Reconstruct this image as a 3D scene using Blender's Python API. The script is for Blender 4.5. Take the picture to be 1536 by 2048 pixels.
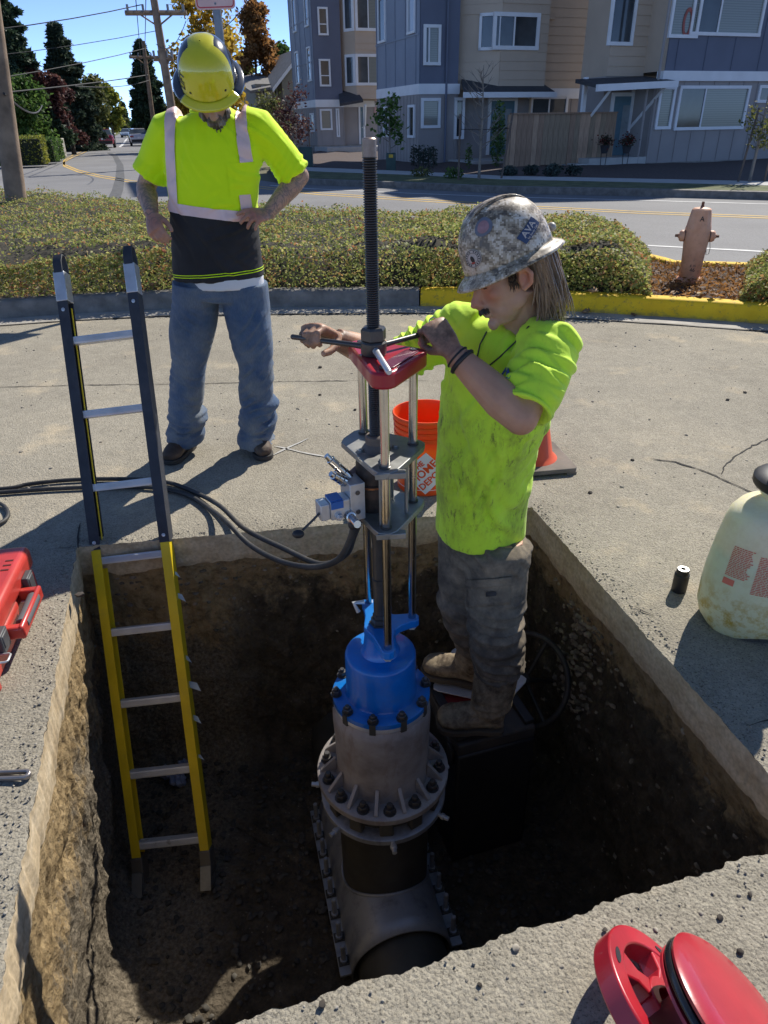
import bpy, bmesh, math, random
import numpy as np
from mathutils import Vector, Matrix, noise
random.seed(7); RNG = np.random.default_rng(11)
for o in list(bpy.data.objects): bpy.data.objects.remove(o, do_unlink=True)
SC = bpy.context.scene; COL = SC.collection
V = Vector; R = math.radians; PI = math.pi
# ------------------------------------------------------------------ camera
PW, PH, FPX, CH = 1536.0, 2048.0, 1400.0, 1.5
PITCH, ROLL = R(29.0), -0.0165
_f = V((0, math.cos(PITCH), -math.sin(PITCH))); _u0 = V((0, math.sin(PITCH), math.cos(PITCH))); _r0 = V((1, 0, 0))
_r = _r0*math.cos(ROLL) + _u0*math.sin(ROLL); _u = _u0*math.cos(ROLL) - _r0*math.sin(ROLL)
CAMP = V((0, 0, CH))
cam_data = bpy.data.cameras.new('camera'); cam = bpy.data.objects.new('camera', cam_data); COL.objects.link(cam)
cam_data.sensor_fit = 'HORIZONTAL'; cam_data.sensor_width = 36.0; cam_data.lens = FPX/PW*36.0
cam_data.clip_start = 0.05; cam_data.clip_end = 3000
cam.matrix_world = Matrix(((_r.x, _u.x, -_f.x, 0), (_r.y, _u.y, -_f.y, 0), (_r.z, _u.z, -_f.z, CH), (0, 0, 0, 1)))
SC.camera = cam
def ray(x, y): return _f + _r*((x-PW/2)/FPX) - _u*((y-PH/2)/FPX)
def atz(x, y, z=0.0): d = ray(x, y); return CAMP + d*((z-CH)/d.z)
def atY(x, y, Y): d = ray(x, y); return CAMP + d*(Y/d.y)
def onplane(x, y, p, n): d = ray(x, y); return CAMP + d*((p-CAMP).dot(n)/d.dot(n))
# ------------------------------------------------------------------ sky, sun, exposure
SUN_AZ, SUN_EL = R(33.5), R(42.5)
world = bpy.data.worlds.new('World'); SC.world = world; world.use_nodes = True
wn = world.node_tree.nodes; wl = world.node_tree.links; wn.clear()
wo = wn.new('ShaderNodeOutputWorld'); wb = wn.new('ShaderNodeBackground'); ws = wn.new('ShaderNodeTexSky')
ws.sky_type = 'NISHITA'; ws.sun_disc = False; ws.sun_elevation = SUN_EL; ws.sun_rotation = SUN_AZ
ws.altitude = 60; ws.air_density = 0.25; ws.dust_density = 0.0; ws.ozone_density = 2.0
wb.inputs['Strength'].default_value = 0.15
wl.new(ws.outputs[0], wb.inputs[0]); wl.new(wb.outputs[0], wo.inputs[0])
sun_data = bpy.data.lights.new('sun', 'SUN'); sun = bpy.data.objects.new('sun', sun_data); COL.objects.link(sun)
sun_data.energy = 3.0; sun_data.angle = R(0.53); sun_data.color = (1.0, 0.95, 0.86)
sdir = V((math.sin(SUN_AZ)*math.cos(SUN_EL), math.cos(SUN_AZ)*math.cos(SUN_EL), math.sin(SUN_EL)))
sun.rotation_euler = sdir.to_track_quat('Z', 'Y').to_euler(); sun.location = (20, 30, 30)
SC.view_settings.view_transform = 'Standard'; SC.view_settings.look = 'None'
SC.view_settings.exposure = 1.02; SC.view_settings.gamma = 1.0; SC.view_settings.use_curve_mapping = False
# ------------------------------------------------------------------ mesh helpers
def np3(p): return np.array(p, dtype=float)
class MB:
    def __init__(s): s.v = []; s.f = []
    def add(s, vs, fs, M=None):
        b = len(s.v)
        for p in vs:
            p = V(p)
            s.v.append(tuple(M @ p) if M is not None else tuple(p))
        for f in fs: s.f.append(tuple(i+b for i in f))
        return s
    def box(s, c, d, M=None):
        x, y, z = c; a, b, h = d[0]/2, d[1]/2, d[2]/2
        vs = [(x+i*a, y+j*b, z+k*h) for k in (-1, 1) for j in (-1, 1) for i in (-1, 1)]
        return s.add(vs, [(0,2,3,1),(4,5,7,6),(0,1,5,4),(2,6,7,3),(0,4,6,2),(1,3,7,5)], M)
    def span(s, a, b, M=None):
        return s.box([(p+q)/2 for p, q in zip(a, b)], [abs(q-p) for p, q in zip(a, b)], M)
    def prism(s, poly, z0, z1, M=None):
        n = len(poly); vs = [(p[0], p[1], z0) for p in poly] + [(p[0], p[1], z1) for p in poly]
        fs = [tuple(reversed(range(n))), tuple(range(n, 2*n))] + [(i, (i+1) % n, n+(i+1) % n, n+i) for i in range(n)]
        return s.add(vs, fs, M)
    def ring_prism(s, outer, inner, z0, z1, M=None):
        n = len(outer); vs = []
        for z in (z0, z1):
            vs += [(p[0], p[1], z) for p in outer] + [(p[0], p[1], z) for p in inner]
        fs = []
        for i in range(n):
            j = (i+1) % n
            fs += [(i, j, 2*n+j, 2*n+i), (n+j, n+i, 3*n+i, 3*n+j), (i, n+i, n+j, j), (2*n+i, 2*n+j, 3*n+j, 3*n+i)]
        return s.add(vs, fs, M)
    def lathe(s, prof, n=32, M=None, cap=True, a0=0.0, sq=None):
        vs = []; fs = []; m = len(prof)
        for (r, z) in prof:
            for i in range(n):
                t = a0 + 2*PI*i/n; c, q = math.cos(t), math.sin(t)
                if sq:
                    e = sq; k = (abs(c)**e + abs(q)**e)**(-1.0/e); c *= k; q *= k
                vs.append((r*c, r*q, z))
        for k in range(m-1):
            for i in range(n):
                j = (i+1) % n; fs.append((k*n+i, k*n+j, (k+1)*n+j, (k+1)*n+i))
        if cap:
            fs.append(tuple(reversed(range(n)))); fs.append(tuple(range((m-1)*n, m*n)))
        return s.add(vs, fs, M)
    def cyl(s, a, b, r, n=16, r2=None):
        a = V(a); b = V(b); d = b-a
        M = Matrix.Translation(a) @ d.to_track_quat('Z', 'Y').to_matrix().to_4x4()
        return s.lathe([(r, 0), (r if r2 is None else r2, d.length)], n, M)
    def ell(s, c, rad, M=None, n=16, m=10):
        prof = [(max(1e-4, math.sin(PI*k/m)), -math.cos(PI*k/m)) for k in range(m+1)]
        T = Matrix.Translation(V(c)) @ Matrix.Diagonal((rad[0], rad[1], rad[2], 1))
        if M is not None: T = M @ T
        return s.lathe(prof, n, T)
    def tube(s, pts, rad, n=10, ref=None, sq=None, closed=False):
        """rad: number, list of numbers or list of (a,b): a along the ref side axis, b along the other."""
        pts = [V(p) for p in pts]; m = len(pts)
        if not isinstance(rad, (list, tuple)): rad = [rad]*m
        tang = []
        for i in range(m):
            if closed: d = pts[(i+1) % m]-pts[i-1]
            else: d = pts[min(i+1, m-1)]-pts[max(i-1, 0)]
            tang.append(d.normalized() if d.length > 1e-9 else V((0, 0, 1)))
        if ref is not None: x = V(ref[0]) if isinstance(ref, list) else V(ref)
        else: x = V((0, 0, 1)) if abs(tang[0].z) < .9 else V((1, 0, 0))
        vs = []; fs = []
        for i in range(m):
            t = tang[i]; q = (V(ref[i]) if isinstance(ref, list) else V(ref)) if ref is not None else x; q = q - t*q.dot(t)
            if q.length < 1e-6: q = t.orthogonal()
            q.normalize(); w = t.cross(q); x = q if ref is None else x
            a, b = rad[i] if isinstance(rad[i], (list, tuple)) else (rad[i], rad[i])
            for k in range(n):
                th = 2*PI*k/n; c, sn = math.cos(th), math.sin(th)
                if sq:
                    kk = (abs(c)**sq + abs(sn)**sq)**(-1.0/sq); c *= kk; sn *= kk
                vs.append(pts[i] + q*(a*c) + w*(b*sn))
        for i in range(m if closed else m-1):
            j = (i+1) % m
            for k in range(n):
                l = (k+1) % n; fs.append((i*n+k, i*n+l, j*n+l, j*n+k))
        if not closed:
            fs.append(tuple(reversed(range(n)))); fs.append(tuple(range((m-1)*n, m*n)))
        return s.add(vs, fs)
    def hexbolt(s, M, r=.018, h=.016, stud=.03, sr=.01, washer=True):
        if washer: s.lathe([(r*1.25, 0), (r*1.25, .003)], 14, M)
        s.lathe([(r*.96, .003), (r, .005), (r, h-.002), (r*.9, h)], 6, M)
        s.lathe([(sr, h), (sr, h+stud-.003), (sr*.8, h+stud)], 10, M)
        return s
    def mesh(s, name='m', off=None):
        me = bpy.data.meshes.new(name)
        vs = s.v if off is None else [(p[0]-off[0], p[1]-off[1], p[2]-off[2]) for p in s.v]
        me.from_pydata(vs, [], s.f); me.update(); return me
def np_mesh(name, verts, faces):
    me = bpy.data.meshes.new(name); verts = np.asarray(verts, dtype=np.float32); faces = np.asarray(faces, dtype=np.int32)
    me.vertices.add(len(verts)); me.vertices.foreach_set('co', verts.ravel())
    k = faces.shape[1]; me.loops.add(faces.size); me.loops.foreach_set('vertex_index', faces.ravel())
    me.polygons.add(len(faces)); me.polygons.foreach_set('loop_start', np.arange(0, faces.size, k, dtype=np.int32))
    me.update(calc_edges=True); me.validate(); return me
WORLD = {}
def tag(o, label=None, cat=None, group=None, kind=None):
    if label: o['label'] = label
    if cat: o['category'] = cat
    if group: o['group'] = group
    if kind: o['kind'] = kind
    return o
def thing(name, label, cat, loc=(0, 0, 0), rotz=0, group=None):
    o = bpy.data.objects.new(name, None); COL.objects.link(o); o.location = loc; o.rotation_euler = (0, 0, rotz)
    o.empty_display_size = .1; WORLD[o] = V(loc); return tag(o, label, cat, group)
def link(name, me, m=None, parent=None, mat4=None):
    o = bpy.data.objects.new(name, me); COL.objects.link(o)
    if m is not None and len(me.materials) == 0: me.materials.append(m)
    if parent is not None: o.parent = parent
    if mat4 is not None: o.matrix_local = mat4
    return o
def obj(name, mb, m, parent=None, smooth=35, bevel=0.0, local=False, label=None, cat=None, group=None, kind=None, origin=None, seg=2):
    """mb in world coordinates (unless local); a child is stored relative to its thing's base."""
    off = V((0, 0, 0))
    if parent is not None and not local: off = WORLD.get(parent, V((0, 0, 0)))
    if parent is None and origin is not None: off = V(origin)
    me = mb.mesh(name, off) if isinstance(mb, MB) else mb
    if not isinstance(mb, MB) and off.length > 0: me.transform(Matrix.Translation(-off))
    if smooth:
        me.shade_smooth(); me.set_sharp_from_angle(angle=R(smooth))
    o = link(name, me, m, parent)
    if parent is None and origin is not None: o.location = off
    WORLD[o] = off
    if bevel:
        b = o.modifiers.new('bevel', 'BEVEL'); b.width = bevel; b.segments = seg; b.limit_method = 'ANGLE'; b.angle_limit = R(40)
    return tag(o, label, cat, group, kind)
def copy_tree(o, parent=None, off=None):
    c = o.copy(); COL.objects.link(c)
    if parent is not None: c.parent = parent
    for ch in o.children: copy_tree(ch, c)
    return c
def remesh(mb, voxel, smooth=4, name='r', factor=.5):
    me = mb.mesh('tmp') if isinstance(mb, MB) else mb
    o = bpy.data.objects.new('tmp', me); COL.objects.link(o)
    md = o.modifiers.new('r', 'REMESH'); md.mode = 'VOXEL'; md.voxel_size = voxel; md.adaptivity = 0
    if smooth:
        s = o.modifiers.new('s', 'SMOOTH'); s.factor = factor; s.iterations = smooth
    dg = bpy.context.evaluated_depsgraph_get(); dg.update()
    out = bpy.data.meshes.new_from_object(o.evaluated_get(dg)); out.name = name
    bpy.data.objects.remove(o); bpy.data.meshes.remove(me); return out
def get_co(me):
    a = np.empty(len(me.vertices)*3, np.float32); me.vertices.foreach_get('co', a); return a.reshape(-1, 3)
def get_no(me):
    a = np.empty(len(me.vertices)*3, np.float32); me.vertices.foreach_get('normal', a); return a.reshape(-1, 3)
def set_co(me, co): me.vertices.foreach_set('co', np.ascontiguousarray(co, np.float32).ravel()); me.update()
def vnoise(co, scale, seed=0.0):
    return np.array([noise.noise(V((p[0]*scale+seed, p[1]*scale-seed, p[2]*scale+2*seed))) for p in co])
def folds(me, fl, base=0.0, bscale=8.0, seed=0.0):
    """push cloth folds into a mesh: fl = (centre, radius, direction across the folds, wavelength, height)."""
    co = get_co(me).astype(float); no = get_no(me); d = np.zeros(len(co)); w = vnoise(co, 5.0, seed+3); m = vnoise(co, 11.0, seed+8)
    if base: d += base*vnoise(co, bscale, seed)
    for (c, rad, dr, wl_, amp) in fl:
        q = co-np3(c); dr = np3(dr); dr = dr/np.linalg.norm(dr)
        g = np.exp(-(q*q).sum(1)/(rad*rad)); ph = (q@dr)/wl_ + w*1.3
        d += amp*g*(.40*np.sin(2*PI*ph)-.75*np.exp(-(np.sin(PI*ph)/.38)**2)+.15)*np.clip(m*1.7+.6, 0, 1.1)*1.75
    set_co(me, co+no*d[:, None])
def cut(me, planes, name='cut', off=0.0, keep_normals=True):
    """the part of a mesh inside all half spaces (point, outward normal), pushed out by off."""
    bm = bmesh.new(); bm.from_mesh(me)
    for (p, n) in planes:
        bmesh.ops.bisect_plane(bm, geom=bm.verts[:]+bm.edges[:]+bm.faces[:], plane_co=V(p), plane_no=V(n), clear_outer=True, dist=1e-6)
    bm.normal_update()
    if off:
        mv = [(v, v.normal.copy()) for v in bm.verts]
        for v, n in mv: v.co += n*off
    out = bpy.data.meshes.new(name); bm.to_mesh(out); bm.free(); return out
def solid(o, t, offset=-1):
    s = o.modifiers.new('thick', 'SOLIDIFY'); s.thickness = t; s.offset = offset; return o
def text_mesh(body, size, depth=.0006, name='lettering', bold=0.0, align='CENTER'):
    cu = bpy.data.curves.new('t', 'FONT'); cu.body = body; cu.size = size; cu.extrude = depth; cu.offset = bold
    cu.align_x = align; cu.align_y = 'CENTER'; cu.resolution_u = 3
    o = bpy.data.objects.new('t', cu); COL.objects.link(o); dg = bpy.context.evaluated_depsgraph_get(); dg.update()
    me = bpy.data.meshes.new_from_object(o.evaluated_get(dg)); me.name = name
    bpy.data.objects.remove(o); bpy.data.curves.remove(cu); return me
def frame(o, x, y, z):
    """matrix with columns x,y,z and origin o."""
    x, y, z, o = V(x), V(y), V(z), V(o)
    return Matrix(((x.x, y.x, z.x, o.x), (x.y, y.y, z.y, o.y), (x.z, y.z, z.z, o.z), (0, 0, 0, 1)))
# ------------------------------------------------------------------ materials
class NT:
    def __init__(s, name):
        s.m = bpy.data.materials.new(name); s.m.use_nodes = True; s.t = s.m.node_tree; s.n = s.t.nodes; s.l = s.t.links
        s.b = s.n['Principled BSDF']; s.co = s.n.new('ShaderNodeTexCoord').outputs['Object']
    def node(s, typ, **kw):
        n = s.n.new(typ)
        for k, v in kw.items(): setattr(n, k, v)
        return n
    def noise(s, scale, detail=4, rough=.55, co=None, dist=0, stretch=None):
        n = s.n.new('ShaderNodeTexNoise'); n.inputs['Scale'].default_value = scale; n.inputs['Detail'].default_value = detail
        n.inputs['Roughness'].default_value = rough; n.inputs['Distortion'].default_value = dist
        c = s.co if co is None else co
        if stretch:
            mp = s.n.new('ShaderNodeMapping'); mp.inputs['Scale'].default_value = stretch; s.l.new(c, mp.inputs[0]); c = mp.outputs[0]
        s.l.new(c, n.inputs['Vector']); return n.outputs['Fac']
    def voro(s, scale, feature='F1', out='Distance', co=None, rand=1.0):
        n = s.n.new('ShaderNodeTexVoronoi'); n.feature = feature; n.inputs['Scale'].default_value = scale
        n.inputs['Randomness'].default_value = rand
        s.l.new(s.co if co is None else co, n.inputs['Vector']); return n.outputs[out]
    def ramp(s, fac, stops, const=False):
        n = s.n.new('ShaderNodeValToRGB'); e = n.color_ramp.elements
        if const: n.color_ramp.interpolation = 'CONSTANT'
        while len(e) < len(stops): e.new(.5)
        for k, (p, c) in enumerate(stops):
            e[k].position = p; e[k].color = (c, c, c, 1) if isinstance(c, (int, float)) else (*c, 1)
        s.l.new(fac, n.inputs[0]); return n.outputs[0]
    def mix(s, fac, a, b, mode='MIX'):
        n = s.n.new('ShaderNodeMix'); n.data_type = 'RGBA'; n.blend_type = mode
        for sock, val in ((n.inputs[0], fac), (n.inputs[6], a), (n.inputs[7], b)):
            if isinstance(val, (int, float)): sock.default_value = val
            elif isinstance(val, tuple): sock.default_value = (*val, 1)
            else: s.l.new(val, sock)
        return n.outputs[2]
    def math(s, op, a, b=None):
        n = s.n.new('ShaderNodeMath'); n.operation = op
        for k, val in enumerate((a, b)):
            if val is None: continue
            if isinstance(val, (int, float)): n.inputs[k].default_value = val
            else: s.l.new(val, n.inputs[k])
        return n.outputs[0]
    def col(s, c):
        if isinstance(c, tuple): s.b.inputs['Base Color'].default_value = (*c, 1)
        else: s.l.new(c, s.b.inputs['Base Color'])
        return s
    def set(s, rough=None, metal=None, spec=None, sheen=None, coat=None, sss=None, trans=None):
        for k, v in (('Roughness', rough), ('Metallic', metal), ('Specular IOR Level', spec), ('Sheen Weight', sheen), ('Coat Weight', coat), ('Transmission Weight', trans)):
            if v is None: continue
            if isinstance(v, (int, float)): s.b.inputs[k].default_value = v
            else: s.l.new(v, s.b.inputs[k])
        if sss:
            s.b.inputs['Subsurface Weight'].default_value = sss[0]; s.b.inputs['Subsurface Radius'].default_value = sss[1]; s.b.inputs['Subsurface Scale'].default_value = sss[2]
        return s
    def bump(s, h, strength=.4, dist=.004):
        n = s.n.new('ShaderNodeBump'); n.inputs['Strength'].default_value = strength; n.inputs['Distance'].default_value = dist
        s.l.new(h, n.inputs['Height'])
        prev = s.b.inputs['Normal'].links
        if prev: s.l.new(prev[0].from_socket, n.inputs['Normal'])
        s.l.new(n.outputs[0], s.b.inputs['Normal']); return s
    def attr(s, name):
        n = s.n.new('ShaderNodeAttribute'); n.attribute_name = name; return n.outputs['Fac']
    def sep(s, co=None):
        n = s.n.new('ShaderNodeSeparateXYZ'); s.l.new(s.co if co is None else co, n.inputs[0]); return n.outputs
_mc = {}
def plain(name, c, rough=.6, metal=0.0, var=.18, vs=6.0, bump=0.0, bs=60.0, grime=0.0, gcol=(.05, .045, .04), gs=9.0, spec=.5, coat=0.0):
    """everyday material: base colour with slow variation, fine bump and patchy grime."""
    if name in _mc: return _mc[name]
    t = NT(name); a = tuple(min(1, x*(1+var)) for x in c); b = tuple(x*(1-var) for x in c)
    col = t.ramp(t.noise(vs, 5), [(.3, b), (.7, a)])
    if grime: col = t.mix(t.math('MULTIPLY', t.ramp(t.noise(gs, 8, .7), [(.5, 0.0), (.72, 1.0)]), grime), col, gcol)
    t.col(col); t.set(t.math('ADD', t.math('MULTIPLY', t.noise(vs*3, 4), .25), rough-.12), metal, spec, coat=coat)
    if bump: t.bump(t.noise(bs, 6, .6), bump, .003)
    _mc[name] = t.m; return t.m
# ================================================================== ground materials
def mat_concrete():
    t = NT('weathered concrete')
    big = t.ramp(t.noise(.9, 6, .6), [(.3, (.285, .27, .24)), (.52, (.345, .33, .295)), (.75, (.41, .385, .335))])
    mid = t.mix(.55, big, t.ramp(t.noise(9, 6, .65), [(.25, (.60, .585, .55)), (.75, (1.0, .98, .94))]), 'MULTIPLY')
    spk = t.ramp(t.noise(150, 3, .6), [(.32, 0.35), (.46, 1.0)])
    agg = t.ramp(t.voro(95, out='Color'), [(.15, .62), (.85, 1.0)])
    c = t.mix(1.0, mid, spk, 'MULTIPLY'); c = t.mix(.55, c, agg, 'MULTIPLY'); c = t.mix(1.0, c, t.ramp(t.noise(330, 3, .7), [(.30, .25), (.42, 1.0)]), 'MULTIPLY')
    light = t.ramp(t.noise(2.3, 7, .65), [(.56, 0.0), (.74, .55)]); c = t.mix(light, c, (.52, .44, .32))
    vt = t.voro(.55, 'DISTANCE_TO_EDGE', co=t.node('ShaderNodeVectorMath', operation='ADD').outputs[0])
    t.col(t.mix(1.0, c, (1.27, 1.21, 1.09), 'MULTIPLY')); t.set(.92, 0, .25)
    t.bump(t.math('SUBTRACT', 1.0, t.voro(120)), .55, .005); t.bump(t.noise(240, 5, .75), .7, .004); t.bump(t.noise(18, 5), .35, .006)
    return t.m
def mat_asphalt():
    t = NT('worn asphalt')
    c = t.ramp(t.noise(.35, 6, .6), [(.3, (.20, .195, .195)), (.7, (.265, .26, .255))])
    c = t.mix(.6, c, t.ramp(t.noise(60, 3), [(.3, .6), (.7, 1.15)]), 'MULTIPLY')
    t.col(c); t.set(.85, 0, .3); t.bump(t.noise(90, 4, .7), .4, .006); return t.m
def mat_earth():
    t = NT('dug earth')
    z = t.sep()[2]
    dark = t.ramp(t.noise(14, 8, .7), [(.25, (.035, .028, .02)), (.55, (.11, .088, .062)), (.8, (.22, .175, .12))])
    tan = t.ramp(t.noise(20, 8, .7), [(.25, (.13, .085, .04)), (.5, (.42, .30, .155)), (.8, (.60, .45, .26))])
    left = t.ramp(t.math('ADD', t.math('ADD', t.sep()[0], 1.5), t.math('MULTIPLY', t.noise(3, 3), .1)), [(.78, 1.0), (.95, 0.0)])      # left wall paler: the sunlight on it is painted into the earth colour
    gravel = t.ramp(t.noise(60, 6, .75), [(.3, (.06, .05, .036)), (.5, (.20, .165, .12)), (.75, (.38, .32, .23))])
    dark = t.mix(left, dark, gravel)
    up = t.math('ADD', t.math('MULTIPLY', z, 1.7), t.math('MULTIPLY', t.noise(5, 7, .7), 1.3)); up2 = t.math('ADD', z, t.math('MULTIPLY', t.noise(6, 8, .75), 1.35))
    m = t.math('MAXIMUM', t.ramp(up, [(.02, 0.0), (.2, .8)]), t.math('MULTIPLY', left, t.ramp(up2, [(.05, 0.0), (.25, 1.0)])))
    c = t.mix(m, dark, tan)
    peb = t.ramp(t.voro(46), [(.10, 1.0), (.2, 0.0)]); pm = t.math('MULTIPLY', peb, t.ramp(t.noise(7, 4), [(.48, 0.0), (.6, .8)]))
    c = t.mix(pm, c, t.ramp(t.voro(46, out='Color'), [(.2, (.14, .11, .08)), (.8, (.38, .33, .25))]))
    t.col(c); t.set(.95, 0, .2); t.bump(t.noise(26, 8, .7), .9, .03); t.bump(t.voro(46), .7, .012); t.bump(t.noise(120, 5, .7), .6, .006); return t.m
def mat_cutface():
    t = NT('sawn concrete edge')
    c = t.ramp(t.noise(7, 6, .6, stretch=(1, 1, 3)), [(.25, (.42, .31, .18)), (.5, (.56, .44, .28)), (.75, (.66, .54, .37))])
    c = t.mix(.6, c, t.ramp(t.noise(70, 4), [(.3, .55), (.65, 1.1)]), 'MULTIPLY')
    t.col(c); t.set(.9, 0, .25); t.bump(t.noise(40, 6, .7), .5, .006); return t.m
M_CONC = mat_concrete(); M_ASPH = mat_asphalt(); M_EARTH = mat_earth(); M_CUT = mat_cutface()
M_GUT = plain('pale gutter concrete', (.40, .37, .32), .9, var=.2, vs=5, bump=.5, bs=130, grime=.5, gcol=(.2, .18, .15))
M_KERB = plain('old grey kerb concrete', (.20, .185, .165), .9, var=.35, vs=6, bump=.6, bs=70, grime=.75, gcol=(.11, .105, .095))
def mat_yellowkerb():
    t = NT('chipped yellow kerb paint')
    y = t.ramp(t.noise(5, 6, .6), [(.3, (.76, .46, .012)), (.7, (.90, .60, .02))])
    m = t.math('MULTIPLY', t.ramp(t.noise(16, 9, .75), [(.54, 0.0), (.66, 1.0)]), .75)
    c = t.mix(m, y, (.24, .17, .06)); z = t.sep()[2]
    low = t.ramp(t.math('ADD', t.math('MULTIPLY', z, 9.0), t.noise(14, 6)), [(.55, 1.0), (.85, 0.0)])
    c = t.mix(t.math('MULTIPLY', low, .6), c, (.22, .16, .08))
    t.col(c); t.set(.75, 0, .35); t.bump(t.noise(60, 6, .7), .4, .004); return t.m
M_YKERB = mat_yellowkerb()
M_SOIL = plain('bark mulch soil', (.075, .05, .04), .95, var=.5, vs=14, bump=1.0, bs=30)
M_GRASS = plain('short verge grass', (.10, .115, .04), .95, var=.45, vs=4, bump=1.0, bs=60, grime=.6, gcol=(.17, .14, .07), gs=2)
M_SIDE = plain('pale sidewalk concrete', (.46, .45, .42), .9, var=.1, vs=3, bump=.2, bs=40)
M_WLINE = plain('white road paint', (.66, .65, .62), .8, var=.15, vs=6, grime=.45, gcol=(.3, .3, .3))
M_YLINE = plain('yellow road paint', (.62, .40, .09), .8, var=.15, vs=6, grime=.45, gcol=(.3, .27, .2))
# ================================================================== terrain, yard with the pit
GZ = -0.06
tm = MB(); B = 1800
for (x0, y0, x1, y1) in ((-B, -B, B, -2.0), (-B, 4.0, B, B), (-B, -2.0, -3.0, 4.0), (3.0, -2.0, B, 4.0)):
    tm.add([(x0, y0, GZ), (x1, y0, GZ), (x1, y1, GZ), (x0, y1, GZ)], [(0, 1, 2, 3)])
obj('ground', tm, plain('dry grass ground', (.13, .12, .06), .95, var=.4, vs=.3, bump=.5, bs=8), smooth=0, kind='structure')
KERB_PX = [(-700, 690), (-200, 655), (0, 639), (165, 628), (330, 620), (560, 616), (838, 614), (1000, 617), (1157, 625), (1340, 636), (1536, 650), (1800, 672), (2300, 715)]
KB = [atz(x, y, 0) for x, y in KERB_PX]
PIT = [V((-.73, .58)), V((1.04, 1.085)), V((.66, 2.735)), V((-1.265, 2.46))]
PC = V((-.05, 1.7))
def seg_hit(c, d, poly):
    best = None; n = len(poly)
    for i in range(n):
        a, b = poly[i], poly[(i+1) % n]; e = b-a; den = d.x*e.y-d.y*e.x
        if abs(den) < 1e-9: continue
        q = a-c; t = (q.x*e.y-q.y*e.x)/den; s_ = (q.x*d.y-q.y*d.x)/den
        if t > 0 and -1e-6 <= s_ <= 1+1e-6 and (best is None or t < best): best = t
    return best
outer = [V((p.x, p.y)) for p in KB] + [V((10.0, -5.0)), V((-10.0, -5.0))]
outer = [V((p.x, p.y)) for p in reversed(KB)] + [V((-10.0, -5.0)), V((10.0, -5.0))]
NA = 1000
# angles: even steps along the pit outline so that the cut edge is finely and evenly sampled
per = [(PIT[(i+1) % 4]-PIT[i]).length for i in range(4)]; tot = sum(per); dirs = []
for k in range(NA):
    s_ = tot*(k+.37)/NA; i = 0
    while s_ > per[i]: s_ -= per[i]; i += 1
    dirs.append(((PIT[i].lerp(PIT[(i+1) % 4], s_/per[i])-PC).normalized(), i))
def edge_noise(p, edge):
    rough_ = (1.0, .45, .5, .8)[edge]
    a = .009*noise.noise(V((p.x*9, p.y*9, 3.1)))+.009*noise.noise(V((p.x*28, p.y*28, 7.7)))+.006*noise.noise(V((p.x*75, p.y*75, 1.2)))
    return a*rough_
rings = []; pin = []
for d, e in dirs:
    t = seg_hit(PC, d, PIT); p = PC+d*t; t += edge_noise(p, e); pin.append((PC+d*t, t, e))
ym = MB(); vs = []; fr = [0, .012, .04, .1, .2, .4, .7, 1.0]
for fi, fq in enumerate(fr):
    for k, (d, e) in enumerate(dirs):
        t0 = pin[k][1]; t1 = seg_hit(PC, d, outer); p = PC+d*(t0+(t1-t0)*fq)
        z = 0.0
        if fi == 0: z = -.004-.006*abs(noise.noise(V((p.x*40, p.y*40, 2.0))))
        vs.append((p.x, p.y, z))
fs = []
for q in range(len(fr)-1):
    for k in range(NA):
        j = (k+1) % NA; fs.append((q*NA+k, q*NA+j, (q+1)*NA+j, (q+1)*NA+k)[::-1])
ym.add(vs, fs)
yard = obj('concrete_yard', ym, M_CONC, smooth=60, kind='structure')
# sawn slab edge
em = MB(); vs = []; zs = [0, -.04, -.08, -.12, -.15]
for qi, zz in enumerate(zs):
    for k, (d, e) in enumerate(dirs):
        p, t, _ = pin[k]; w = .004*noise.noise(V((p.x*20, p.y*20, zz*25)))
        thick = 1.0+.15*noise.noise(V((p.x*6, p.y*6, 9)))+.07*noise.noise(V((p.x*22, p.y*22, 4)))
        if e == 0: thick *= 1.2
        z = zz*thick if qi else vs[k][2] if False else -.004-.006*abs(noise.noise(V((p.x*40, p.y*40, 2.0))))
        q = PC+d*(t+w+(.006 if qi == len(zs)-1 else 0)); vs.append((q.x, q.y, z))
fs = [(q*NA+k, q*NA+(k+1) % NA, (q+1)*NA+(k+1) % NA, (q+1)*NA+k) for q in range(len(zs)-1) for k in range(NA)]
em.add(vs, fs); obj('slab_edge', em, M_CUT, yard, smooth=50)
# earth walls and floor of the pit
PD = -1.3
wm = MB(); vs = []; NR_ = 40
for q in range(NR_):
    zz = -.10 + (PD+.10)*q/(NR_-1)
    for k, (d, e) in enumerate(dirs):
        p, t, _ = pin[k]
        setb = (.16, .05, .05, .015)[e]
        grow = min(1, (-zz-.10)/.25)
        P3 = V((p.x, p.y, zz))
        w = .030*noise.noise(P3*5)+.018*noise.noise(P3*14+V((5, 5, 5)))+.016*noise.noise(P3*34)+.008*noise.noise(P3*80)
        slope = -.05*max(0, (-zz-.5)) if e in (1, 2) else 0
        foot = -.09*max(0, 1-(zz-PD)/.12)**2
        tt = t + .012 + (setb+w)*grow*(1 if e != 3 else 1) + slope + foot
        if e == 3: tt += .04*max(0, -zz-.25)
        r_ = PC+d*tt; vs.append((r_.x, r_.y, zz))
for q, fq in enumerate([.9, .75, .55, .35, .15, .02]):
    for k, (d, e) in enumerate(dirs):
        b = vs[(NR_-1)*NA+k]; x = PC.x+(b[0]-PC.x)*fq; y = PC.y+(b[1]-PC.y)*fq
        vs.append((x, y, PD+.02*noise.noise(V((x*6, y*6, 0)))+.012*noise.noise(V((x*20, y*20, 0)))))
nq = NR_+6
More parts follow.
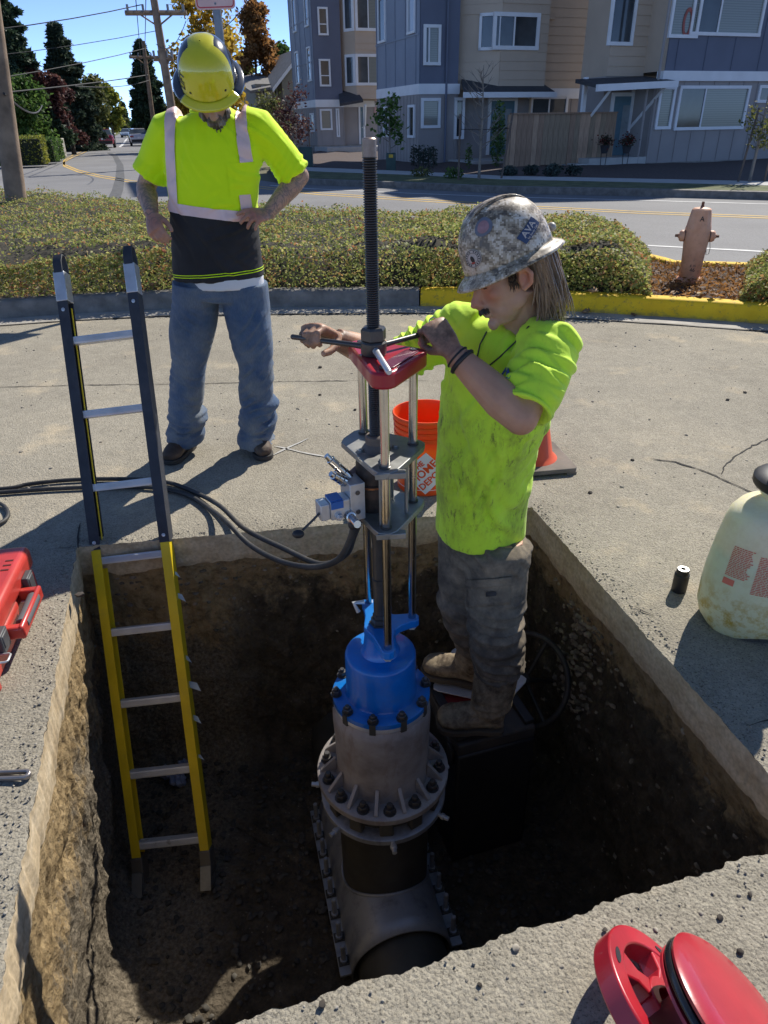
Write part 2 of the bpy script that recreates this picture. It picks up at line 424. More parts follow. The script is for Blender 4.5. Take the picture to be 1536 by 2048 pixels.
fs = [(q*NA+k, q*NA+(k+1) % NA, (q+1)*NA+(k+1) % NA, (q+1)*NA+k) for q in range(nq-1) for k in range(NA)]
fs.append(tuple((nq-1)*NA+k for k in range(NA)))
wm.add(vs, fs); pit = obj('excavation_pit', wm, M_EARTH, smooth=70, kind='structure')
# stones: loose gravel on the floor and pebbles sitting in the walls
def stones(name, spots, m, parent=None, label=None, cat=None, kind='stuff'):
    base = np.array([(0,0,1),(.89,0,.45),(.28,.85,.45),(-.72,.53,.45),(-.72,-.53,.45),(.28,-.85,.45),(.72,.53,-.45),(-.28,.85,-.45),(-.89,0,-.45),(-.28,-.85,-.45),(.72,-.53,-.45),(0,0,-1)])
    fa = np.array([(0,1,2),(0,2,3),(0,3,4),(0,4,5),(0,5,1),(1,6,2),(2,7,3),(3,8,4),(4,9,5),(5,10,1),(6,7,2),(7,8,3),(8,9,4),(9,10,5),(10,6,1),(11,7,6),(11,8,7),(11,9,8),(11,10,9),(11,6,10)])
    vv = []; ff = []; rng = np.random.default_rng(len(spots)+3)
    for i, (x, y, z, r_) in enumerate(spots):
        b = base*(1+rng.uniform(-.22, .22, (12, 1)))*np.array([r_*rng.uniform(.8, 1.3), r_*rng.uniform(.8, 1.3), r_*rng.uniform(.5, .85)])
        a = rng.uniform(0, 6.28); c, s_ = math.cos(a), math.sin(a); b = b@np.array([[c, -s_, 0], [s_, c, 0], [0, 0, 1]])
        vv.append(b+np.array([x, y, z])); ff.append(fa+12*i)
    me = np_mesh(name, np.concatenate(vv), np.concatenate(ff)); me.shade_smooth(); me.set_sharp_from_angle(angle=R(50))
    return tag(link(name, me, m, parent), label, cat, None, kind)
def mat_pebble():
    t = NT('river pebble')
    c = t.ramp(t.noise(25, 2), [(.3, (.09, .075, .055)), (.5, (.22, .18, .13)), (.7, (.40, .33, .24))]); t.col(c); t.set(.9, 0, .25); t.bump(t.noise(160, 4), .4, .003); return t.m
M_PEB = mat_pebble(); M_PEBD = plain('dark wet gravel', (.07, .062, .05), .9, var=.6, vs=25, bump=.4, bs=150)
def wall_spot(k, zz):
    q = min(NR_-1, max(0, int((-.10-zz)/(-.10-PD)*(NR_-1)))); return V(vs[q*NA+k])
sp = []
for i in range(900):
    k = random.randrange(NA); e = dirs[k][1]
    if e == 0 or (e == 3 and random.random() < .93): continue
    zz = -.18-abs(random.gauss(0, .28)) if e == 2 else -.2-random.random()*1.0
    if zz < PD: continue
    p = wall_spot(k, zz)+V((dirs[k][0].x, dirs[k][0].y, 0))*.005; sp.append((p.x, p.y, p.z, random.uniform(.005, .015)))
for i in range(240):      # the paler pebble seam in the right wall
    k = int(NA*(per[0]+per[1]*random.gauss(.72, .05))/tot) % NA; zz = -.25-random.random()*.55
    p = wall_spot(k, zz); sp.append((p.x, p.y, p.z, random.uniform(.007, .018)))
stones('wall_pebbles', sp, M_PEB, pit)
sp = []
for i in range(1500):
    d, e = random.choice(dirs); t = pin[0][1]; k = random.randrange(NA); b = vs[(NR_-1)*NA+k]; fq = math.sqrt(random.random())
    sp.append((PC.x+(b[0]-PC.x)*fq, PC.y+(b[1]-PC.y)*fq, PD+.006, random.uniform(.006, .016)))
stones('floor_gravel', sp, M_PEBD, pit)
# loose crumbs of earth and chips of concrete on the yard
sp = []
def in_pit(p, mrg=0.02):
    d = V((p[0], p[1]))-PC; t = seg_hit(PC, d.normalized(), PIT); return d.length < t+mrg
for i in range(900):
    x = random.uniform(-4, 4.2); y = random.uniform(.6, 6.2)
    if in_pit((x, y), .03): continue
    sp.append((x, y, .001, random.choice((.003, .004, .005, .005, .008))*random.uniform(.7, 1.3)))
for i in range(1600):   # more near the lip in the foreground
    k = random.randrange(NA)
    if dirs[k][1] == 2 and random.random() < .6: continue
    p, t, e = pin[k]; q = PC+dirs[k][0]*(t+.01+abs(random.gauss(0, .25 if e == 0 else .06)))
    sp.append((q.x, q.y, .0005, random.uniform(.0015, .0045)))
stones('yard_crumbs', sp, plain('crumbled concrete', (.30, .27, .22), .95, var=.5, vs=40, bump=.3, bs=200), label='loose crumbs of soil and concrete strewn over the yard', cat='crumbs')
sp = [(*atz(x, y, .002)[:2], .004, r_) for x, y, r_ in [(160, 1190, .014), (1455, 800, .012), (1490, 785, .012), (1180, 985, .011), (640, 735, .014), (640, 790, .01), (710, 820, .01), (1265, 920, .01), (1100, 620, .01), (1500, 1790, .007), (1440, 1835, .008), (1210, 1860, .006), (1480, 1905, .008), (960, 1970, .006), (645, 2010, .009)]]
stones('soil_clods', sp, plain('dark soil clod', (.06, .05, .04), .95, var=.4, vs=30, bump=.5, bs=90), label='dark clods of soil lying on the concrete yard', cat='clods')
# ================================================================== cracks, chalk marks and joint lines on the yard
def strip(pts, w, z, taper=True, jitter=0.0):
    m = MB(); n = len(pts); vs_ = []
    for i, p in enumerate(pts):
        d = (pts[min(i+1, n-1)]-pts[max(i-1, 0)]); d = V((d.x, d.y, 0)).normalized(); s_ = V((-d.y, d.x, 0))
        ww = (w[i] if isinstance(w, list) else w)*(1+random.uniform(-jitter, jitter))
        if taper and i in (0, n-1): ww *= .25
        vs_ += [(p.x+s_.x*ww/2, p.y+s_.y*ww/2, z), (p.x-s_.x*ww/2, p.y-s_.y*ww/2, z)]
    return m.add(vs_, [(2*i, 2*i+1, 2*i+3, 2*i+2) for i in range(n-1)])
def densify(pts, step, amp=0.0):
    out = []
    for a, b in zip(pts[:-1], pts[1:]):
        n = max(1, int((b-a).length/step))
        for i in range(n):
            p = a.lerp(b, i/n); out.append(V((p.x+random.uniform(-amp, amp), p.y+random.uniform(-amp, amp), 0)))
    return out+[pts[-1]]
M_CRACK = plain('dirt filled crack', (.045, .04, .034), .95, var=.3)
for px, w, amp in [([(1300, 918), (1350, 925), (1395, 938), (1430, 952), (1470, 970), (1510, 988), (1560, 1010)], .009, .006),
                   ([(1440, 950), (1465, 915), (1500, 895), (1536, 878), (1580, 860)], .007, .006),
                   ([(-40, 776), (200, 770), (405, 768), (550, 764), (700, 762)], .008, .006), ([(700, 762), (860, 762)], .005, .005),
                   ([(160, 1048), (156, 1075), (157, 1098)], .008, .002), ([(110, 1098), (156, 1094)], .005, .002),
                   ([(1500, 1452), (1520, 1445), (1560, 1438)], .006, .003), ([(1270, 1215), (1290, 1225), (1308, 1232)], .006, .003), ([(1085, 1026), (1098, 1035)], .006, .003)]:
    obj('crack', strip(densify([atz(x, y) for x, y in px], .03, amp), w, .0035, jitter=.5), M_CRACK, yard, smooth=0)
def mat_chalk():
    t = NT('faint sprayed chalk'); c = t.mix(t.ramp(t.noise(60, 5, .7), [(.38, 0.0), (.62, .8)]), (.40, .385, .35), (.56, .55, .52)); t.col(c); t.set(.95); return t.m
M_CHALK = mat_chalk()
for px in [[(545, 912), (580, 895), (618, 877)], [(548, 893), (600, 905), (655, 915)]]:
    obj('chalk_mark', strip(densify([atz(x, y) for x, y in px], .05, .003), .012, .0042, jitter=.3), M_CHALK, yard, smooth=0)
gp = [p+V((0, -.27, 0)) for p in densify(KB[1:-1], .15, .006)]
obj('gutter_joint', strip(gp, .014, .0098, jitter=.6), M_CRACK, yard, smooth=0)
gm = MB(); n = len(KB)
gv = [(p.x, p.y+.02, .006) for p in KB]+[(p.x, p.y-.27, .006) for p in KB]
gm.add(gv, [(n+i, n+i+1, i+1, i) for i in range(n-1)]); obj('gutter_strip', gm, M_GUT, yard, smooth=0)
# ================================================================== kerbs and planting bed
def kerb_run(name, pts, m, h=.155, w=.16):
    dense = densify(pts, .25); mb_ = MB(); prof = [(0, -.05), (.012, h*.6), (.02, h-.02), (.035, h-.004), (.06, h), (w, h), (w, -.05)]; vv = []
    for i, p in enumerate(dense):
        d = dense[min(i+1, len(dense)-1)]-dense[max(i-1, 0)]; d = V((d.x, d.y, 0)).normalized(); s_ = V((-d.y, d.x, 0))
        if s_.y < 0: s_ = -s_
        for (a, z) in prof:
            wv = .006*noise.noise(V((p.x*3, p.y*3, z*9))); vv.append((p.x+s_.x*(a+wv), p.y+s_.y*(a+wv), z+wv*.7))
    k = len(prof); ff = [(i*k+j, (i+1)*k+j, (i+1)*k+j+1, i*k+j+1) for i in range(len(dense)-1) for j in range(k-1)]
    ff += [tuple(range(k)), tuple((len(dense)-1)*k+j for j in reversed(range(k)))]
    mb_.add(vv, ff); return obj(name, mb_, m, smooth=50, kind='structure')
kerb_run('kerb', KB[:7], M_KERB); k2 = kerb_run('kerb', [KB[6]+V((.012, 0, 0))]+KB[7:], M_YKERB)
yd = MB(); dd = densify(KB[6:], .25)
# bed soil
BACK_PX = [(-700, 372), (-200, 384), (0, 392), (220, 418), (400, 436), (560, 446), (838, 452), (1000, 456), (1157, 470), (1340, 524), (1536, 531), (1800, 540), (2300, 560)]
BK = [atz(x, y, .2 if i < 9 else .15) for i, (x, y) in enumerate(BACK_PX)]
FR = [p+V((0, .15, 0)) for p in KB]
bm_ = MB(); vv = []; NS = 90; NT_ = 14
def poly_at(P, s_):
    s_ = max(0, min(.99999, s_))*(len(P)-1); i = int(s_); return P[i].lerp(P[i+1], s_-i)
for a in range(NS+1):
    f_ = poly_at(FR, a/NS); b_ = poly_at(BK, a/NS)
    for c in range(NT_+1):
        p = f_.lerp(b_, c/NT_); vv.append((p.x, p.y, .115+.025*noise.noise(V((p.x*4, p.y*4, 0)))))
bm_.add(vv, [(a*(NT_+1)+c, (a+1)*(NT_+1)+c, (a+1)*(NT_+1)+c+1, a*(NT_+1)+c+1) for a in range(NS) for c in range(NT_)])
obj('planting_bed', bm_, M_SOIL, smooth=60, kind='structure')
bk = [V((p.x, p.y, 0)) for p in BK[8:]]
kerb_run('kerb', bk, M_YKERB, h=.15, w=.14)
# ================================================================== street
FAR_PX = [(275, 258.5), (290, 266), (310, 280), (340, 298), (380, 318), (430, 340), (500, 357), (560, 366), (640, 370), (820, 377), (1000, 386), (1280, 392), (1536, 399), (1900, 409), (2600, 428)]
FK = [atz(x, y, 0) for x, y in FAR_PX]
NEARL_PX = [(-800, 357), (-300, 345), (0, 332), (60, 322), (100, 310), (160, 296), (200, 285), (230, 272), (250, 262), (262, 258)]
NL = [atz(x, y, 0) for x, y in NEARL_PX]
rm = MB(); rp = [(p.x, p.y) for p in NL]+[(p.x, p.y) for p in FK]+[(28, 4.2), (-24, 4.2)]
b2 = bmesh.new(); vvs = [b2.verts.new((x, y, -.008)) for x, y in rp]
es = [b2.edges.new((vvs[i], vvs[(i+1) % len(vvs)])) for i in range(len(vvs))]
bmesh.ops.triangle_fill(b2, use_beauty=True, use_dissolve=False, edges=es)
bmesh.ops.recalc_face_normals(b2, faces=b2.faces[:])
rme = bpy.data.meshes.new('street'); b2.to_mesh(rme); b2.free()
if rme.polygons and rme.polygons[0].normal.z < 0: rme.flip_normals()
street = obj('street', rme, M_ASPH, smooth=0, kind='structure')
def road_line(px, w, m, name='lane_line', z=0.0):
    pts = [atz(x, y, 0) for x, y in px]; pts = densify(pts, 1.0); obj(name, strip(pts, w, z-.004, taper=False, jitter=.1), m, street, smooth=0)
YL = [(1900, 448), (1536, 433.5), (1280, 424), (1100, 415), (880, 402), (640, 387), (520, 374), (340, 371), (260, 362), (200, 352), (155, 341), (128, 330), (128, 322), (145, 312), (175, 300)]
road_line([(x, y-1.6) for x, y in YL], .1, M_YLINE); road_line([(x, y+2.2) for x, y in YL], .1, M_YLINE)
road_line([(1900, 418), (1536, 407.5), (1280, 400), (1000, 393), (820, 386), (620, 377), (540, 370)], .1, M_WLINE)
road_line([(1900, 525), (1490, 500), (1330, 492), (1150, 482), (600, 455), (300, 425), (60, 391), (0, 380), (-300, 372)], .1, M_WLINE)
road_line([(0, 334), (40, 325), (95, 307)], .12, M_WLINE); road_line([(240, 294), (247, 287), (253, 278), (255, 276)], .25, M_WLINE)
M_SKID = plain('rubber skid mark', (.10, .10, .10), .9, var=.3)
obj('skid_mark', strip(densify([atz(x, y) for x, y in [(217, 305), (230, 312), (240, 330), (240, 355), (235, 380), (222, 410)]], 1.0), .3, -.004), M_SKID, street, smooth=0)
# far kerb, verge, sidewalk, front gardens
def band(name, A, Bq, za, zb, m, thick=.2, n=40, bumpy=0.0):
    mb_ = MB(); vv = []
    for i in range(n+1):
        a, b = poly_at(A, i/n), poly_at(Bq, i/n)
        for j in range(7):
            p = a.lerp(b, j/6); z = za+(zb-za)*j/6+(bumpy*noise.noise(V((p.x*.8, p.y*.8, 1))) if 0 < j < 6 else 0); vv.append((p.x, p.y, z))
        vv.append((b.x, b.y, zb-thick)); vv.append((a.x, a.y, za-thick))
    k = 9; ff = [(i*k+j, (i+1)*k+j, (i+1)*k+(j+1) % k, i*k+(j+1) % k) for i in range(n) for j in range(k)]
    mb_.add(vv, ff); return obj(name, mb_, m, smooth=40, kind='structure')
def off(P, d): return [p+V((0, d, 0)) for p in P]
SW = FK[7:]
KF = [atz(x, y) for x, y in [(560, 366), (640, 370), (820, 377), (1000, 386), (1280, 392), (1536, 399), (1900, 409), (2600, 428)]]
VB = [atz(x, y, .15) for x, y in [(545, 338), (640, 343.5), (820, 350), (1000, 359), (1280, 365), (1536, 371.5), (1900, 381), (2600, 400)]]
SB = [atz(x, y, .15) for x, y in [(540, 331), (640, 336), (820, 343), (1000, 352), (1280, 358), (1536, 363.5), (1900, 372), (2600, 390)]]
KF2 = [p+(q-p).normalized()*.16 for p, q in zip(KF, VB)]
band('kerb', KF, KF2, .14, .15, M_KERB); band('grass_verge', KF2, VB, .151, .155, M_GRASS, bumpy=.04)
band('sidewalk', VB, SB, .16, .16, M_SIDE)
GB = [V((-6, 62, .1)), V((-2, 55, .1)), V((4, 46, .0)), V((9, 42, .0)), V((14, 40, .0)), V((20, 38, .0)), V((28, 36, .0)), V((50, 30, 0))]
band('garden_soil', SB, GB, .15, .02, M_SOIL, bumpy=.12)
# verge to the left of the street
LV = [p+V((-.2, 0, 0)) for p in NL]; LB = [p+V((-14, 2, 0)) for p in NL]
band('lawn', LV, LB, .12, .3, M_GRASS, bumpy=.05); 
band('sidewalk', [p+V((-.9, .0, 0)) for p in NL[2:]], [p+V((-2.4, .2, 0)) for p in NL[2:]], .19, .2, M_SIDE, thick=.02)
# ================================================================== houses
M_BLUE = plain('slate blue siding paint', (.135, .15, .20), .65, var=.08, vs=.8)
M_BLUEL = plain('slate blue with sky light', (.24, .27, .33), .6, var=.08, vs=.8)  # lighter copy of the blue: sky light on the side walls painted in
M_TAN = plain('tan lap siding paint', (.54, .42, .31), .7, var=.08, vs=.8)
M_GREYW = plain('grey board siding paint', (.33, .30, .285), .7, var=.08, vs=.8)
M_TRIM = plain('white trim paint', (.80, .80, .80), .6, var=.06, vs=2)
M_ROOF = plain('charcoal roof shingle', (.06, .06, .065), .9, var=.25, vs=9, bump=.5, bs=30)
M_TEAL = plain('teal door paint', (.12, .22, .27), .5, var=.08)
M_FOUND = plain('bare foundation concrete', (.27, .25, .22), .9, var=.2, vs=3)
M_CEDAR = None
def mat_glass():
    t = NT('dark window glass'); c = t.ramp(t.noise(.9, 3), [(.3, (.02, .025, .03)), (.7, (.07, .085, .095))]); t.col(c); t.set(.06, 0, .7); return t.m
M_GLASS = mat_glass()
def mat_blind():
    t = NT('window with closed blind'); z = t.sep()[2]
    s_ = t.math('FRACT', t.math('MULTIPLY', z, 14.0)); c = t.ramp(s_, [(.0, (.13, .14, .12)), (.3, (.26, .27, .23)), (.9, (.22, .23, .20))]); t.col(c); t.set(.12, 0, .6); return t.m
M_BLIND = mat_blind()
def cedar(i):
    t = NT('cedar fence board'); rnd = random.Random(i); k = rnd.uniform(.75, 1.25); r_ = rnd.uniform(-.02, .03)
    a = (.36*k+r_, .25*k, .165*k); c = t.ramp(t.noise(3, 6, .6, stretch=(9, 9, .8)), [(.3, tuple(x*.65 for x in a)), (.7, tuple(x*1.25 for x in a))])
    t.col(c); t.set(.85); return t.m
CED = [cedar(i) for i in range(5)]
HU = V((.945, .328, 0)); HN = V((.328, -.945, 0))      # the frontage line and the way it faces
class House:
    def __init__(s, name, label, p0, cat='house'):
        s.p0 = V((p0.x, p0.y, 0)); s.root = thing(name, label, cat, s.p0, math.atan2(HU.y, HU.x))
        s.M = frame(s.p0, HU, -HN, (0, 0, 1))            # local x along the front, local y into the house
        s.cache = {}
    def az(s, x, y, b=0.0):
        p = onplane(x, y, s.p0+HN*b, HN)-s.p0; return p.dot(HU), p.z
    def part(s, name, mb, m, parent=None, smooth=0, bevel=0):
        return obj(name, mb, m, parent or s.root, smooth=smooth, bevel=bevel, local=True)
    def wall(s, name, a0, a1, b0, b1, z0, z1, m):
        return s.part(name, MB().span((a0, b0, z0), (a1, b1, z1)), m)
    def boards(s, wall, a0, a1, b, z0, z1, h, m, holes=()):
        """lap siding: one board per course, broken at the window openings."""
        z = z0
        while z < z1-.05:
            top = min(z+h, z1); segs = [(a0, a1)]
            for (w0, w1, y0, y1) in holes:
                if y0 < top-.01 and y1 > z+.01:
                    ns = []
                    for (p, q) in segs:
                        if w1 <= p or w0 >= q: ns.append((p, q)); continue
                        if w0-p > .05: ns.append((p, w0))
                        if q-w1 > .05: ns.append((w1, q))
                    segs = ns
            for (p, q) in segs:
                hh = top-z-.006; key = (round(q-p, 2), round(hh, 2), m.name)
                if key not in s.cache:
                    L = q-p; s.cache[key] = MB().add([(0, 0, 0), (L, 0, 0), (L, -.028, 0), (0, -.028, 0), (0, 0, hh), (L, 0, hh), (L, -.008, hh), (0, -.008, hh)],
                        [(0, 1, 2, 3), (4, 7, 6, 5), (3, 2, 6, 7), (0, 3, 7, 4), (1, 5, 6, 2), (0, 4, 5, 1)]).mesh('siding_board')
                link('siding_board', s.cache[key], m, s.wall_parent, Matrix.Translation((p, b-.002, z)))
            z += h
    def battens(s, a0, a1, b, z0, z1, step, m, axis='x', b2=None, holes=()):
        n = max(1, int(abs((a1-a0))/step))
        for i in range(n+1):
            a = a0+(a1-a0)*i/n; segs = [(z0, z1)]
            for (w0, w1, y0, y1) in holes:
                if w0-.03 < a < w1+.03:
                    segs = [sg for (p, q) in segs for sg in ((p, min(q, y0)), (max(p, y1), q)) if sg[1]-sg[0] > .06]
            for (p, q) in segs:
                key = ('bat', round(q-p, 2), m.name, axis)
                if key not in s.cache:
                    s.cache[key] = (MB().span((-.025, -.022, 0), (.025, 0, q-p)) if axis == 'x' else MB().span((-.022, -.025, 0), (0, .025, q-p))).mesh('batten')
                link('batten', s.cache[key], m, s.wall_parent, Matrix.Translation((a, b-.002, p) if axis == 'x' else (b-.002, a, p)))
    def window(s, a0, a1, z0, z1, b, bars=(), blind=(0, 0), trim=.10, side=None, horiz=None, glass=None):
        """window: white frame, sash bars, panes; blind = fraction of the width (from, to) with the blind down."""
        ax = side is None
        def bx(x0, x1, y0, y1, zz0, zz1):
            return MB().span((x0, y0, zz0), (x1, y1, zz1)) if ax else MB().span((y0, x0, zz0), (y1, x1, zz1))
        f = MB()
        for q in (bx(a0, a1, b-.07, b+.01, z1-trim, z1), bx(a0, a1, b-.08, b+.01, z0, z0+trim), bx(a0, a0+trim, b-.065, b+.01, z0+trim, z1-trim), bx(a1-trim, a1, b-.065, b+.01, z0+trim, z1-trim)): f.add(q.v, q.f)
        fr_ = s.part('window', f, M_TRIM); i0, i1 = a0+trim, a1-trim
        cuts = [i0]+[i0+(i1-i0)*t for t in bars]+[i1]
        for k in range(len(cuts)-1):
            c = (cuts[k]+cuts[k+1])/2; bl = blind[0] <= (c-i0)/(i1-i0) <= blind[1] and blind[1] > blind[0]
            s.part('pane', bx(cuts[k], cuts[k+1], b-.012, b-.004, z0+trim, z1-trim), (glass or (M_BLIND if bl else M_GLASS)), fr_)
        for t in cuts[1:-1]: s.part('sash_bar', bx(t-.03, t+.03, b-.04, b-.013, z0+trim, z1-trim), M_TRIM, fr_)
        if horiz: zz = z0+(z1-z0)*horiz; s.part('sash_rail', bx(i0, i1, b-.035, b-.014, zz-.025, zz+.025), M_TRIM, fr_)
        return fr_
def rect(h, x0, y0, x1, y1, b=0.0):
    a0, z1 = h.az((x0), y0, b); a1, z0 = h.az(x1, y1, b); _, z1b = h.az(x1, y0, b); return a0, a1, z0, (z1+z1b)/2
TOP = 12.6
def gable(h, a0, a1, b0, b1, z, rise, over=.45):
    m = MB(); am = (a0+a1)/2; t = .14
    for sgn in (0, 1):
        p = [(a0-over, b0-over, z-.2), (am, b0-over, z+rise), (am, b1+over, z+rise), (a0-over, b1+over, z-.2)] if sgn == 0 else [(am, b0-over, z+rise), (a1+over, b0-over, z-.2), (a1+over, b1+over, z-.2), (am, b1+over, z+rise)]
        m.add(p+[(x, y, zz-t) for x, y, zz in p], [(0, 1, 2, 3), (7, 6, 5, 4), (0, 4, 5, 1), (1, 5, 6, 2), (2, 6, 7, 3), (3, 7, 4, 0)])
    r_ = h.part('roof', m, M_ROOF)
    h.part('gable_wall', MB().add([(a0, b0+.02, z-.05), (a1, b0+.02, z-.05), (am, b0+.02, z+rise-.25), (a0, b1, z-.05), (a1, b1, z-.05), (am, b1, z+rise-.25)], [(0, 1, 2), (5, 4, 3), (0, 3, 4, 1)]), M_BLUEL)
    for sgn in (-1, 1):
        xe = am+sgn*((a1-a0)/2+over); h.part('barge_board', MB().add([(am, b0-over-.03, z+rise), (xe, b0-over-.03, z-.2), (xe, b0-over-.03, z-.42), (am, b0-over-.03, z+rise-.22), (am, b0-over, z+rise), (xe, b0-over, z-.2), (xe, b0-over, z-.42), (am, b0-over, z+rise-.22)], [(0, 1, 2, 3), (7, 6, 5, 4), (0, 4, 5, 1), (2, 6, 7, 3)]), M_TRIM, r_)
def door(h, a0, a1, z0, z1, b, lites=2):
    f = MB()
    for q in (((a0, b-.06, z1-.12), (a1, b+.01, z1)), ((a0, b-.06, z0), (a0+.12, b+.01, z1-.12)), ((a1-.12, b-.06, z0), (a1, b+.01, z1-.12))): f.span(*q)
    h.part('door_frame', f, M_TRIM); d = h.part('door', MB().span((a0+.12, b-.02, z0), (a1-.12, b+.01, z1-.12)), M_TEAL)
    w = a1-a0-.24
    for k in range(lites):
        c = a0+.12+w*(k+.5)/lites; h.part('door_light', MB().span((c-w*.14, b-.028, z0+.35), (c+w*.14, b-.019, z1-.4)), plain('frosted door glass', (.30, .34, .35), .3, var=.15, vs=3), d)
    h.part('handle', MB().cyl((a1-.2, b-.07, z0+1.0), (a1-.2, b-.019, z0+1.0), .03, 8), M_TRIM, d)
def house_mid():
    p0 = atY(839, 200, 31); h = House('townhouse', 'tall townhouse with slate blue corner, tan siding and bare sapling before its teal door', p0)
    zb = h.az(839, 178)[1]; zt = h.az(839, 173)[1]
    a = lambda x, y=150: h.az(x, y)[0]
    aB = a(917); aC = a(1075); aE = a(1222); D = 4.9
    cw = h.wall('wall', .02, aB, .02, D, -.3, TOP, M_BLUE)
    tw = h.wall('wall', aB, aE, .45, D, -.3, TOP, M_TAN)
    h.wall_parent = cw
    # corner: blue above, grey below
    h.wall('lower_wall', 0, aB+.02, 0, .3, .05, zb-.15, M_GREYW); h.wall('foundation', -.03, aE, -.03, D, -.4, .08, M_FOUND)
    h.wall('belly_band', -.05, aB+.05, -.05, .2, zb-.17, zb+.17, M_TRIM)
    holes = [rect(h, 847, 49, 880, 131), rect(h, 842, 196, 879.5, 256)]
    h.battens(.9, aB-.1, .0, .06, zb-.17, .42, M_GREYW, holes=[holes[1], rect(h, 909, 195, 926, 278)])
    h.window(*holes[0], 0, bars=(.25,), blind=(.3, 1), horiz=None); h.window(*holes[1], 0, blind=(0, 1))
    h.window(*rect(h, 909, 195, 926.5, 278), 0)
    h.part('downspout', MB().cyl((a(892), -.06, .1), (a(892), -.06, TOP-.3), .045, 8), M_BLUE, smooth=40)
    # left flank: battened panels with lower board and batten
    h.wall_parent = cw
    h.wall('flank_wall', -.02, .0, .02, D, zb, TOP, M_BLUEL); h.wall('flank_wall', -.022, .0, .02, D, .05, zb-.16, M_GREYW); h.wall('belly_band', -.05, .02, .2, D, zb-.17, zb+.17, M_TRIM)
    h.battens(.35, D-.1, -.02, zb+.17, TOP, .95, M_BLUEL, axis='y'); h.battens(.2, D-.1, -.02, .06, zb-.17, .35, M_GREYW, axis='y')
    for zz in (zb+1.75, zb+3.4, zb+5.0): h.part('batten', MB().span((-.045, .05, zz-.03), (-.02, D, zz+.03)), M_BLUEL, cw)
    h.window(.35, 1.15, zb+1.8, zb+3.35, -.02, side=1, glass=plain('sky lit glass', (.35, .38, .42), .1, var=.05), trim=.08); h.window(3.6, 4.5, zb+1.8, zb+3.35, -.02, side=1, trim=.08)
    h.window(.35, 1.05, 1.0, zb-.5, -.02, side=1, trim=.09); h.window(3.3, 4.0, 1.0, zb-.5, -.02, side=1, trim=.09)
    # tan bay with corner window
    bz = zt-.1; aF0 = a(985); bay = h.part('bay', MB().prism([(aB+.03, .45), (aF0, -.55), (aC, -.55), (aC, .46)], bz, TOP), M_TAN)
    wr = rect(h, 987, 25, 1075, 101, .55); h.wall_parent = bay
    h.boards(bay, aF0, aC, -.55, bz, TOP, .3, M_TAN, holes=[wr, (wr[0], wr[1], wr[2]+3, wr[3]+3)])
    h.window(*wr, -.55, bars=(.45,), trim=.13); h.window(wr[0], wr[1], wr[2]+3, wr[3]+3, -.55, bars=(.45,), trim=.13)
    # chamfered side of the bay
    ux = V((aF0-aB-.03, -1.0, 0)); L = ux.length; ux.normalize(); Mc = frame((aB+.03, .45, 0), ux, (-ux.y, ux.x, 0), (0, 0, 1))
    z = bz
    while z < TOP-.1:
        key = MB().span((0, -.026, z), (L, 0, min(z+.294, TOP)), Mc)
        if not (wr[2]-.05 < z+.15 < wr[3]+.05): h.part('siding_board', key, M_TAN, bay)
        z += .3
    for q0, q1, zz0, zz1 in ((L*.52, L*.98, wr[2], wr[3]),):
        f = MB(); t_ = .1
        for s0, s1 in (((q0, zz0), (q1, zz0+t_)), ((q0, zz1-t_), (q1, zz1)), ((q0, zz0), (q0+t_, zz1)), ((q1-t_, zz0), (q1, zz1))): f.span((s0[0], -.07, s0[1]), (s1[0], .01, s1[1]), Mc)
        w_ = h.part('window', f, M_TRIM); h.part('pane', MB().span((q0+t_, -.012, zz0+t_), (q1-t_, .0, zz1-t_), Mc), M_GLASS, w_)
    # right wing
    h.wall_parent = tw; wl_ = rect(h, 1202, 29, 1221, 107, -.45)
    h.boards(tw, aC+.0, aE, .45, zt-.05, TOP, .3, M_TAN, holes=[wl_]); h.window(*wl_, .45, trim=.1)
    h.part('downspout', MB().cyl((a(1073), .35, .1), (a(1076), .35, TOP), .045, 8), M_TAN, smooth=40)
    h.wall('belly_band', aC-.1, aE, .36, .6, zt-.42, zt-.05, M_TRIM); h.wall('lower_wall', aB+.05, aE, .43, .6, .05, zt-.42, M_GREYW)
    h.wall_parent = tw; h.battens(aC, aE, .43, .06, zt-.42, .45, M_GREYW)
    h.window(*rect(h, 1061, 188, 1131, 240, -.43), .40, bars=(.5,), trim=.1); h.window(*rect(h, 1181, 186, 1216, 236, -.43), .40, trim=.1)
    h.part('wall_lamp', MB().span((a(1095), .25, h.az(1100, 40, -.45)[1]), (a(1107), .44, h.az(1100, 28, -.45)[1])), M_TAN)
    dr = rect(h, 977, 195, 1027, 308, -.42); door(h, dr[0], dr[1], dr[2], dr[3], .41)
    # porch roof over the door
    pr = MB(); q0, q1 = a(903), a(1080); zr = h.az(990, 183, 1.2)[1]; zr2 = h.az(990, 162, .5)[1]
    pr.add([(q0, -1.2, zr), (q1, -1.2, zr), (q1, .4, zr2+.15), (q0+.6, .4, zr2+.15), (q0, -1.2, zr-.08), (q1, -1.2, zr-.08), (q1, .4, zr2), (q0+.6, .4, zr2)], [(0, 1, 2, 3), (7, 6, 5, 4), (0, 4, 5, 1), (1, 5, 6, 2), (2, 6, 7, 3), (3, 7, 4, 0)])
    rf = h.part('porch_roof', pr, M_ROOF); h.part('gutter', MB().span((q0-.05, -1.32, zr-.2), (q1+.05, -1.2, zr-.02)), M_TRIM, rf)
    h.wall('porch_slab', a(900), a(1030), -2.2, .42, -.2, .22, M_SIDE); h.wall('step', a(898)-.3, a(960), -2.9, -2.2, -.2, .08, M_SIDE)
    gable(h, 0, aE, .0, D, TOP, 1.4)
house_mid()
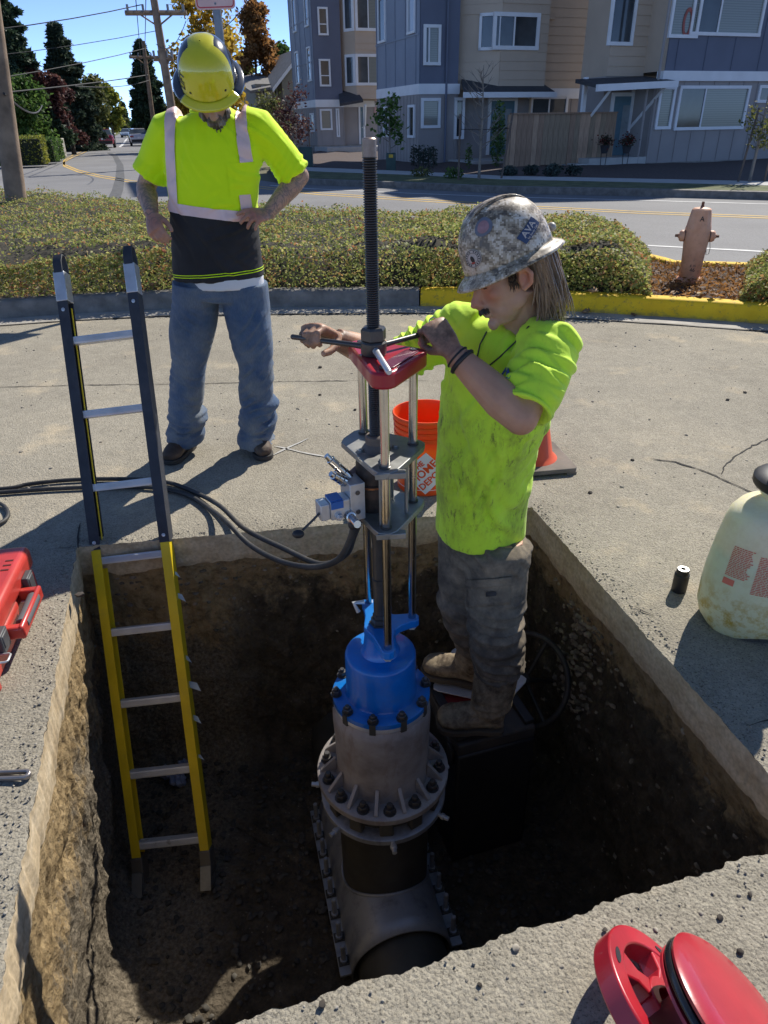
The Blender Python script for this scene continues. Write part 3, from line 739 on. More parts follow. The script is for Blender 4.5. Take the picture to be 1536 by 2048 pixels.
def house_right():
    p0 = atY(1322, 200, 28.5); h = House('townhouse', 'tall townhouse with wide blue bay and white blinds beside the concrete steps', p0)
    a = lambda x, y=200, b=0: h.az(x, y, b)[0]
    zb0, zb1 = h.az(1400, 162)[1], h.az(1400, 142)[1]; D = 4.2; aR = a(1700); aL = a(1213, 150, -1.2)
    up = h.wall('wall', .0, aR, .02, D, zb1, TOP, M_BLUE); lo = h.wall('lower_wall', -.3, aR, .06, D, .05, zb0, M_GREYW)
    h.wall('belly_band', -.1, aR, -.04, .3, zb0, zb1, M_TRIM); h.wall('foundation', -.34, aR, .03, D, -.4, .12, M_FOUND)
    wu = rect(h, 1355, -60, 1393, 77); wu2 = rect(h, 1398, -60, 1518, 74); w1 = rect(h, 1322, 172, 1366, 258); w2 = rect(h, 1362, 171, 1486, 258)
    w1 = (w1[0], w2[0]-.15, w1[2], w1[3])
    h.wall_parent = up; h.battens(.4, aR, .02, zb1, TOP, 1.2, M_BLUE, holes=[wu, wu2]); h.wall_parent = lo; h.battens(.3, aR, .06, .12, zb0, .62, M_GREYW, holes=[w1, w2])
    fw = h.window(*wu, .02, blind=(0, 1)); h.window(*wu2, .02, bars=(.38,), blind=(.4, 1)); h.window(*w1, .06, blind=(0, 1)); h.window(*w2, .06, bars=(.36,), blind=(.4, 1))
    zc = h.az(1373, 52)[1]; ac = a(1374, 52); rr = MB()
    rr.ring_prism([(.2*math.cos(t*PI/12), .42*math.sin(t*PI/12)) for t in range(24)], [(.11*math.cos(t*PI/12), .31*math.sin(t*PI/12)) for t in range(24)], 0, .012, frame((ac, -.002, zc+.1), (1, 0, 0), (0, 0, 1), (0, -1, 0)))
    h.part('window_letter', rr, plain('red window letter', (.35, .09, .07), .6), fw)
    h.window(*rect(h, 1521, 170, 1600, 205), .06, trim=.1)
    # tan wing to the left with the entrance
    b0 = 1.2; wg = h.wall('wing_wall', aL, .02, b0, b0+1.6, zb1-.1, TOP, M_TAN); h.wall_parent = wg
    hw = rect(h, 1230, -60, 1263, 92, -b0); h.boards(wg, aL, .0, b0, zb1-.1, TOP, .3, M_TAN, holes=[hw]); h.window(*hw, b0, trim=.11)
    h.wall('entrance_wall', aL, -.28, b0+.02, b0+1.6, .05, zb1-.1, M_GREYW)
    h.wall('return_wall', -.02, .0, .06, b0, zb1, TOP, M_TAN)
    for k, xx in enumerate((1312, 1293)):
        q = a(xx, 200, .1); h.part('downspout', MB().cyl((q, -.06, .12), (q, -.06, zb0 if k else TOP), .045, 8), M_GREYW, smooth=40)
    dr = rect(h, 1224, 185, 1272, 309, -b0); door(h, dr[0], dr[1], dr[2], dr[3], b0, lites=1)
    zr = h.az(1240, 170, .3)[1]; q0, q1 = a(1185, 165, .3), .05; pr = MB()
    pr.add([(q0, -.6, zr), (q1, -.6, zr+.12), (q1, b0, zr+.34), (q0+.3, b0, zr+.24), (q0, -.6, zr-.1), (q1, -.6, zr), (q1, b0, zr+.22), (q0+.3, b0, zr+.12)], [(0, 1, 2, 3), (7, 6, 5, 4), (0, 4, 5, 1), (1, 5, 6, 2), (2, 6, 7, 3), (3, 7, 4, 0)])
    rf = h.part('porch_roof', pr, M_ROOF); h.part('gutter', MB().add([(q0-.05, -.72, zr-.2), (q1, -.72, zr-.08), (q1, -.6, zr-.08), (q0-.05, -.6, zr-.2), (q0-.05, -.72, zr), (q1, -.72, zr+.12), (q1, -.6, zr+.12), (q0-.05, -.6, zr)], [(0, 3, 2, 1), (4, 5, 6, 7), (0, 1, 5, 4), (1, 2, 6, 5), (2, 3, 7, 6), (3, 0, 4, 7)]), M_TRIM, rf)
    for q in (q0+.7, q1-.35):
        bk_ = MB().tube([(q, -.5, zr-.05), (q, b0-.05, zr-1.3)], .06, 4, ref=(1, 0, 0)); bk_.span((q-.07, b0-.1, zr-1.45), (q+.07, b0+.02, zr+.3)); h.part('porch_bracket', bk_, M_TRIM)
    zs = dr[2]-.02
    h.wall('stoop', q0+.35, -.35, -.1, b0+.02, -.2, zs, M_SIDE)
    for k in range(3): h.wall('step', q0+.35-.45*(k+1), q0+.35-.45*k-.003, -.1+.05*k, b0, -.2, zs-.16*(k+1), M_SIDE)
    gable(h, -.1, aR, .0, D, TOP+.6, 1.4)
house_right()
def house_left():
    p0 = atY(629, 150, 50); h = House('townhouse', 'farther townhouse with blue corner and tan bay windows behind the young trees', p0)
    a = lambda x, y=150, b=0: h.az(x, y, b)[0]
    zb = h.az(629, 207)[1]; D = 5.6; aB, aE = a(684), a(785); T = 10.3; base = h.az(629, 300)[1]
    cw = h.wall('wall', .02, aB, .02, D, base, T, M_BLUE); tw = h.wall('wall', aB, aE, .5, D, base, T, M_TAN); h.wall_parent = cw
    h.wall('lower_wall', 0, aB+.03, 0, .3, base, zb-.2, M_GREYW); h.wall('belly_band', -.06, aB+.05, -.06, .2, zb-.2, zb+.2, M_TRIM); h.wall('foundation', -.05, aE, -.04, D, base-.5, base+.25, M_FOUND)
    for r_ in ((634, 14, 657, 71), (637, 118, 662, 173), (639, 218, 665, 260)): h.window(*rect(h, *r_), 0, blind=(0, 1) if r_[1] == 218 else (0, 0), horiz=.4 if r_[1] < 200 else None)
    h.window(*rect(h, 671, 217, 680, 274), 0, trim=.09)
    h.wall_parent = cw; h.battens(.3, aB, .0, base, zb-.2, .5, M_GREYW)
    h.wall('flank_wall', -.025, .0, .02, D, zb, T, M_BLUEL); h.wall('flank_wall', -.027, .0, .02, D, base, zb-.2, M_GREYW); h.wall('belly_band', -.06, .02, .2, D, zb-.2, zb+.2, M_TRIM)
    h.battens(.4, D, -.025, zb+.2, T, 1.1, M_BLUEL, axis='y'); h.battens(.4, D, -.025, base, zb-.2, .5, M_GREYW, axis='y')
    for zz in (zb+2.2, zb+4.4): h.part('batten', MB().span((-.055, .05, zz-.04), (-.025, D, zz+.04)), M_BLUEL, cw)
    for y0 in (.5, 3.6):
        for zz in (zb+1.2, zb+4.0): h.window(y0, y0+.9, zz, zz+1.8, -.025, side=1, trim=.09)
        h.window(y0, y0+.9, base+1, zb-.5, -.025, side=1, trim=.09)
    bz = h.az(740, 198, .6)[1]; q0, q1 = a(706), a(771); bay = h.part('bay', MB().prism([(aB+.03, .5), (q0, -.6), (q1, -.6), (q1, .51)], bz, T), M_TAN)
    ws_ = [rect(h, 708, -35, 770, 63, .6), rect(h, 710, 108, 770, 171, .6)]; h.wall_parent = bay
    h.boards(bay, q0, q1, -.6, bz, T, .32, M_TAN, holes=ws_)
    for w_ in ws_: h.window(*w_, -.6, bars=(.42,), blind=(.45, 1), trim=.15)
    ux = V((q0-aB-.03, -1.1, 0)); L = ux.length; ux.normalize(); Mc = frame((aB+.03, .5, 0), ux, (-ux.y, ux.x, 0), (0, 0, 1))
    for w_ in ws_:
        f = MB().span((L*.35, -.05, w_[2]), (L, .01, w_[3]), Mc); wn_ = h.part('window', f, M_TRIM); h.part('pane', MB().span((L*.47, -.06, w_[2]+.15), (L*.85, -.045, w_[3]-.15), Mc), M_GLASS, wn_)
    h.wall('belly_band', aB, aE, .4, .6, zb-.2, zb+.15, M_TRIM); h.wall('lower_wall', aB+.04, aE, .46, .6, base, zb-.2, M_GREYW)
    zr = h.az(690, 207, 1.0)[1]; pr = MB().add([(a(665), -1.3, zr), (a(712), -1.3, zr+.2), (a(712), .4, zr+.9), (a(680), .4, zr+.7), (a(665), -1.3, zr-.15), (a(712), -1.3, zr+.05), (a(712), .4, zr+.75), (a(680), .4, zr+.55)], [(0, 1, 2, 3), (7, 6, 5, 4), (0, 4, 5, 1), (1, 5, 6, 2), (2, 6, 7, 3), (3, 7, 4, 0)])
    h.part('porch_roof', pr, M_ROOF); h.part('porch_bracket', MB().tube([(a(717), -1.2, zr-.1), (a(731), .4, zr-1.2)], .08, 4), M_TRIM)
    door(h, a(719), a(732), base+.2, base+2.5, .45, lites=1)
    h.part('notice', MB().span((a(752), .40, 2.0), (a(761), .455, 2.9)), plain('red and white notice', (.55, .36, .36), .6))
    h.wall('porch_slab', a(625), a(760), -2.5, .45, base-.4, base+.18, M_SIDE)
    gable(h, -.0, aE, .0, D, T, 2.6, over=.6)
house_left()
def house_far():
    p0 = atY(566, 200, 66); h = House('house', 'beige two storey house with grey gable roof behind the maroon sapling', p0)
    a = lambda x, y=200: h.az(x, y)[0]; M_BEI = plain('beige siding paint', (.30, .27, .21), .7, var=.08); zt = h.az(556, 160)[1]; zp = h.az(600, 118)[1]
    L = a(520); Rr = a(650)
    w = h.wall('wall', 0, Rr, 0, 9, -.3, zt, M_BEI); h.wall('wall', L, .01, 1.5, 9, -.3, zt-.2, M_BEI); h.wall_parent = w
    zz = 0
    while zz < zt: h.part('siding_board', MB().span((0, -.03, zz), (Rr, 0, zz+.34)), M_BEI, w); zz += .36
    h.part('gable_wall', MB().add([(0, .0, zt), (Rr, .0, zt), (Rr*.55, .0, zp+.6), (0, 9, zt), (Rr, 9, zt), (Rr*.55, 9, zp+.6)], [(0, 1, 2), (5, 4, 3), (0, 3, 4, 1)]), M_BEI)
    M_SH = plain('grey weathered shingle', (.22, .21, .20), .9, var=.2, vs=4, bump=.5, bs=20)
    rf = MB(); t_ = .2
    for p in ([(-.9, -.7, zt-.55), (Rr*.55, -.7, zp+.9), (Rr*.55, 9.5, zp+.9), (-.9, 9.5, zt-.55)], [(Rr*.55, -.7, zp+.9), (Rr+.9, -.7, zt-.4), (Rr+.9, 9.5, zt-.4), (Rr*.55, 9.5, zp+.9)], [(L-.6, .6, zt-.7), (.1, .6, zt-.3), (.1, 9.5, zt+1.0), (L-.6, 9.5, zt+.6)]):
        rf.add(p+[(x, y, z-t_) for x, y, z in p], [(0, 1, 2, 3), (7, 6, 5, 4), (0, 4, 5, 1), (1, 5, 6, 2), (2, 6, 7, 3), (3, 7, 4, 0)])
    r_ = h.part('roof', rf, M_SH); h.part('barge_board', MB().add([(-.95, -.75, zt-.6), (Rr*.55, -.75, zp+.9), (Rr*.55, -.75, zp+.6), (-.95, -.75, zt-.9)], [(0, 1, 2, 3)]), M_TRIM, r_)
    for x0 in (522, 535, 546):
        r0 = rect(h, x0, 172, x0+6, 195, -1.5); h.window(r0[0], r0[1]+.15, r0[2], r0[3], 1.5, trim=.08)
    h.part('carport_roof', MB().add([(a(548), -2.5, h.az(548, 232)[1]), (a(605), -2.5, h.az(605, 195)[1]), (a(605), 0, h.az(605, 195)[1]), (a(548), 0, h.az(548, 232)[1]), (a(548), -2.5, h.az(548, 238)[1]), (a(605), -2.5, h.az(605, 201)[1]), (a(605), 0, h.az(605, 201)[1]), (a(548), 0, h.az(548, 238)[1])], [(0, 1, 2, 3), (7, 6, 5, 4), (0, 4, 5, 1), (1, 5, 6, 2), (3, 7, 4, 0)]), M_SH)
house_far()
# cedar fence between the two nearer townhouses
def fence():
    A = atz(1018, 326, 0.0); Bq = atz(1195, 316, .12); A = atY(1018, 322, 27.2); Bq = atY(1222, 311, 28.6); ztop = atY(1018, 226, 27.2).z
    u = V((Bq.x-A.x, Bq.y-A.y, 0)); L = u.length; u.normalize(); f = thing('fence', 'tall cedar board fence joining the two nearer townhouses', 'fence', (A.x, A.y, 0), math.atan2(u.y, u.x))
    n = 20; w = L/n; me = [MB().span((.004, -.012, .08+.02*k), (w-.004, .012, ztop-.06)).mesh('board') for k in range(3)]
    for k in range(15): 
        pass
    var = []
    for k in range(5):
        m_ = MB().span((.004, -.012, .10+.012*k), (w-.004, .012, ztop-.05)).mesh('board'); m_.materials.append(CED[k]); var.append(m_)
    for i in range(n): link('board', var[random.randrange(5)], None, f, Matrix.Translation((i*w, random.uniform(-.006, .006), 0)))
    obj('cap_rail', MB().span((-.05, -.07, ztop-.05), (L+.02, .07, ztop)), CED[1], f, smooth=0, local=True)
    for x in (-.05, L*.5, L): obj('post', MB().span((x-.05, .014, -.3), (x+.05, .11, ztop-.05)), CED[0], f, smooth=0, local=True)
    for z in (.35, ztop-.35): obj('rail', MB().span((0, .014, z-.045), (L, .05, z+.045)), CED[2], f, smooth=0, local=True)
    obj('bottom_board', MB().span((0, -.02, -.15), (L, .02, .095)), plain('dark kick board', (.05, .035, .03), .9), f, smooth=0, local=True)
fence()
# ================================================================== foliage
def mat_leaf(name, stops, trans=.45, rough=.6, ns=1.2):
    t = NT(name); g = t.node('ShaderNodeNewGeometry').outputs['Random Per Island']
    f = t.math('ADD', t.math('MULTIPLY', g, .62), t.math('MULTIPLY', t.noise(ns, 3), .5))
    c = t.ramp(f, stops); t.n.remove(t.b)
    o = t.n['Material Output']; p = t.n.new('ShaderNodeBsdfPrincipled'); p.inputs['Roughness'].default_value = rough; p.inputs['Specular IOR Level'].default_value = .35
    tr = t.n.new('ShaderNodeBsdfTranslucent'); mx = t.n.new('ShaderNodeMixShader'); mx.inputs[0].default_value = trans
    t.l.new(c, p.inputs['Base Color']); t.l.new(c, tr.inputs[0]); t.l.new(p.outputs[0], mx.inputs[1]); t.l.new(tr.outputs[0], mx.inputs[2]); t.l.new(mx.outputs[0], o.inputs[0]); return t.m
def leaf_quads(P, size, rng, up=.35, aspect=.55, N=None):
    """a folded leaf (two quads' worth of area as one diamond) at each point."""
    n = len(P); P = np.asarray(P, float); d = rng.normal(size=(n, 3)); d[:, 2] *= .7; d /= np.linalg.norm(d, axis=1)[:, None]
    nn = rng.normal(size=(n, 3)) if N is None else np.asarray(N)+rng.normal(size=(n, 3))*.6
    nn[:, 2] += up; nn -= (nn*d).sum(1)[:, None]*d; nn /= np.linalg.norm(nn, axis=1)[:, None]+1e-9; w = np.cross(nn, d)
    s = (np.asarray(size)*rng.uniform(.65, 1.35, n))[:, None] if np.ndim(size) else (size*rng.uniform(.65, 1.35, n))[:, None]
    a = P-d*s*.5; b = P+w*s*aspect*.5+nn*s*.06; c = P+d*s*.5; e = P-w*s*aspect*.5+nn*s*.06
    v = np.stack([a, b, c, e], 1).reshape(-1, 3); f = np.arange(4*n).reshape(-1, 4); return v, f
LEAF = {
 'fir': mat_leaf('dark fir needles', [(.2, (.02, .04, .027)), (.55, (.045, .08, .045)), (.9, (.09, .13, .065))], .25),
 'fir2': mat_leaf('grey green fir needles', [(.2, (.026, .044, .032)), (.55, (.055, .085, .055)), (.9, (.11, .14, .08))], .25),
 'plum': mat_leaf('purple plum leaves', [(.2, (.04, .016, .017)), (.6, (.10, .04, .038)), (.9, (.18, .085, .06))], .35),
 'green': mat_leaf('green leaves', [(.2, (.03, .06, .015)), (.55, (.08, .155, .035)), (.9, (.17, .26, .06))], .45),
 'olive': mat_leaf('olive leaves', [(.2, (.045, .058, .02)), (.55, (.12, .135, .042)), (.9, (.25, .24, .075))], .45),
 'lime': mat_leaf('yellow green leaves', [(.2, (.08, .10, .02)), (.55, (.21, .24, .04)), (.9, (.42, .38, .06))], .5),
 'gold': mat_leaf('golden autumn leaves', [(.15, (.16, .15, .03)), (.5, (.42, .29, .04)), (.9, (.65, .42, .06))], .55),
 'rust': mat_leaf('rusty autumn leaves', [(.15, (.10, .07, .03)), (.5, (.27, .13, .045)), (.9, (.42, .22, .08))], .5),
 'orange': mat_leaf('orange leaves', [(.2, (.20, .06, .02)), (.8, (.42, .15, .05))], .45),
 'blue': mat_leaf('blue green shrub leaves', [(.2, (.02, .035, .03)), (.8, (.075, .10, .08))], .3)}
M_BARK = plain('grey brown bark', (.085, .07, .055), .95, var=.35, vs=5, bump=.8, bs=18)
def tree(name, label, base, top, wid, kind, leafm, n=7000, leaf=.22, group='trees along the street', trunk=.18, low=.18, seed=1, blobs=9, cat='tree'):
    """base: point on the ground; top: height; wid: crown half width in metres."""
    rng = np.random.default_rng(seed); h = top; root = thing(name, label, cat, base, 0, group); rd = random.Random(seed)
    tb = MB(); lean = (rd.uniform(-.03, .03)*h, rd.uniform(-.03, .03)*h)
    if kind == 'fir':
        tb.tube([(0, 0, -.1), (lean[0]*.5, lean[1]*.5, h*.5), (lean[0], lean[1], h*.98)], [trunk, trunk*.6, .02], 8)
        pts = []; nor = []
        lv = int(h*2.8)
        for k in range(lv):
            z = h*(low+(1-low)*(k/lv)**.9); fr_ = 1-(z/h-low)/(1-low); R0 = wid*(fr_**.7)*rd.uniform(.9, 1.45)+.15
            for b in range(rd.randint(9, 12)):
                az = rd.uniform(0, 6.283); L = R0*rd.uniform(.75, 1.15); droop = rd.uniform(.12, .42)
                if L > .9: tb.tube([(0, 0, z), (math.cos(az)*L*.5, math.sin(az)*L*.5, z-L*droop*.3), (math.cos(az)*L*.93, math.sin(az)*L*.93, z-L*droop*.9+L*.12)], [.05+.01*L, .03, .008], 4)
                m = max(8, int(n*L/(lv*6*wid)*3.2)); t = rng.uniform(.12, 1, m)**.8; sp_ = rng.normal(size=(m, 3))*np.array([.10, .10, .07])*(L*(1.05-t)[:, None]+.25)
                p = np.stack([np.cos(az)*L*t, np.sin(az)*L*t, z-L*droop*t+.12*L*t*t], 1)+sp_; pts.append(p)
        P = np.concatenate(pts); v, f = leaf_quads(P, leaf*1.5, rng, up=.2, aspect=.36)
    else:
        tb.tube([(0, 0, -.1), (lean[0]*.3, lean[1]*.3, h*.3), (lean[0], lean[1], h*.75)], [trunk, trunk*.75, trunk*.2], 8)
        pts = []; cs = []
        for b in range(blobs):
            az = rd.uniform(0, 6.283); zz = rd.uniform(low+.1, .93); k = math.sin(PI*min(1, max(0, (zz-low)/(1.0-low)))**.75)
            rr = wid*k*rd.uniform(.25, .75); c = V((math.cos(az)*rr+lean[0]*zz, math.sin(az)*rr+lean[1]*zz, zz*h)); cs.append(c)
            tb.tube([(lean[0]*zz*.5, lean[1]*zz*.5, h*zz*.55), (c.x*.5, c.y*.5, h*zz*.78), (c.x, c.y, c.z)], [trunk*.4, trunk*.22, .015], 5)
        per_ = n//(blobs*8)
        for c in cs:
            for q in range(8):
                R1 = wid*rd.uniform(.30, .5); d = V((rd.gauss(0, 1), rd.gauss(0, 1), rd.gauss(0, .8))); d.normalize()
                cc = c+d*R1*rd.uniform(.5, 1.0); cc.z = min(cc.z, h*1.02)
                pts.append(rng.normal(size=(per_, 3))*np.array([.20, .20, .16])*wid*.62+np3(cc))
        P = np.concatenate(pts); P = P[P[:, 2] > h*low*.5]; v, f = leaf_quads(P, leaf, rng)
    obj('trunk', tb, M_BARK, root, smooth=60, local=True)
    link('crown', np_mesh('crown', v, f), LEAF[leafm], root); return root
def tree_px(name, label, xb, yb, ytop, wpx, dist, kind, leafm, **kw):
    p = atY(xb, yb, dist); zt = atY(xb, ytop, dist).z; w = abs(atY(xb+wpx, ytop, dist).x-atY(xb, ytop, dist).x)
    return tree(name, label, (p.x, p.y, 0.0), zt, w, kind, leafm, **kw)
tree_px('fir_tree', 'tall dark fir at the street corner, its top out of sight behind the wooden pole', 40, 270, -90, 80, 50, 'fir', 'fir', n=22000, leaf=.42, seed=3, trunk=.4, low=.12)
tree_px('fir_tree', 'slender pointed dark fir beside the purple leaved tree', 152, 268, 42, 46, 62, 'fir', 'fir2', n=12000, leaf=.40, seed=5, trunk=.3, low=.05)
tree_px('fir_tree', 'dark fir behind the bushy ivy green tree', -30, 272, -60, 70, 58, 'fir', 'fir2', n=12000, leaf=.45, seed=8, trunk=.35)
tree_px('plum_tree', 'purple leaved plum tree standing between the two dark firs', 100, 272, 115, 50, 50, 'round', 'plum', n=6000, leaf=.28, seed=11, low=.3)
tree_px('plum_tree', 'smaller maroon leaved tree low beside the slender fir', 142, 276, 172, 34, 54, 'round', 'plum', n=5000, leaf=.24, seed=12, low=.1)
tree_px('ivy_tree', 'dense bright green bushy tree above the clipped box hedges', 58, 283, 160, 72, 44, 'round', 'green', n=11000, leaf=.24, seed=13, low=.04, blobs=12)
tree_px('street_tree', 'olive green tree behind the orange bush', 196, 272, 160, 44, 85, 'round', 'olive', n=7000, leaf=.42, seed=15, low=.05)
tree_px('street_tree', 'tall yellow green tree lining the left of the street', 226, 264, 168, 30, 115, 'round', 'lime', n=6000, leaf=.5, seed=16, low=.04)
tree_px('street_tree', 'small olive tree far down the left of the street', 243, 262, 222, 14, 150, 'round', 'olive', n=3000, leaf=.6, seed=17, low=.03)
tree_px('street_tree', 'farthest low tree where the street vanishes', 256, 260, 240, 11, 210, 'round', 'fir2' if False else 'olive', n=1800, leaf=.7, seed=18, low=.03)
tree_px('bush', 'orange leaved bush beside the red car', 198, 272, 246, 12, 75, 'round', 'orange', n=1600, leaf=.25, seed=19, low=.1, trunk=.06, cat='bush')
tree_px('fir_tree', 'lone dark conifer on the horizon at the end of the street', 252, 258, 205, 7, 260, 'fir', 'fir2', n=2500, leaf=1.2, seed=20, low=.03)
tree_px('fir_tree', 'flat topped conifer behind the leaning utility pole', 306, 262, 78, 32, 92, 'fir', 'fir', n=12000, leaf=.5, seed=21, low=.14)
tree_px('fir_tree', 'dark conifer hidden partly by the yellow hard hat', 385, 262, 130, 35, 80, 'fir', 'fir', n=8000, leaf=.5, seed=22, low=.1)
tree_px('street_tree', 'round dark green tree above the parked white car', 292, 262, 208, 34, 95, 'round', 'green', n=6000, leaf=.4, seed=23, low=.05)
tree_px('autumn_tree', 'golden yellow autumn tree behind the red and white sign', 436, 262, -50, 92, 58, 'round', 'gold', n=11000, leaf=.36, seed=25, low=.12, blobs=14)
tree_px('autumn_tree', 'rusty brown autumn tree above the beige house', 520, 262, 0, 52, 74, 'round', 'rust', n=6500, leaf=.4, seed=26, low=.2, blobs=11)
tree_px('street_tree', 'green tree beside the blue corner of the farther townhouse', 572, 262, 38, 36, 80, 'round', 'green', n=7000, leaf=.42, seed=27, low=.1, blobs=11)
tree_px('street_tree', 'yellow green tree low behind the raised sleeve', 500, 262, 120, 40, 88, 'round', 'lime', n=5000, leaf=.45, seed=28, low=.05)
for i, (x, yt, w, D, kd, lm, lb) in enumerate([(-120, 30, 70, 52, 'round', 'olive', 'olive green tree on the lawn well beyond the wooden pole'), (-240, -40, 80, 60, 'fir', 'fir', 'broad dark fir beyond the lawn past the olive tree'), (-380, 60, 80, 55, 'round', 'green', 'bushy green tree farthest along the lawn'), (-520, 0, 90, 70, 'fir', 'fir2', 'grey green fir at the far end of the lawn')]):
    tree_px('lawn_tree', lb, x, 275, yt, w, D, kd, lm, n=7000, leaf=.4, seed=140+i, low=.06, group='trees along the street')
# clipped hedges on the left lawn
def hedge_box(c, s, n, seed, label, lm='green', rot=.3):
    rng = np.random.default_rng(seed); P = rng.uniform(-.5, .5, (n, 3)); k = rng.integers(0, 3, n); sg = rng.choice([-.5, .5], n)
    P[np.arange(n), k] = sg; P *= np.array(s); P[:, 2] += s[2]/2; P += rng.normal(size=(n, 3))*.04; P = P[P[:, 2] > 0]
    v, f = leaf_quads(P, .11, rng); r_ = thing('clipped_hedge', label, 'hedge', c, rot, 'clipped hedges on the left lawn')
    obj('inner_twigs', MB().box((0, 0, s[2]*.47), (s[0]*.9, s[1]*.9, s[2]*.9)), plain('hedge inner twigs', (.02, .025, .012), .95), r_, smooth=0, local=True); link('foliage', np_mesh('foliage', v, f), LEAF[lm], r_)
for i, (x, y, d, sx, lb) in enumerate([(42, 299, 36, 2.0, 'yellow green clipped box hedge beside the lawn edge'), (68, 297, 39, 2.0, 'dark green clipped hedge next to the yellow green one'), (86, 295, 42, 1.8, 'small dark clipped hedge nearest the grey kerb box')]):
    p = atY(x, y, d); hedge_box((p.x, p.y, .12), (sx, 1.5, 1.1-.1*i), 2600, 40+i, lb, 'lime' if i == 0 else 'green')
p = atY(115, 294, 46); obj('utility_box', MB().box((p.x, p.y, .55), (.7, .6, 1.0)), plain('beige utility box', (.38, .35, .29), .7), bevel=.04, label='beige utility box beside the lawn by the clipped hedges', cat='utility box', origin=(p.x, p.y, .05))
# ------------------------------------------------------------------ evergreen ground cover in the planting bed
M_COVER = mat_leaf('cotoneaster leaves', [(.16, (.07, .095, .025)), (.34, (.19, .235, .06)), (.54, (.37, .41, .11)), (.72, (.54, .50, .17)), (.83, (.45, .24, .10)), (.95, (.46, .13, .07))], .45, rough=.6, ns=2.2)
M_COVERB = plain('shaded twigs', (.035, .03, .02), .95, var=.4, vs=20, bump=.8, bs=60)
def cover(a0, a1, label, n, seed, hmax=.36, taper=(0, 0)):
    rng = np.random.default_rng(seed); S = rng.uniform(a0, a1, n); T = rng.uniform(0, 1, n)
    def height(s_, t_, p):
        prof = min(1, (t_/.10))**.6*min(1, (1-t_)/.12)**.5; e0 = min(1, (s_-a0)/max(1e-6, taper[0])) if taper[0] else 1; e1 = min(1, (a1-s_)/max(1e-6, taper[1])) if taper[1] else 1
        return .13+hmax*prof*min(max(e0, 0)**.5, max(e1, 0)**.5)*(1+.25*noise.noise(V((p.x*1.1, p.y*1.1, 5)))+.16*noise.noise(V((p.x*3.5, p.y*3.5, 2))))
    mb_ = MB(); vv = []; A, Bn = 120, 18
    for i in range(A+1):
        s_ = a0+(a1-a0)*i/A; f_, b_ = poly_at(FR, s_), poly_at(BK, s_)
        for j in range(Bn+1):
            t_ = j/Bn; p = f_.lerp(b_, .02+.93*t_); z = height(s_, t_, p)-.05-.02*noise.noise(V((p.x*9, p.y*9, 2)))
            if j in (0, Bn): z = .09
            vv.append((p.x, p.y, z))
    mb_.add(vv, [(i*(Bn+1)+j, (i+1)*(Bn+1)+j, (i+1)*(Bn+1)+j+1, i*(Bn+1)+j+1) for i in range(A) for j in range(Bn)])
    P = []
    for s_, t_ in zip(S, T):
        f_, b_ = poly_at(FR, s_), poly_at(BK, s_); p = f_.lerp(b_, .0+.96*t_); z = height(s_, t_, p)
        r0 = rng.random()
        if t_ < .12: P.append((p.x+rng.normal()*.02, p.y+rng.normal()*.03, .12+(z-.10)*r0))
        else: P.append((p.x, p.y, z+abs(rng.normal())*.025-.015))
    nf = n//4        # the leafy front face above the kerb
    for s_ in rng.uniform(a0, a1, nf):
        f_ = poly_at(FR, s_); hh = height(s_, .10, f_); z = .15+(hh-.15)*rng.random()**.7; P.append((f_.x, f_.y+.02+rng.normal()*.03+.10*(z-.1), z))
    v, f = leaf_quads(P, .034, rng, up=1.1, aspect=.6)
    o = link('ground_cover', np_mesh('ground_cover', v, f), M_COVER); tag(o, label, 'ground cover', 'ground cover in the planting bed', 'stuff')
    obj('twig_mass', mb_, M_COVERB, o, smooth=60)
HY = atz(1386, 572, .12)
cover(.03, .735, 'evergreen ground cover growing behind the grey and yellow kerb up to the hydrant', 62000, 51, taper=(0, .035))
cover(.815, .985, 'evergreen ground cover starting on the far side of the hydrant', 15000, 52, taper=(.05, 0))
rng = np.random.default_rng(77); P = []
for i in range(2600):     # dry brown tufts around the hydrant
    s_ = rng.uniform(.71, .84); t_ = rng.uniform(0, .95); p = poly_at(FR, s_).lerp(poly_at(BK, s_), t_); P.append((p.x, p.y, .14+.05*rng.random()))
v, f = leaf_quads(P, .05, rng, up=.2, aspect=.35); o = link('dry_litter', np_mesh('dry_litter', v, f), LEAF['rust']); tag(o, 'dry reddish brown litter around the foot of the hydrant', 'leaf litter', None, 'stuff')
# curled dry leaves along the kerb
def dry_leaf(p, size, rz, tone, label=None):
    m = MB(); n = 7; vv = []
    for i in range(n):
        t = i/(n-1); w = size*.36*math.sin(PI*min(1, t*.95+.03))**.8
        for j in (-1, 0, 1): vv.append((j*w, (t-.5)*size, size*(.12*j*j+.18*(2*t-1)**2)+.004))
    m.add(vv, [(i*3+j, i*3+j+1, (i+1)*3+j+1, (i+1)*3+j) for i in range(n-1) for j in range(2)])
    o = obj('dry_leaf', m, tone, smooth=80, label=label or 'curled dry brown leaf fallen along the kerb', cat='leaf', group='dry leaves along the kerb'); o.location = p; o.rotation_euler = (random.uniform(-.2, .2), random.uniform(-.2, .2), rz); solid(o, .0015, 0); return o
TONES = [plain('dry leaf tan', (.30, .19, .10), .8, var=.3, vs=20), plain('dry leaf brown', (.20, .11, .06), .8, var=.3, vs=20), plain('dry leaf pale', (.42, .33, .20), .8, var=.3, vs=20)]
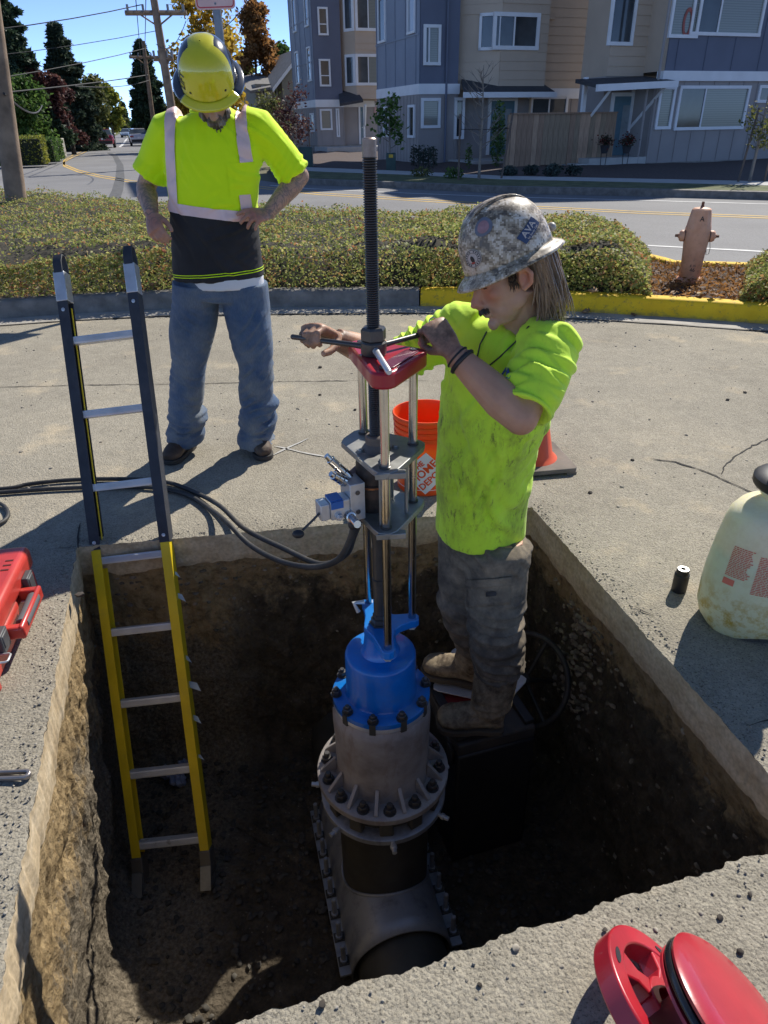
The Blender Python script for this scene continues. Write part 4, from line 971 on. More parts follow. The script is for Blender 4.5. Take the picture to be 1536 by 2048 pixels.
for i, (x, y, s_, z) in enumerate([(20, 580, .10, .17), (85, 590, .08, .17), (72, 580, .07, .17), (130, 585, .07, .17), (310, 574, .17, .17), (262, 590, .10, .17), (185, 578, .08, .17), (190, 560, .12, .2), (620, 520, .10, .40), (1185, 586, .13, .18), (1425, 594, .1, .17), (1400, 590, .07, .17), (1172, 626, .10, .008), (1268, 632, .07, .008), (180, 612, .05, .008), (255, 618, .07, .008)]):
    p = atz(x, y, z); dry_leaf(p, s_, random.uniform(0, 6), TONES[i % 3])
# ------------------------------------------------------------------ hydrant
def hydrant():
    b = atz(1376, 566, .12); S = .80; r = thing('fire_hydrant', 'faded orange fire hydrant standing between two clumps of ground cover', 'hydrant', (b.x, b.y, .10))
    t = NT('sun bleached orange enamel'); c = t.ramp(t.noise(8, 6), [(.3, (.66, .31, .17)), (.7, (.80, .43, .26))]); z = t.sep()[2]
    sc = t.math('MULTIPLY', t.ramp(t.noise(28, 7, .75), [(.55, 0.0), (.66, .7)]), t.ramp(z, [(.0, 1.0), (.45, .25)])); c = t.mix(sc, c, (.10, .06, .045)); t.col(c); t.set(.55, 0, .4); t.bump(t.noise(50, 5), .25, .003); M_HY = t.m
    M_RU = plain('rusty brown iron', (.16, .07, .04), .8, var=.3, bump=.4, bs=60)
    br = obj('barrel', MB().lathe([(.10, .06), (.115, .10), (.128, .35), (.138, .46), (.142, .52), (.14, .58), (.13, .63)], 28), M_HY, r, local=True, smooth=50)
    obj('base_flange', MB().lathe([(.155, .035), (.162, .045), (.162, .075), (.15, .085), (.118, .10)], 8, a0=.2), M_HY, r, local=True, smooth=30, bevel=.006)
    obj('foot', MB().lathe([(.115, -.1), (.112, .04)], 20), M_RU, r, local=True)
    obj('bonnet', MB().lathe([(.145, .60), (.146, .63), (.138, .66), (.118, .78), (.108, .825), (.092, .838), (.03, .85), (.0, .852)], 12, cap=False), M_HY, r, local=True, smooth=25)
    obj('operating_nut', MB().lathe([(.022, .845), (.022, .862), (.017, .865), (.017, .90), (.012, .905)], 5), M_RU, r, local=True, smooth=20)
    for s_ in (-1, 1):
        Mx = frame((s_*.11, 0, .545), (0, 1, 0), (0, 0, 1), (s_, 0, 0)) if s_ > 0 else frame((s_*.11, 0, .545), (0, 0, 1), (0, 1, 0), (s_, 0, 0))
        cp = obj('hose_cap', MB().lathe([(.052, 0), (.056, .03), (.062, .034), (.062, .065), (.05, .085), (.026, .092), (.026, .10)], 16, Mx), M_HY, r, local=True, smooth=30)
        obj('cap_nut', MB().lathe([(.018, .10), (.016, .135)], 5, Mx), M_RU, cp, local=True, smooth=20)
        obj('cap_gasket', MB().lathe([(.0635, .028), (.0635, .034)], 16, Mx), plain('black gasket', (.02, .02, .02), .8), cp, local=True)
    obj('pumper_cap', MB().lathe([(.062, 0), (.066, .04), (.055, .06), (.02, .062)], 18, frame((0, .10, .50), (1, 0, 0), (0, 0, 1), (0, 1, 0))), M_HY, r, local=True)
    M_CH = plain('thin rusty chain', (.08, .06, .05), .7, 0.5)
    obj('chain', MB().tube([(.15, -.02, .50), (.165, -.04, .42), (.16, -.05, .36), (.13, -.06, .35), (.125, -.05, .40)], .0035, 5), M_CH, r, local=True)
    M_SC = plain('black stencil paint', (.02, .02, .02), .7)
    obj('stencil_mark', text_mesh('A', .075, .001), M_SC, r, local=True, smooth=0).matrix_local = frame((.005, -.128, .735), (1, 0, 0), (0, .16, .987), (0, -.987, .16))
    for tx, zz, s_ in (('E 15', .235, .035), ('46', .19, .06)):
        obj('stencil_mark', text_mesh(tx, s_, .001), M_SC, r, local=True, smooth=0).matrix_local = frame((.0, -.122, zz), (1, 0, 0), (0, 0, 1), (0, -1, 0))
    r.scale = (S*.98, S*.98, S*1.02); r.rotation_euler = (0, .0, -.25)
hydrant()
# ------------------------------------------------------------------ no parking sign on its post
def sign():
    p = atz(437, 520, .12); p = atY(433, 12, 8.2); r = thing('road_sign', 'red and white sign on a grey steel post behind the ground cover', 'sign', (p.x, p.y, .1), -.12)
    M_P = plain('galvanised sign post', (.20, .22, .25), .45, .6, var=.15); zc = atY(432, 12, 8.2).z-.1
    pm = MB().span((-.038, -.02, 0), (.038, .02, zc+.5)); obj('post', pm, M_P, r, local=True, bevel=.006, smooth=0)
    W = .39; hh = .5
    def rr(w, h_, q): return [(sx*(w/2-q)+q*math.cos(t), sz*(h_/2-q)+q*math.sin(t)) for sx, sz, t0 in ((1, 1, 0), (-1, 1, PI/2), (-1, -1, PI), (1, -1, 1.5*PI)) for t in [t0+PI/2*k/5 for k in range(6)]]
    Mx = frame((0, -.026, zc+hh/2-.03), (1, 0, 0), (0, 0, 1), (0, -1, 0)); M_R = plain('red sign print', (.55, .05, .07), .5, var=.08)
    t = NT('translucent sign face'); c = (.70, .46, .44); t.col(t.ramp(t.noise(5, 4), [(.3, (.66, .42, .40)), (.7, (.74, .52, .50))])); t.set(.45); M_F = t.m
    pl = obj('panel', MB().prism(rr(W, hh, .04), 0, .004, Mx), M_F, r, local=True, smooth=0)
    obj('border', MB().ring_prism(rr(W-.025, hh-.025, .032), rr(W-.045, hh-.045, .024), .0045, .0055, Mx), M_R, pl, local=True, smooth=0)
    for tx, dz, s_ in (('USE DE ORG', -.135, .062),):
        o = obj('lettering', text_mesh(tx, s_, .0006, bold=.0012), M_R, pl, local=True, smooth=0); o.matrix_local = Mx @ Matrix.Translation((0, dz, .005))
    obj('bolt', MB().hexbolt(Mx @ Matrix.Translation((0, -.205, .004)), .008, .005, .002, .003), M_P, pl, local=True)
sign()
# ------------------------------------------------------------------ utility poles and wires
M_POLE = plain('weathered pole wood', (.27, .19, .13), .9, var=.35, vs=4, bump=.7, bs=25)
M_WIRE = plain('black cable', (.02, .02, .022), .7)
M_INS = plain('grey insulator', (.25, .25, .26), .4)
def upole(a, b, r0, r1, label, arms=(), name='utility_pole'):
    r = thing(name, label, 'pole', (a.x, a.y, a.z)); obj('shaft', MB().tube([a, a.lerp(b, .5), b], [r0, (r0+r1)/2, r1], 14), M_POLE, r, smooth=60)
    for (f_, w, ang) in arms:
        c = a.lerp(b, f_); d = V((math.cos(ang), math.sin(ang), 0)); am = obj('crossarm', MB().tube([c-d*w/2, c+d*w/2], .09, 4), M_POLE, r, smooth=20)
        for q in (-.45, -.2, .2, .45): obj('insulator', MB().cyl(c+d*w*q, c+d*w*q+V((0, 0, .28)), .05, 8), M_INS, am)
        obj('brace', MB().tube([c+d*w*.3, a.lerp(b, f_-.07)], .03, 4).tube([c-d*w*.3, a.lerp(b, f_-.07)], .03, 4), M_POLE, am)
    return r
pa = atY(30, 420, 12.5); pb = atY(-65, -330, 12.5); upole(V((pa.x, pa.y, 0)), pb, .165, .12, 'weathered wooden pole rising at the back of the ground cover', name='wooden_pole')
q0 = atY(352, 262, 34); q1 = atY(303, -30, 34); upole(V((q0.x, q0.y, 0)), q1, .20, .14, 'leaning brown utility pole with crossarm behind the yellow hard hat', arms=((.86, 2.4, .1), (.62, .8, .1)))
q2 = atY(308, 262, 60); q3 = atY(286, 82, 60); upole(V((q2.x, q2.y, 0)), q3, .18, .12, 'second utility pole in front of the flat topped conifer', arms=((.86, 2.2, .2),))
q4 = atY(293, 262, 100); q5 = atY(281, 150, 100); upole(V((q4.x, q4.y, 0)), q5, .18, .12, 'distant thin utility pole down the street', arms=((.5, 2.4, .2),))
q6 = atY(345, 262, 45); q7 = atY(334, 152, 45); upole(V((q6.x, q6.y, 0)), q7, .09, .08, 'thin pale pole standing beside the leaning utility pole', name='service_pole')
def wire(a, b, sag, label, r=.018):
    if a.x < -9.5 and a.y < 40: a = b+(a-b)*2.4; sag *= 1.6      # the span goes on to the next pole, out of view
    pts = [a.lerp(b, t/14)-V((0, 0, sag*4*(t/14)*(1-t/14))) for t in range(15)]; obj('overhead_wire', MB().tube(pts, r, 5), M_WIRE, label=label, cat='wire', group='overhead wires')
W_ = 'black overhead wire strung from the leaning utility pole across the sky'
wire(atY(-260, 14, 24), atY(285, 9, 33.7), .5, W_); wire(atY(-300, 70, 24), atY(311, 62, 33.7), .5, W_, .012); wire(atY(-300, 125, 30), atY(290, 97, 59.5), .7, W_, .022)
W2 = 'black cable strung from the second utility pole past the dark firs'; wire(atY(-200, 162, 30), atY(296, 150, 59.5), .4, W2, .03); wire(atY(150, 172, 40), atY(300, 160, 59.5), .2, W2, .02)
wire(atY(312, 88, 34), atY(372, 42, 28), .4, W_, .012); wire(atY(445, 58, 40), atY(520, -30, 28), .1, 'black service wire slanting up beside the golden autumn tree', .02); wire(atY(8, 187, 12.2), atY(84, 211, 30), .25, 'short pale drop cable hanging from the weathered wooden pole', .02)
W3 = 'thin line running from above down to the distant utility pole'; wire(atY(270, -20, 34), atY(283, 150, 98), .3, W3, .02); wire(atY(292, -20, 34), atY(286, 150, 98), .3, W3, .02)
# ------------------------------------------------------------------ cars down the street
M_TYRE = plain('tyre rubber', (.02, .02, .02), .9)
def car(label, base, rz, paint, s_=1.0):
    r = thing('parked_car' if 'parked' in label else 'car', label, 'car', base, rz, 'cars down the street'); L, W = 4.5, 1.82
    secs = [(-2.25, .45, .82, .78), (-2.15, .35, .98, .84), (-1.7, .30, 1.02, .9), (-1.0, .28, .98, .91), (.6, .28, .96, .91), (1.6, .30, .88, .88), (2.1, .36, .74, .8), (2.25, .42, .62, .7)]
    b = MB(); vv = []
    for (y, z0, z1, hw) in secs:
        vv += [(-hw*.92, y, z0), (-hw, y, (z0+z1)/2), (-hw*.93, y, z1), (0, y, z1+.03), (hw*.93, y, z1), (hw, y, (z0+z1)/2), (hw*.92, y, z0)]
    k = 7; b.add(vv, [(i*k+j, i*k+(j+1) % k, (i+1)*k+(j+1) % k, (i+1)*k+j) for i in range(len(secs)-1) for j in range(k)]+[tuple(reversed(range(k))), tuple((len(secs)-1)*k+j for j in range(k))])
    bd = obj('body', b, paint, r, local=True, smooth=50)
    g = MB(); cs = [(-1.75, .98, .80), (-1.15, 1.40, .62), (-.2, 1.47, .62), (.45, 1.38, .62), (1.15, .95, .78)]; vv = []
    for (y, z, hw) in cs: vv += [(-hw, y, z), (hw, y, z)]
    base_ = [(-.82, -1.75, .93), (.82, -1.75, .93), (.82, 1.15, .90), (-.82, 1.15, .90)]
    g.add(vv+base_, [(0, 1, 3, 2), (2, 3, 5, 4), (4, 5, 7, 6), (6, 7, 9, 8), (0, 2, 4, 6, 8, 13, 10), (11, 12, 9, 7, 5, 3, 1)]); gl = obj('cabin_glass', g, M_GLASS, r, local=True, smooth=30)
    obj('roof', MB().add([(-.6, -1.0, 1.42), (.6, -1.0, 1.42), (.6, .42, 1.40), (-.6, .42, 1.40), (-.58, -.2, 1.485), (.58, -.2, 1.485)], [(0, 1, 5, 4), (4, 5, 2, 3)]), paint, r, local=True)
    for sx in (-1, 1):
        for y in (-1.4, 1.38):
            w = obj('wheel', MB().cyl((sx*.72, y, .33), (sx*.92, y, .33), .33, 16), M_TYRE, r, local=True); obj('rim', MB().cyl((sx*.90, y, .33), (sx*.93, y, .33), .2, 12), M_INS, w, local=True)
        obj('tail_light', MB().box((sx*.66, -2.20, .80), (.32, .1, .14)), plain('red lamp', (.5, .02, .02), .3), r, local=True); obj('headlight', MB().box((sx*.6, 2.17, .66), (.3, .1, .12)), plain('clear lamp', (.7, .7, .7), .2), r, local=True)
    obj('licence_plate', MB().box((0, -2.25, .72), (.32, .02, .16)), M_TRIM, r, local=True); obj('rear_bumper', MB().box((0, -2.22, .46), (1.5, .1, .2)), plain('black bumper', (.03, .03, .03), .6), r, local=True)
ROADDIR = atz(262, 258, 0)-atz(200, 293, 0); rz_ = -math.atan2(ROADDIR.x, ROADDIR.y)
M_RED = plain('red car paint', (.32, .02, .045), .25, 0.1, var=.05, coat=.8); M_WHT = plain('white car paint', (.62, .63, .66), .25, var=.05, coat=.8); M_SIL = plain('silver car paint', (.3, .31, .33), .3, .4, var=.05, coat=.5); M_DKC = plain('dark car paint', (.05, .055, .07), .3, .2, var=.05, coat=.5)
p = atz(211, 295, 0); car('red saloon car driving away down the street', (p.x, p.y, -.008), rz_, M_RED)
p = atz(281, 291, 0); car('white hatchback parked facing the kerb side under the round green tree', (p.x, p.y, -.008), rz_+PI*0, M_WHT)
p = atz(274, 283, 0); car('dark car parked just behind the white hatchback', (p.x, p.y, -.008), rz_, M_DKC); p = atz(271, 277, 0); car('silver car parked farthest along the right kerb', (p.x, p.y, -.008), rz_, M_SIL); p = atz(253, 275, 0); car('pale blue car coming up the middle of the street', (p.x, p.y, -.008), rz_+PI, plain('pale blue car paint', (.28, .34, .42), .3, .2, coat=.5))
# ------------------------------------------------------------------ front garden plants
def sapling(label, px, y0, y1, D, leafm, n, leaf, w, seed, bare=False, stakes=()):
    b = atY(px, y0, D); h = atY(px, y1, D).z; r = thing('sapling', label, 'sapling', (b.x, b.y, 0), 0, 'saplings in front of the houses'); rd = random.Random(seed); tb = MB().tube([(0, 0, -.1), (.03, 0, h*.5), (0, 0, h)], [.045, .03, .006], 7); rng = np.random.default_rng(seed); pts = []
    for k in range(26 if bare else 18):
        z = h*rd.uniform(.30, .95); az = rd.uniform(0, 6.28); L = w*(1.1-.7*z/h)*rd.uniform(.6, 1.2); e = V((math.cos(az)*L, math.sin(az)*L, z+L*.7)); m = V((math.cos(az)*L*.5, math.sin(az)*L*.5, z+L*.22)); tb.tube([(0, 0, z), m, e], [.014, .009, .003], 4)
        for q in range(4 if bare else 1):
            t = rd.uniform(.4, .9); s_ = m.lerp(e, t); a2 = az+rd.uniform(-1, 1); tb.tube([s_, s_+V((math.cos(a2), math.sin(a2), .8))*L*.4], [.006, .002], 3)
        if not bare: pts.append(rng.normal(size=(n//18, 3))*w*.2+np3(m.lerp(e, rd.uniform(.2, 1))))
    obj('trunk', tb, plain('pale sapling bark', (.22, .19, .16), .9, var=.3), r, smooth=60, local=True)
    if not bare:
        v, f = leaf_quads(np.concatenate(pts), leaf, rng); link('crown', np_mesh('crown', v, f), LEAF[leafm], r)
    for (sx, dx) in stakes:
        s0 = atY(sx, y0, D); obj('stake', MB().tube([(s0.x-b.x, 0, -.1), (s0.x-b.x+dx, .1, 1.7)], .028, 6), plain('stake wood', (.13, .10, .08), .9), r, local=True)
        obj('tie', MB().tube([(s0.x-b.x+dx*.8, .08, 1.35), (0, 0, 1.33)], .008, 4), M_WIRE, r, local=True)
sapling('leafy young tree beside the blue corner of the nearer townhouse', 778, 305, 195, 26, 'green', 420, .16, .62, 61)
sapling('bare leafless sapling tied between two stakes on the verge', 957, 360, 130, 21.0, None, 0, .1, .75, 62, True, stakes=((917, 0), (1000, .25)))
sapling('thin leafy sapling tied to stakes in front of the blinds', 1497, 370, 150, 18.5, 'olive', 400, .09, .42, 63, stakes=((1473, .2), (1526, .1)))
sapling('maroon leaved sapling beside the farther townhouse', 588, 310, 185, 34, 'plum', 1100, .13, .9, 64, stakes=((620, 0),))
sapling('leafy green sapling in front of the beige house', 548, 300, 195, 40, 'olive', 900, .16, 1.0, 65)
def shrub(label, px, py, D, h, w, lm, n, seed, leaf=.05, name='shrub', group='shrubs in the front gardens', zb=0.1):
    p = atY(px, py, D); r = thing(name, label, 'shrub', (p.x, p.y, zb), 0, group); rng = np.random.default_rng(seed); u = rng.normal(size=(n, 3)); u /= np.linalg.norm(u, axis=1)[:, None]; P = u*(rng.random(n)**.4)[:, None]*np.array([w, w, h/2])+np.array([0, 0, h/2]); v, f = leaf_quads(P, leaf, rng); link('foliage', np_mesh('foliage', v, f), LEAF[lm], r)
    obj('stem', MB().tube([(0, 0, -.15), (0, 0, h*.8)], .02, 5), M_BARK, r, local=True)
for i, x in enumerate((827, 837, 847, 857, 867)): shrub('small columnar evergreen in the row beside the grey corner wall', x, 318+i*1.5, 29-.5*i, .75, .16, 'blue', 160, 70+i, .09)
shrub('round dark shrub on the corner of the concrete step', 907, 345, 21.5, .35, .28, 'green', 350, 80, .07); shrub('slim evergreen standing on the porch before the teal door', 994, 320, 27, 2.1, .28, 'green', 800, 81, .1); shrub('low green shrub in the bark bed by the green service box', 843, 338, 22.5, .3, .35, 'olive', 300, 82, .07); shrub('slim conifer beside the porch steps', 937, 328, 26, .85, .13, 'green', 160, 83, .08)
for i, (x, y, D) in enumerate([(1017, 348, 22), (1062, 345, 22.5), (1110, 341, 23), (1102, 351, 21.5), (1147, 346, 22)]): shrub('blue grey tuft of grass lining the concrete path', x, y, D, .3, .26, 'blue', 260, 90+i, .09, name='ornamental_grass', group='grass tufts along the path', zb=.12)
for i, (x, D) in enumerate([(1209, 27.4), (1253, 27.2)]):
    p = atY(x, 300, D); zf = atY(x, 292, D).z; r = thing('flower_pot', ('dark pot of red flowers beside the cedar fence', 'dark pot of red flowers on the stoop before the teal door')[i], 'flower pot', (p.x, p.y, zf-.45)); obj('pot', MB().lathe([(.10, .22), (.16, .45), (.17, .47), (.15, .46)], 14), plain('dark pot', (.04, .04, .045), .7), r, local=True)
    obj('stand', MB().tube([(.08, 0, -.15), (.1, 0, .23)], .012, 4).tube([(-.08, 0, -.15), (-.1, 0, .23)], .012, 4), M_WIRE, r, local=True); rng = np.random.default_rng(i+5); P = rng.normal(size=(260, 3))*np.array([.13, .13, .09])+np.array([0, 0, .6]); v, f = leaf_quads(P, .09, rng); tag(link('flowers', np_mesh('flowers', v, f), mat_leaf('red flowers and leaves', [(.2, (.03, .05, .03)), (.5, (.06, .05, .03)), (.8, (.22, .03, .03))], .3), r), kind='stuff')
p = atz(782, 342, .12); obj('service_box', MB().box((p.x, p.y, .35), (.32, .3, .62)), plain('dark green service box', (.035, .07, .06), .6), bevel=.03, label='dark green service box with orange sticker in the bark bed', cat='utility box', origin=(p.x, p.y, .03))
obj('sticker', MB().box((p.x, p.y-.153, .57), (.14, .004, .1)), plain('orange sticker', (.55, .33, .03), .6), bpy.data.objects['service_box'])
p = atY(612, 320, 29); obj('service_box', MB().box((p.x, p.y, .35), (.5, .45, .9)), plain('dark green service box', (.035, .07, .06), .6), bevel=.03, label='plain green service box beside the maroon sapling', cat='utility box', origin=(p.x, p.y, .03))
# ================================================================== machine, fittings, ladder, tools
M_STEEL = plain('polished steel bar', (.62, .60, .57), .22, 1.0, var=.1, vs=20)
M_THREAD = plain('oiled black thread', (.10, .092, .088), .3, .8, var=.2, vs=12)
M_NUT = plain('blackened steel', (.085, .08, .076), .38, .5, var=.25, vs=15, grime=.3, gcol=(.16, .14, .12))
M_PLATE = plain('grey machined plate', (.30, .30, .285), .45, .7, var=.2, vs=10, grime=.45, gcol=(.12, .11, .10))
def mat_red(name, c=(.33, .018, .035)):
    t = NT(name); a = t.ramp(t.noise(7, 5), [(.3, tuple(x*.8 for x in c)), (.7, tuple(min(1, x*1.15) for x in c))])
    sc = t.ramp(t.noise(5, 8, .7, stretch=(1, 14, 6), dist=.6), [(.66, 0.0), (.72, .45)]); t.col(t.mix(sc, a, (.55, .30, .30))); t.set(.33, 0, .5, coat=.25); t.bump(t.noise(120, 4), .08, .002); return t.m
M_REDP = mat_red('scuffed crimson enamel', (.42, .016, .03)); M_REDD = mat_red('dark crimson inlay', (.14, .012, .03))
def mat_blue():
    t = NT('chipped blue enamel'); a = t.ramp(t.noise(9, 5), [(.3, (.002, .13, .46)), (.7, (.004, .20, .62))])
    ch = t.ramp(t.noise(34, 8, .75), [(.68, 0.0), (.72, .8)]); du = t.math('MULTIPLY', t.ramp(t.noise(12, 7, .7), [(.5, 0.0), (.75, 1.0)]), .35)
    t.col(t.mix(ch, t.mix(du, a, (.16, .20, .27)), (.45, .47, .5))); t.set(.3, 0, .5, coat=.4); t.bump(t.noise(60, 5), .12, .002); return t.m
M_BLU = mat_blue()
def mat_cast():
    t = NT('dirty cast steel'); a = t.ramp(t.noise(6, 7, .65), [(.28, (.20, .17, .15)), (.5, (.36, .325, .30)), (.75, (.48, .45, .42))])
    r_ = t.ramp(t.noise(14, 8, .7, stretch=(1, 1, .35)), [(.55, 0.0), (.75, .75)]); a = t.mix(r_, a, (.21, .145, .11))
    sc = t.ramp(t.noise(9, 6, .7, stretch=(1, 1, 9)), [(.66, 0.0), (.74, .8)]); t.col(t.mix(sc, a, (.045, .035, .03))); t.set(.5, .15, .4); t.bump(t.noise(70, 6, .7), .25, .004); return t.m
M_CAST = mat_cast(); M_IRON = plain('dark bitumen coated iron', (.065, .061, .05), .55, .1, var=.3, vs=6, grime=.5, gcol=(.10, .085, .06))
M_SLEEVE = plain('stainless sleeve steel', (.36, .37, .39), .5, .5, var=.15, vs=5, grime=.55, gcol=(.05, .045, .04), gs=13)
M_ALU = plain('brushed aluminium', (.60, .61, .62), .35, .55, var=.1, vs=20, grime=.25, gcol=(.2, .18, .15))
M_BLKP = plain('black plastic', (.02, .02, .022), .5, var=.2); M_RUB = plain('black rubber hose', (.028, .027, .026), .6, var=.3, vs=8, grime=.35, gcol=(.16, .14, .11))
AX = V((-.020, 1.815)); RA = V((.005, 1.69)); RC = V((.086, 1.845)); RB = V((-.056, 1.93))
def zAt(px, py, Y): return atY(px, py, Y).z
def hull_lobes(pts, rad, k=8):
    q = []
    for p in pts:
        for i in range(k): q.append((p.x+rad*math.cos(2*PI*i/k+.2), p.y+rad*math.sin(2*PI*i/k+.2)))
    q = sorted(set(q)); lo, hi = [], []
    for s_, it in ((lo, q), (hi, q[::-1])):
        for p in it:
            while len(s_) > 1 and (s_[-1][0]-s_[-2][0])*(p[1]-s_[-2][1])-(s_[-1][1]-s_[-2][1])*(p[0]-s_[-2][0]) <= 0: s_.pop()
            s_.append(p)
    return lo[:-1]+hi[:-1]
def TM(x, y, z, rz=0): return Matrix.Translation((x, y, z)) @ Matrix.Rotation(rz, 4, 'Z')
zNut = zAt(748, 672, AX.y); zPl = zAt(760, 700, AX.y)-.012; zTop = zAt(742, 275, AX.y)
zP1 = zAt(770, 935, RA.y); zP2 = zAt(777, 1055, RA.y); zYoke = zAt(776, 1296, RA.y); zBon = zAt(757, 1300, AX.y)
def drill():
    r = thing('tapping_machine', 'tall tapping machine with threaded rod, red head plate and steel guide rods', 'machine', (AX.x, AX.y, zBon))
    # feed screw with turned threads
    prof = []; z = zP1+.02; R1 = .0175
    n = int((zTop-.035-z)/.0056)
    for i in range(n): prof += [(R1-.0036, z+i*.0056), (R1, z+i*.0056+.0022), (R1, z+i*.0056+.0034)]
    prof.append((R1-.0028, z+n*.0056)); sc = obj('feed_screw', MB().lathe(prof, 20, TM(AX.x, AX.y, 0)), M_THREAD, r, smooth=60)
    obj('screw_tip', MB().lathe([(R1-.001, z+n*.0056-.002), (R1-.001, zTop-.003), (R1-.005, zTop)], 20, TM(AX.x, AX.y, 0)), plain('bare worn steel', (.26, .20, .17), .45, .7, var=.3, vs=30), sc)
    obj('feed_nut', MB().lathe([(.030, zNut-.012), (.034, zNut-.008), (.034, zNut+.018), (.029, zNut+.024)], 6, TM(AX.x, AX.y, 0, .3)), M_NUT, r, smooth=25)
    hub = obj('handle_hub', MB().lathe([(.032, zNut-.048), (.034, zNut-.044), (.034, zNut-.016), (.030, zNut-.012)], 24, TM(AX.x, AX.y, 0)), M_NUT, r)
    zh = zNut-.030
    HL = V((-.245, 1.905, zh+.008)); HR = V((.135, 1.945, zh+.004)); HF = V((.018, 1.62, zh-.006))
    for e, m_, rr in ((HL, M_NUT, .0075), (HR, M_NUT, .0075), (HF, M_ALU, .008)):
        c = V((AX.x, AX.y, zh)); d = (e-c).normalized(); obj('handle_bar', MB().tube([c+d*.028, c+d*.06, e-d*.004, e], [rr*1.2, rr, rr, rr*.75], 12), m_, r, smooth=50)
    # red head plate with inlay and bolts
    pl = obj('head_plate', MB().prism(hull_lobes([RA, RB, RC], .036, 16), zPl-.044, zPl), M_REDP, r, bevel=.007, smooth=30)
    obj('inlay', MB().prism(hull_lobes([RA.lerp(RC, .12)+V((.0, .0)), RC.lerp(RA, .1)], .021, 14), zPl+.0005, zPl+.0035), M_REDD, pl, bevel=.001)
    for q in (RA, RC, RB): obj('socket_screw', MB().lathe([(.011, zPl+.003), (.011, zPl+.006), (.006, zPl+.0065)], 12, TM(q.x, q.y, 0)), M_NUT, pl)
    for q in (RA, RB, RC): obj('guide_rod', MB().lathe([(.0115, zYoke-.03), (.0125, zYoke-.028), (.0125, zPl-.044)], 20, TM(q.x, q.y, 0)), M_STEEL, r)
    # two carriage plates
    for zz in (zP1, zP2):
        p_ = obj('carriage_plate', MB().prism(hull_lobes([RA, RB, RC, AX.lerp(RB, .7)+V((-.04, -.02))], .036, 8), zz-.018, zz), M_PLATE, r, bevel=.002)
        for q in (RA, RB, RC): obj('bushing', MB().lathe([(.0165, zz), (.0165, zz+.004), (.0128, zz+.006)], 18, TM(q.x, q.y, 0)), M_NUT, p_)
        obj('lug', MB().prism([(RA.x-.028, RA.y-.036), (RA.x+.055, RA.y-.030), (RA.x+.055, RA.y-.008), (RA.x-.0, RA.y-.0)], zz-.0205, zz-.0025), M_PLATE, p_, bevel=.002)
        if zz == zP1:
            for q in ((-.045, -.02), (.018, -.085), (.055, .005), (.0, .06)): obj('bolt', MB().hexbolt(TM(AX.x+q[0], AX.y+q[1], zz), .009, .008, .001, .004), M_PLATE, p_, smooth=30)
            obj('spindle_boss', MB().lathe([(.042, zz), (.034, zz+.012), (.029, zz+.018), (.029, zz+.040), (.0245, zz+.044)], 24, TM(AX.x, AX.y, 0)), plain('rust stained boss', (.15, .12, .10), .6, .4, var=.3, vs=20, grime=.5), p_)
    for q in ((.035, -.085), (.085, -.04), (.045, .06), (.012, -.11), (-.045, .05)): obj('tie_rod', MB().cyl((AX.x+q[0], AX.y+q[1], zP2), (AX.x+q[0], AX.y+q[1], zP1-.018), .0055, 10), M_PLATE, r)
    hb = zP1-zP2-.018
    mo = obj('drive_motor', MB().lathe([(.044, zP2), (.048, zP2+.01), (.048, zP2+hb*.45), (.052, zP2+hb*.47), (.052, zP2+hb*.52), (.047, zP2+hb*.54), (.047, zP1-.04), (.042, zP1-.019)], 28, TM(AX.x-.012, AX.y+.0, 0)), plain('oily motor casting', (.05, .042, .038), .5, .4, var=.3, vs=18, grime=.6, gcol=(.20, .11, .07)), r)
    obj('copper_band', MB().lathe([(.0535, zP2+hb*.48), (.0535, zP2+hb*.51)], 28, TM(AX.x-.012, AX.y, 0)), plain('copper band', (.35, .16, .08), .4, .9), mo)
    obj('spindle_tube', MB().lathe([(.016, zYoke+.0), (.0185, zYoke+.03), (.0185, zYoke+.15), (.021, zYoke+.152), (.021, zYoke+.175), (.0175, zYoke+.177), (.0175, zYoke+.3), (.024, zP2-.07), (.024, zP2-.018)], 22, TM(AX.x, AX.y, 0)), M_NUT, r)
    # hydraulic control valve hanging on the left of the motor
    zc = zAt(709, 995, 1.76); c = V((-.088, 1.765, zc)); ang = .42
    Mv = frame(c, (math.cos(ang), math.sin(ang), 0), (-math.sin(ang), math.cos(ang), 0), (0, 0, 1))
    vb = obj('valve_block', MB().box((0, 0, 0), (.045, .075, .115), Mv), M_ALU, r, bevel=.002)
    for (yy, zz) in ((.0, .030), (-.01, -.03)): obj('port_plug', MB().lathe([(.007, 0), (.007, .002), (.003, .0025)], 10, Mv @ frame((0, -.0375, zz), (1, 0, 0), (0, 0, 1), (0, -1, 0))), M_NUT, vb)
    vs_ = obj('spool_body', MB().box((-.052, -.012, -.012), (.058, .05, .058), Mv), M_ALU, r, bevel=.003)
    obj('label_plate', MB().box((-.062, -.012, .0185), (.036, .046, .004), Mv).box((-.062, -.0385, .006), (.036, .004, .022), Mv), plain('blue label plate', (.02, .13, .42), .4), vs_)
    obj('end_cover', MB().box((-.096, -.012, -.012), (.028, .046, .05), Mv), M_ALU, vs_, bevel=.003)
    obj('cap_bolts', MB().hexbolt(Mv @ frame((-.058, -.037, -.03), (1, 0, 0), (0, 0, 1), (0, -1, 0)), .011, .012, .006, .006), M_ALU, vs_)
    obj('relief_stem', MB().lathe([(.015, 0), (.015, .02), (.011, .021), (.011, .05)], 14, Mv @ frame((-.030, -.03, -.03), (1, 0, 0), (0, .25, .97), (.2, -.97, -.3))), M_STEEL, vs_)
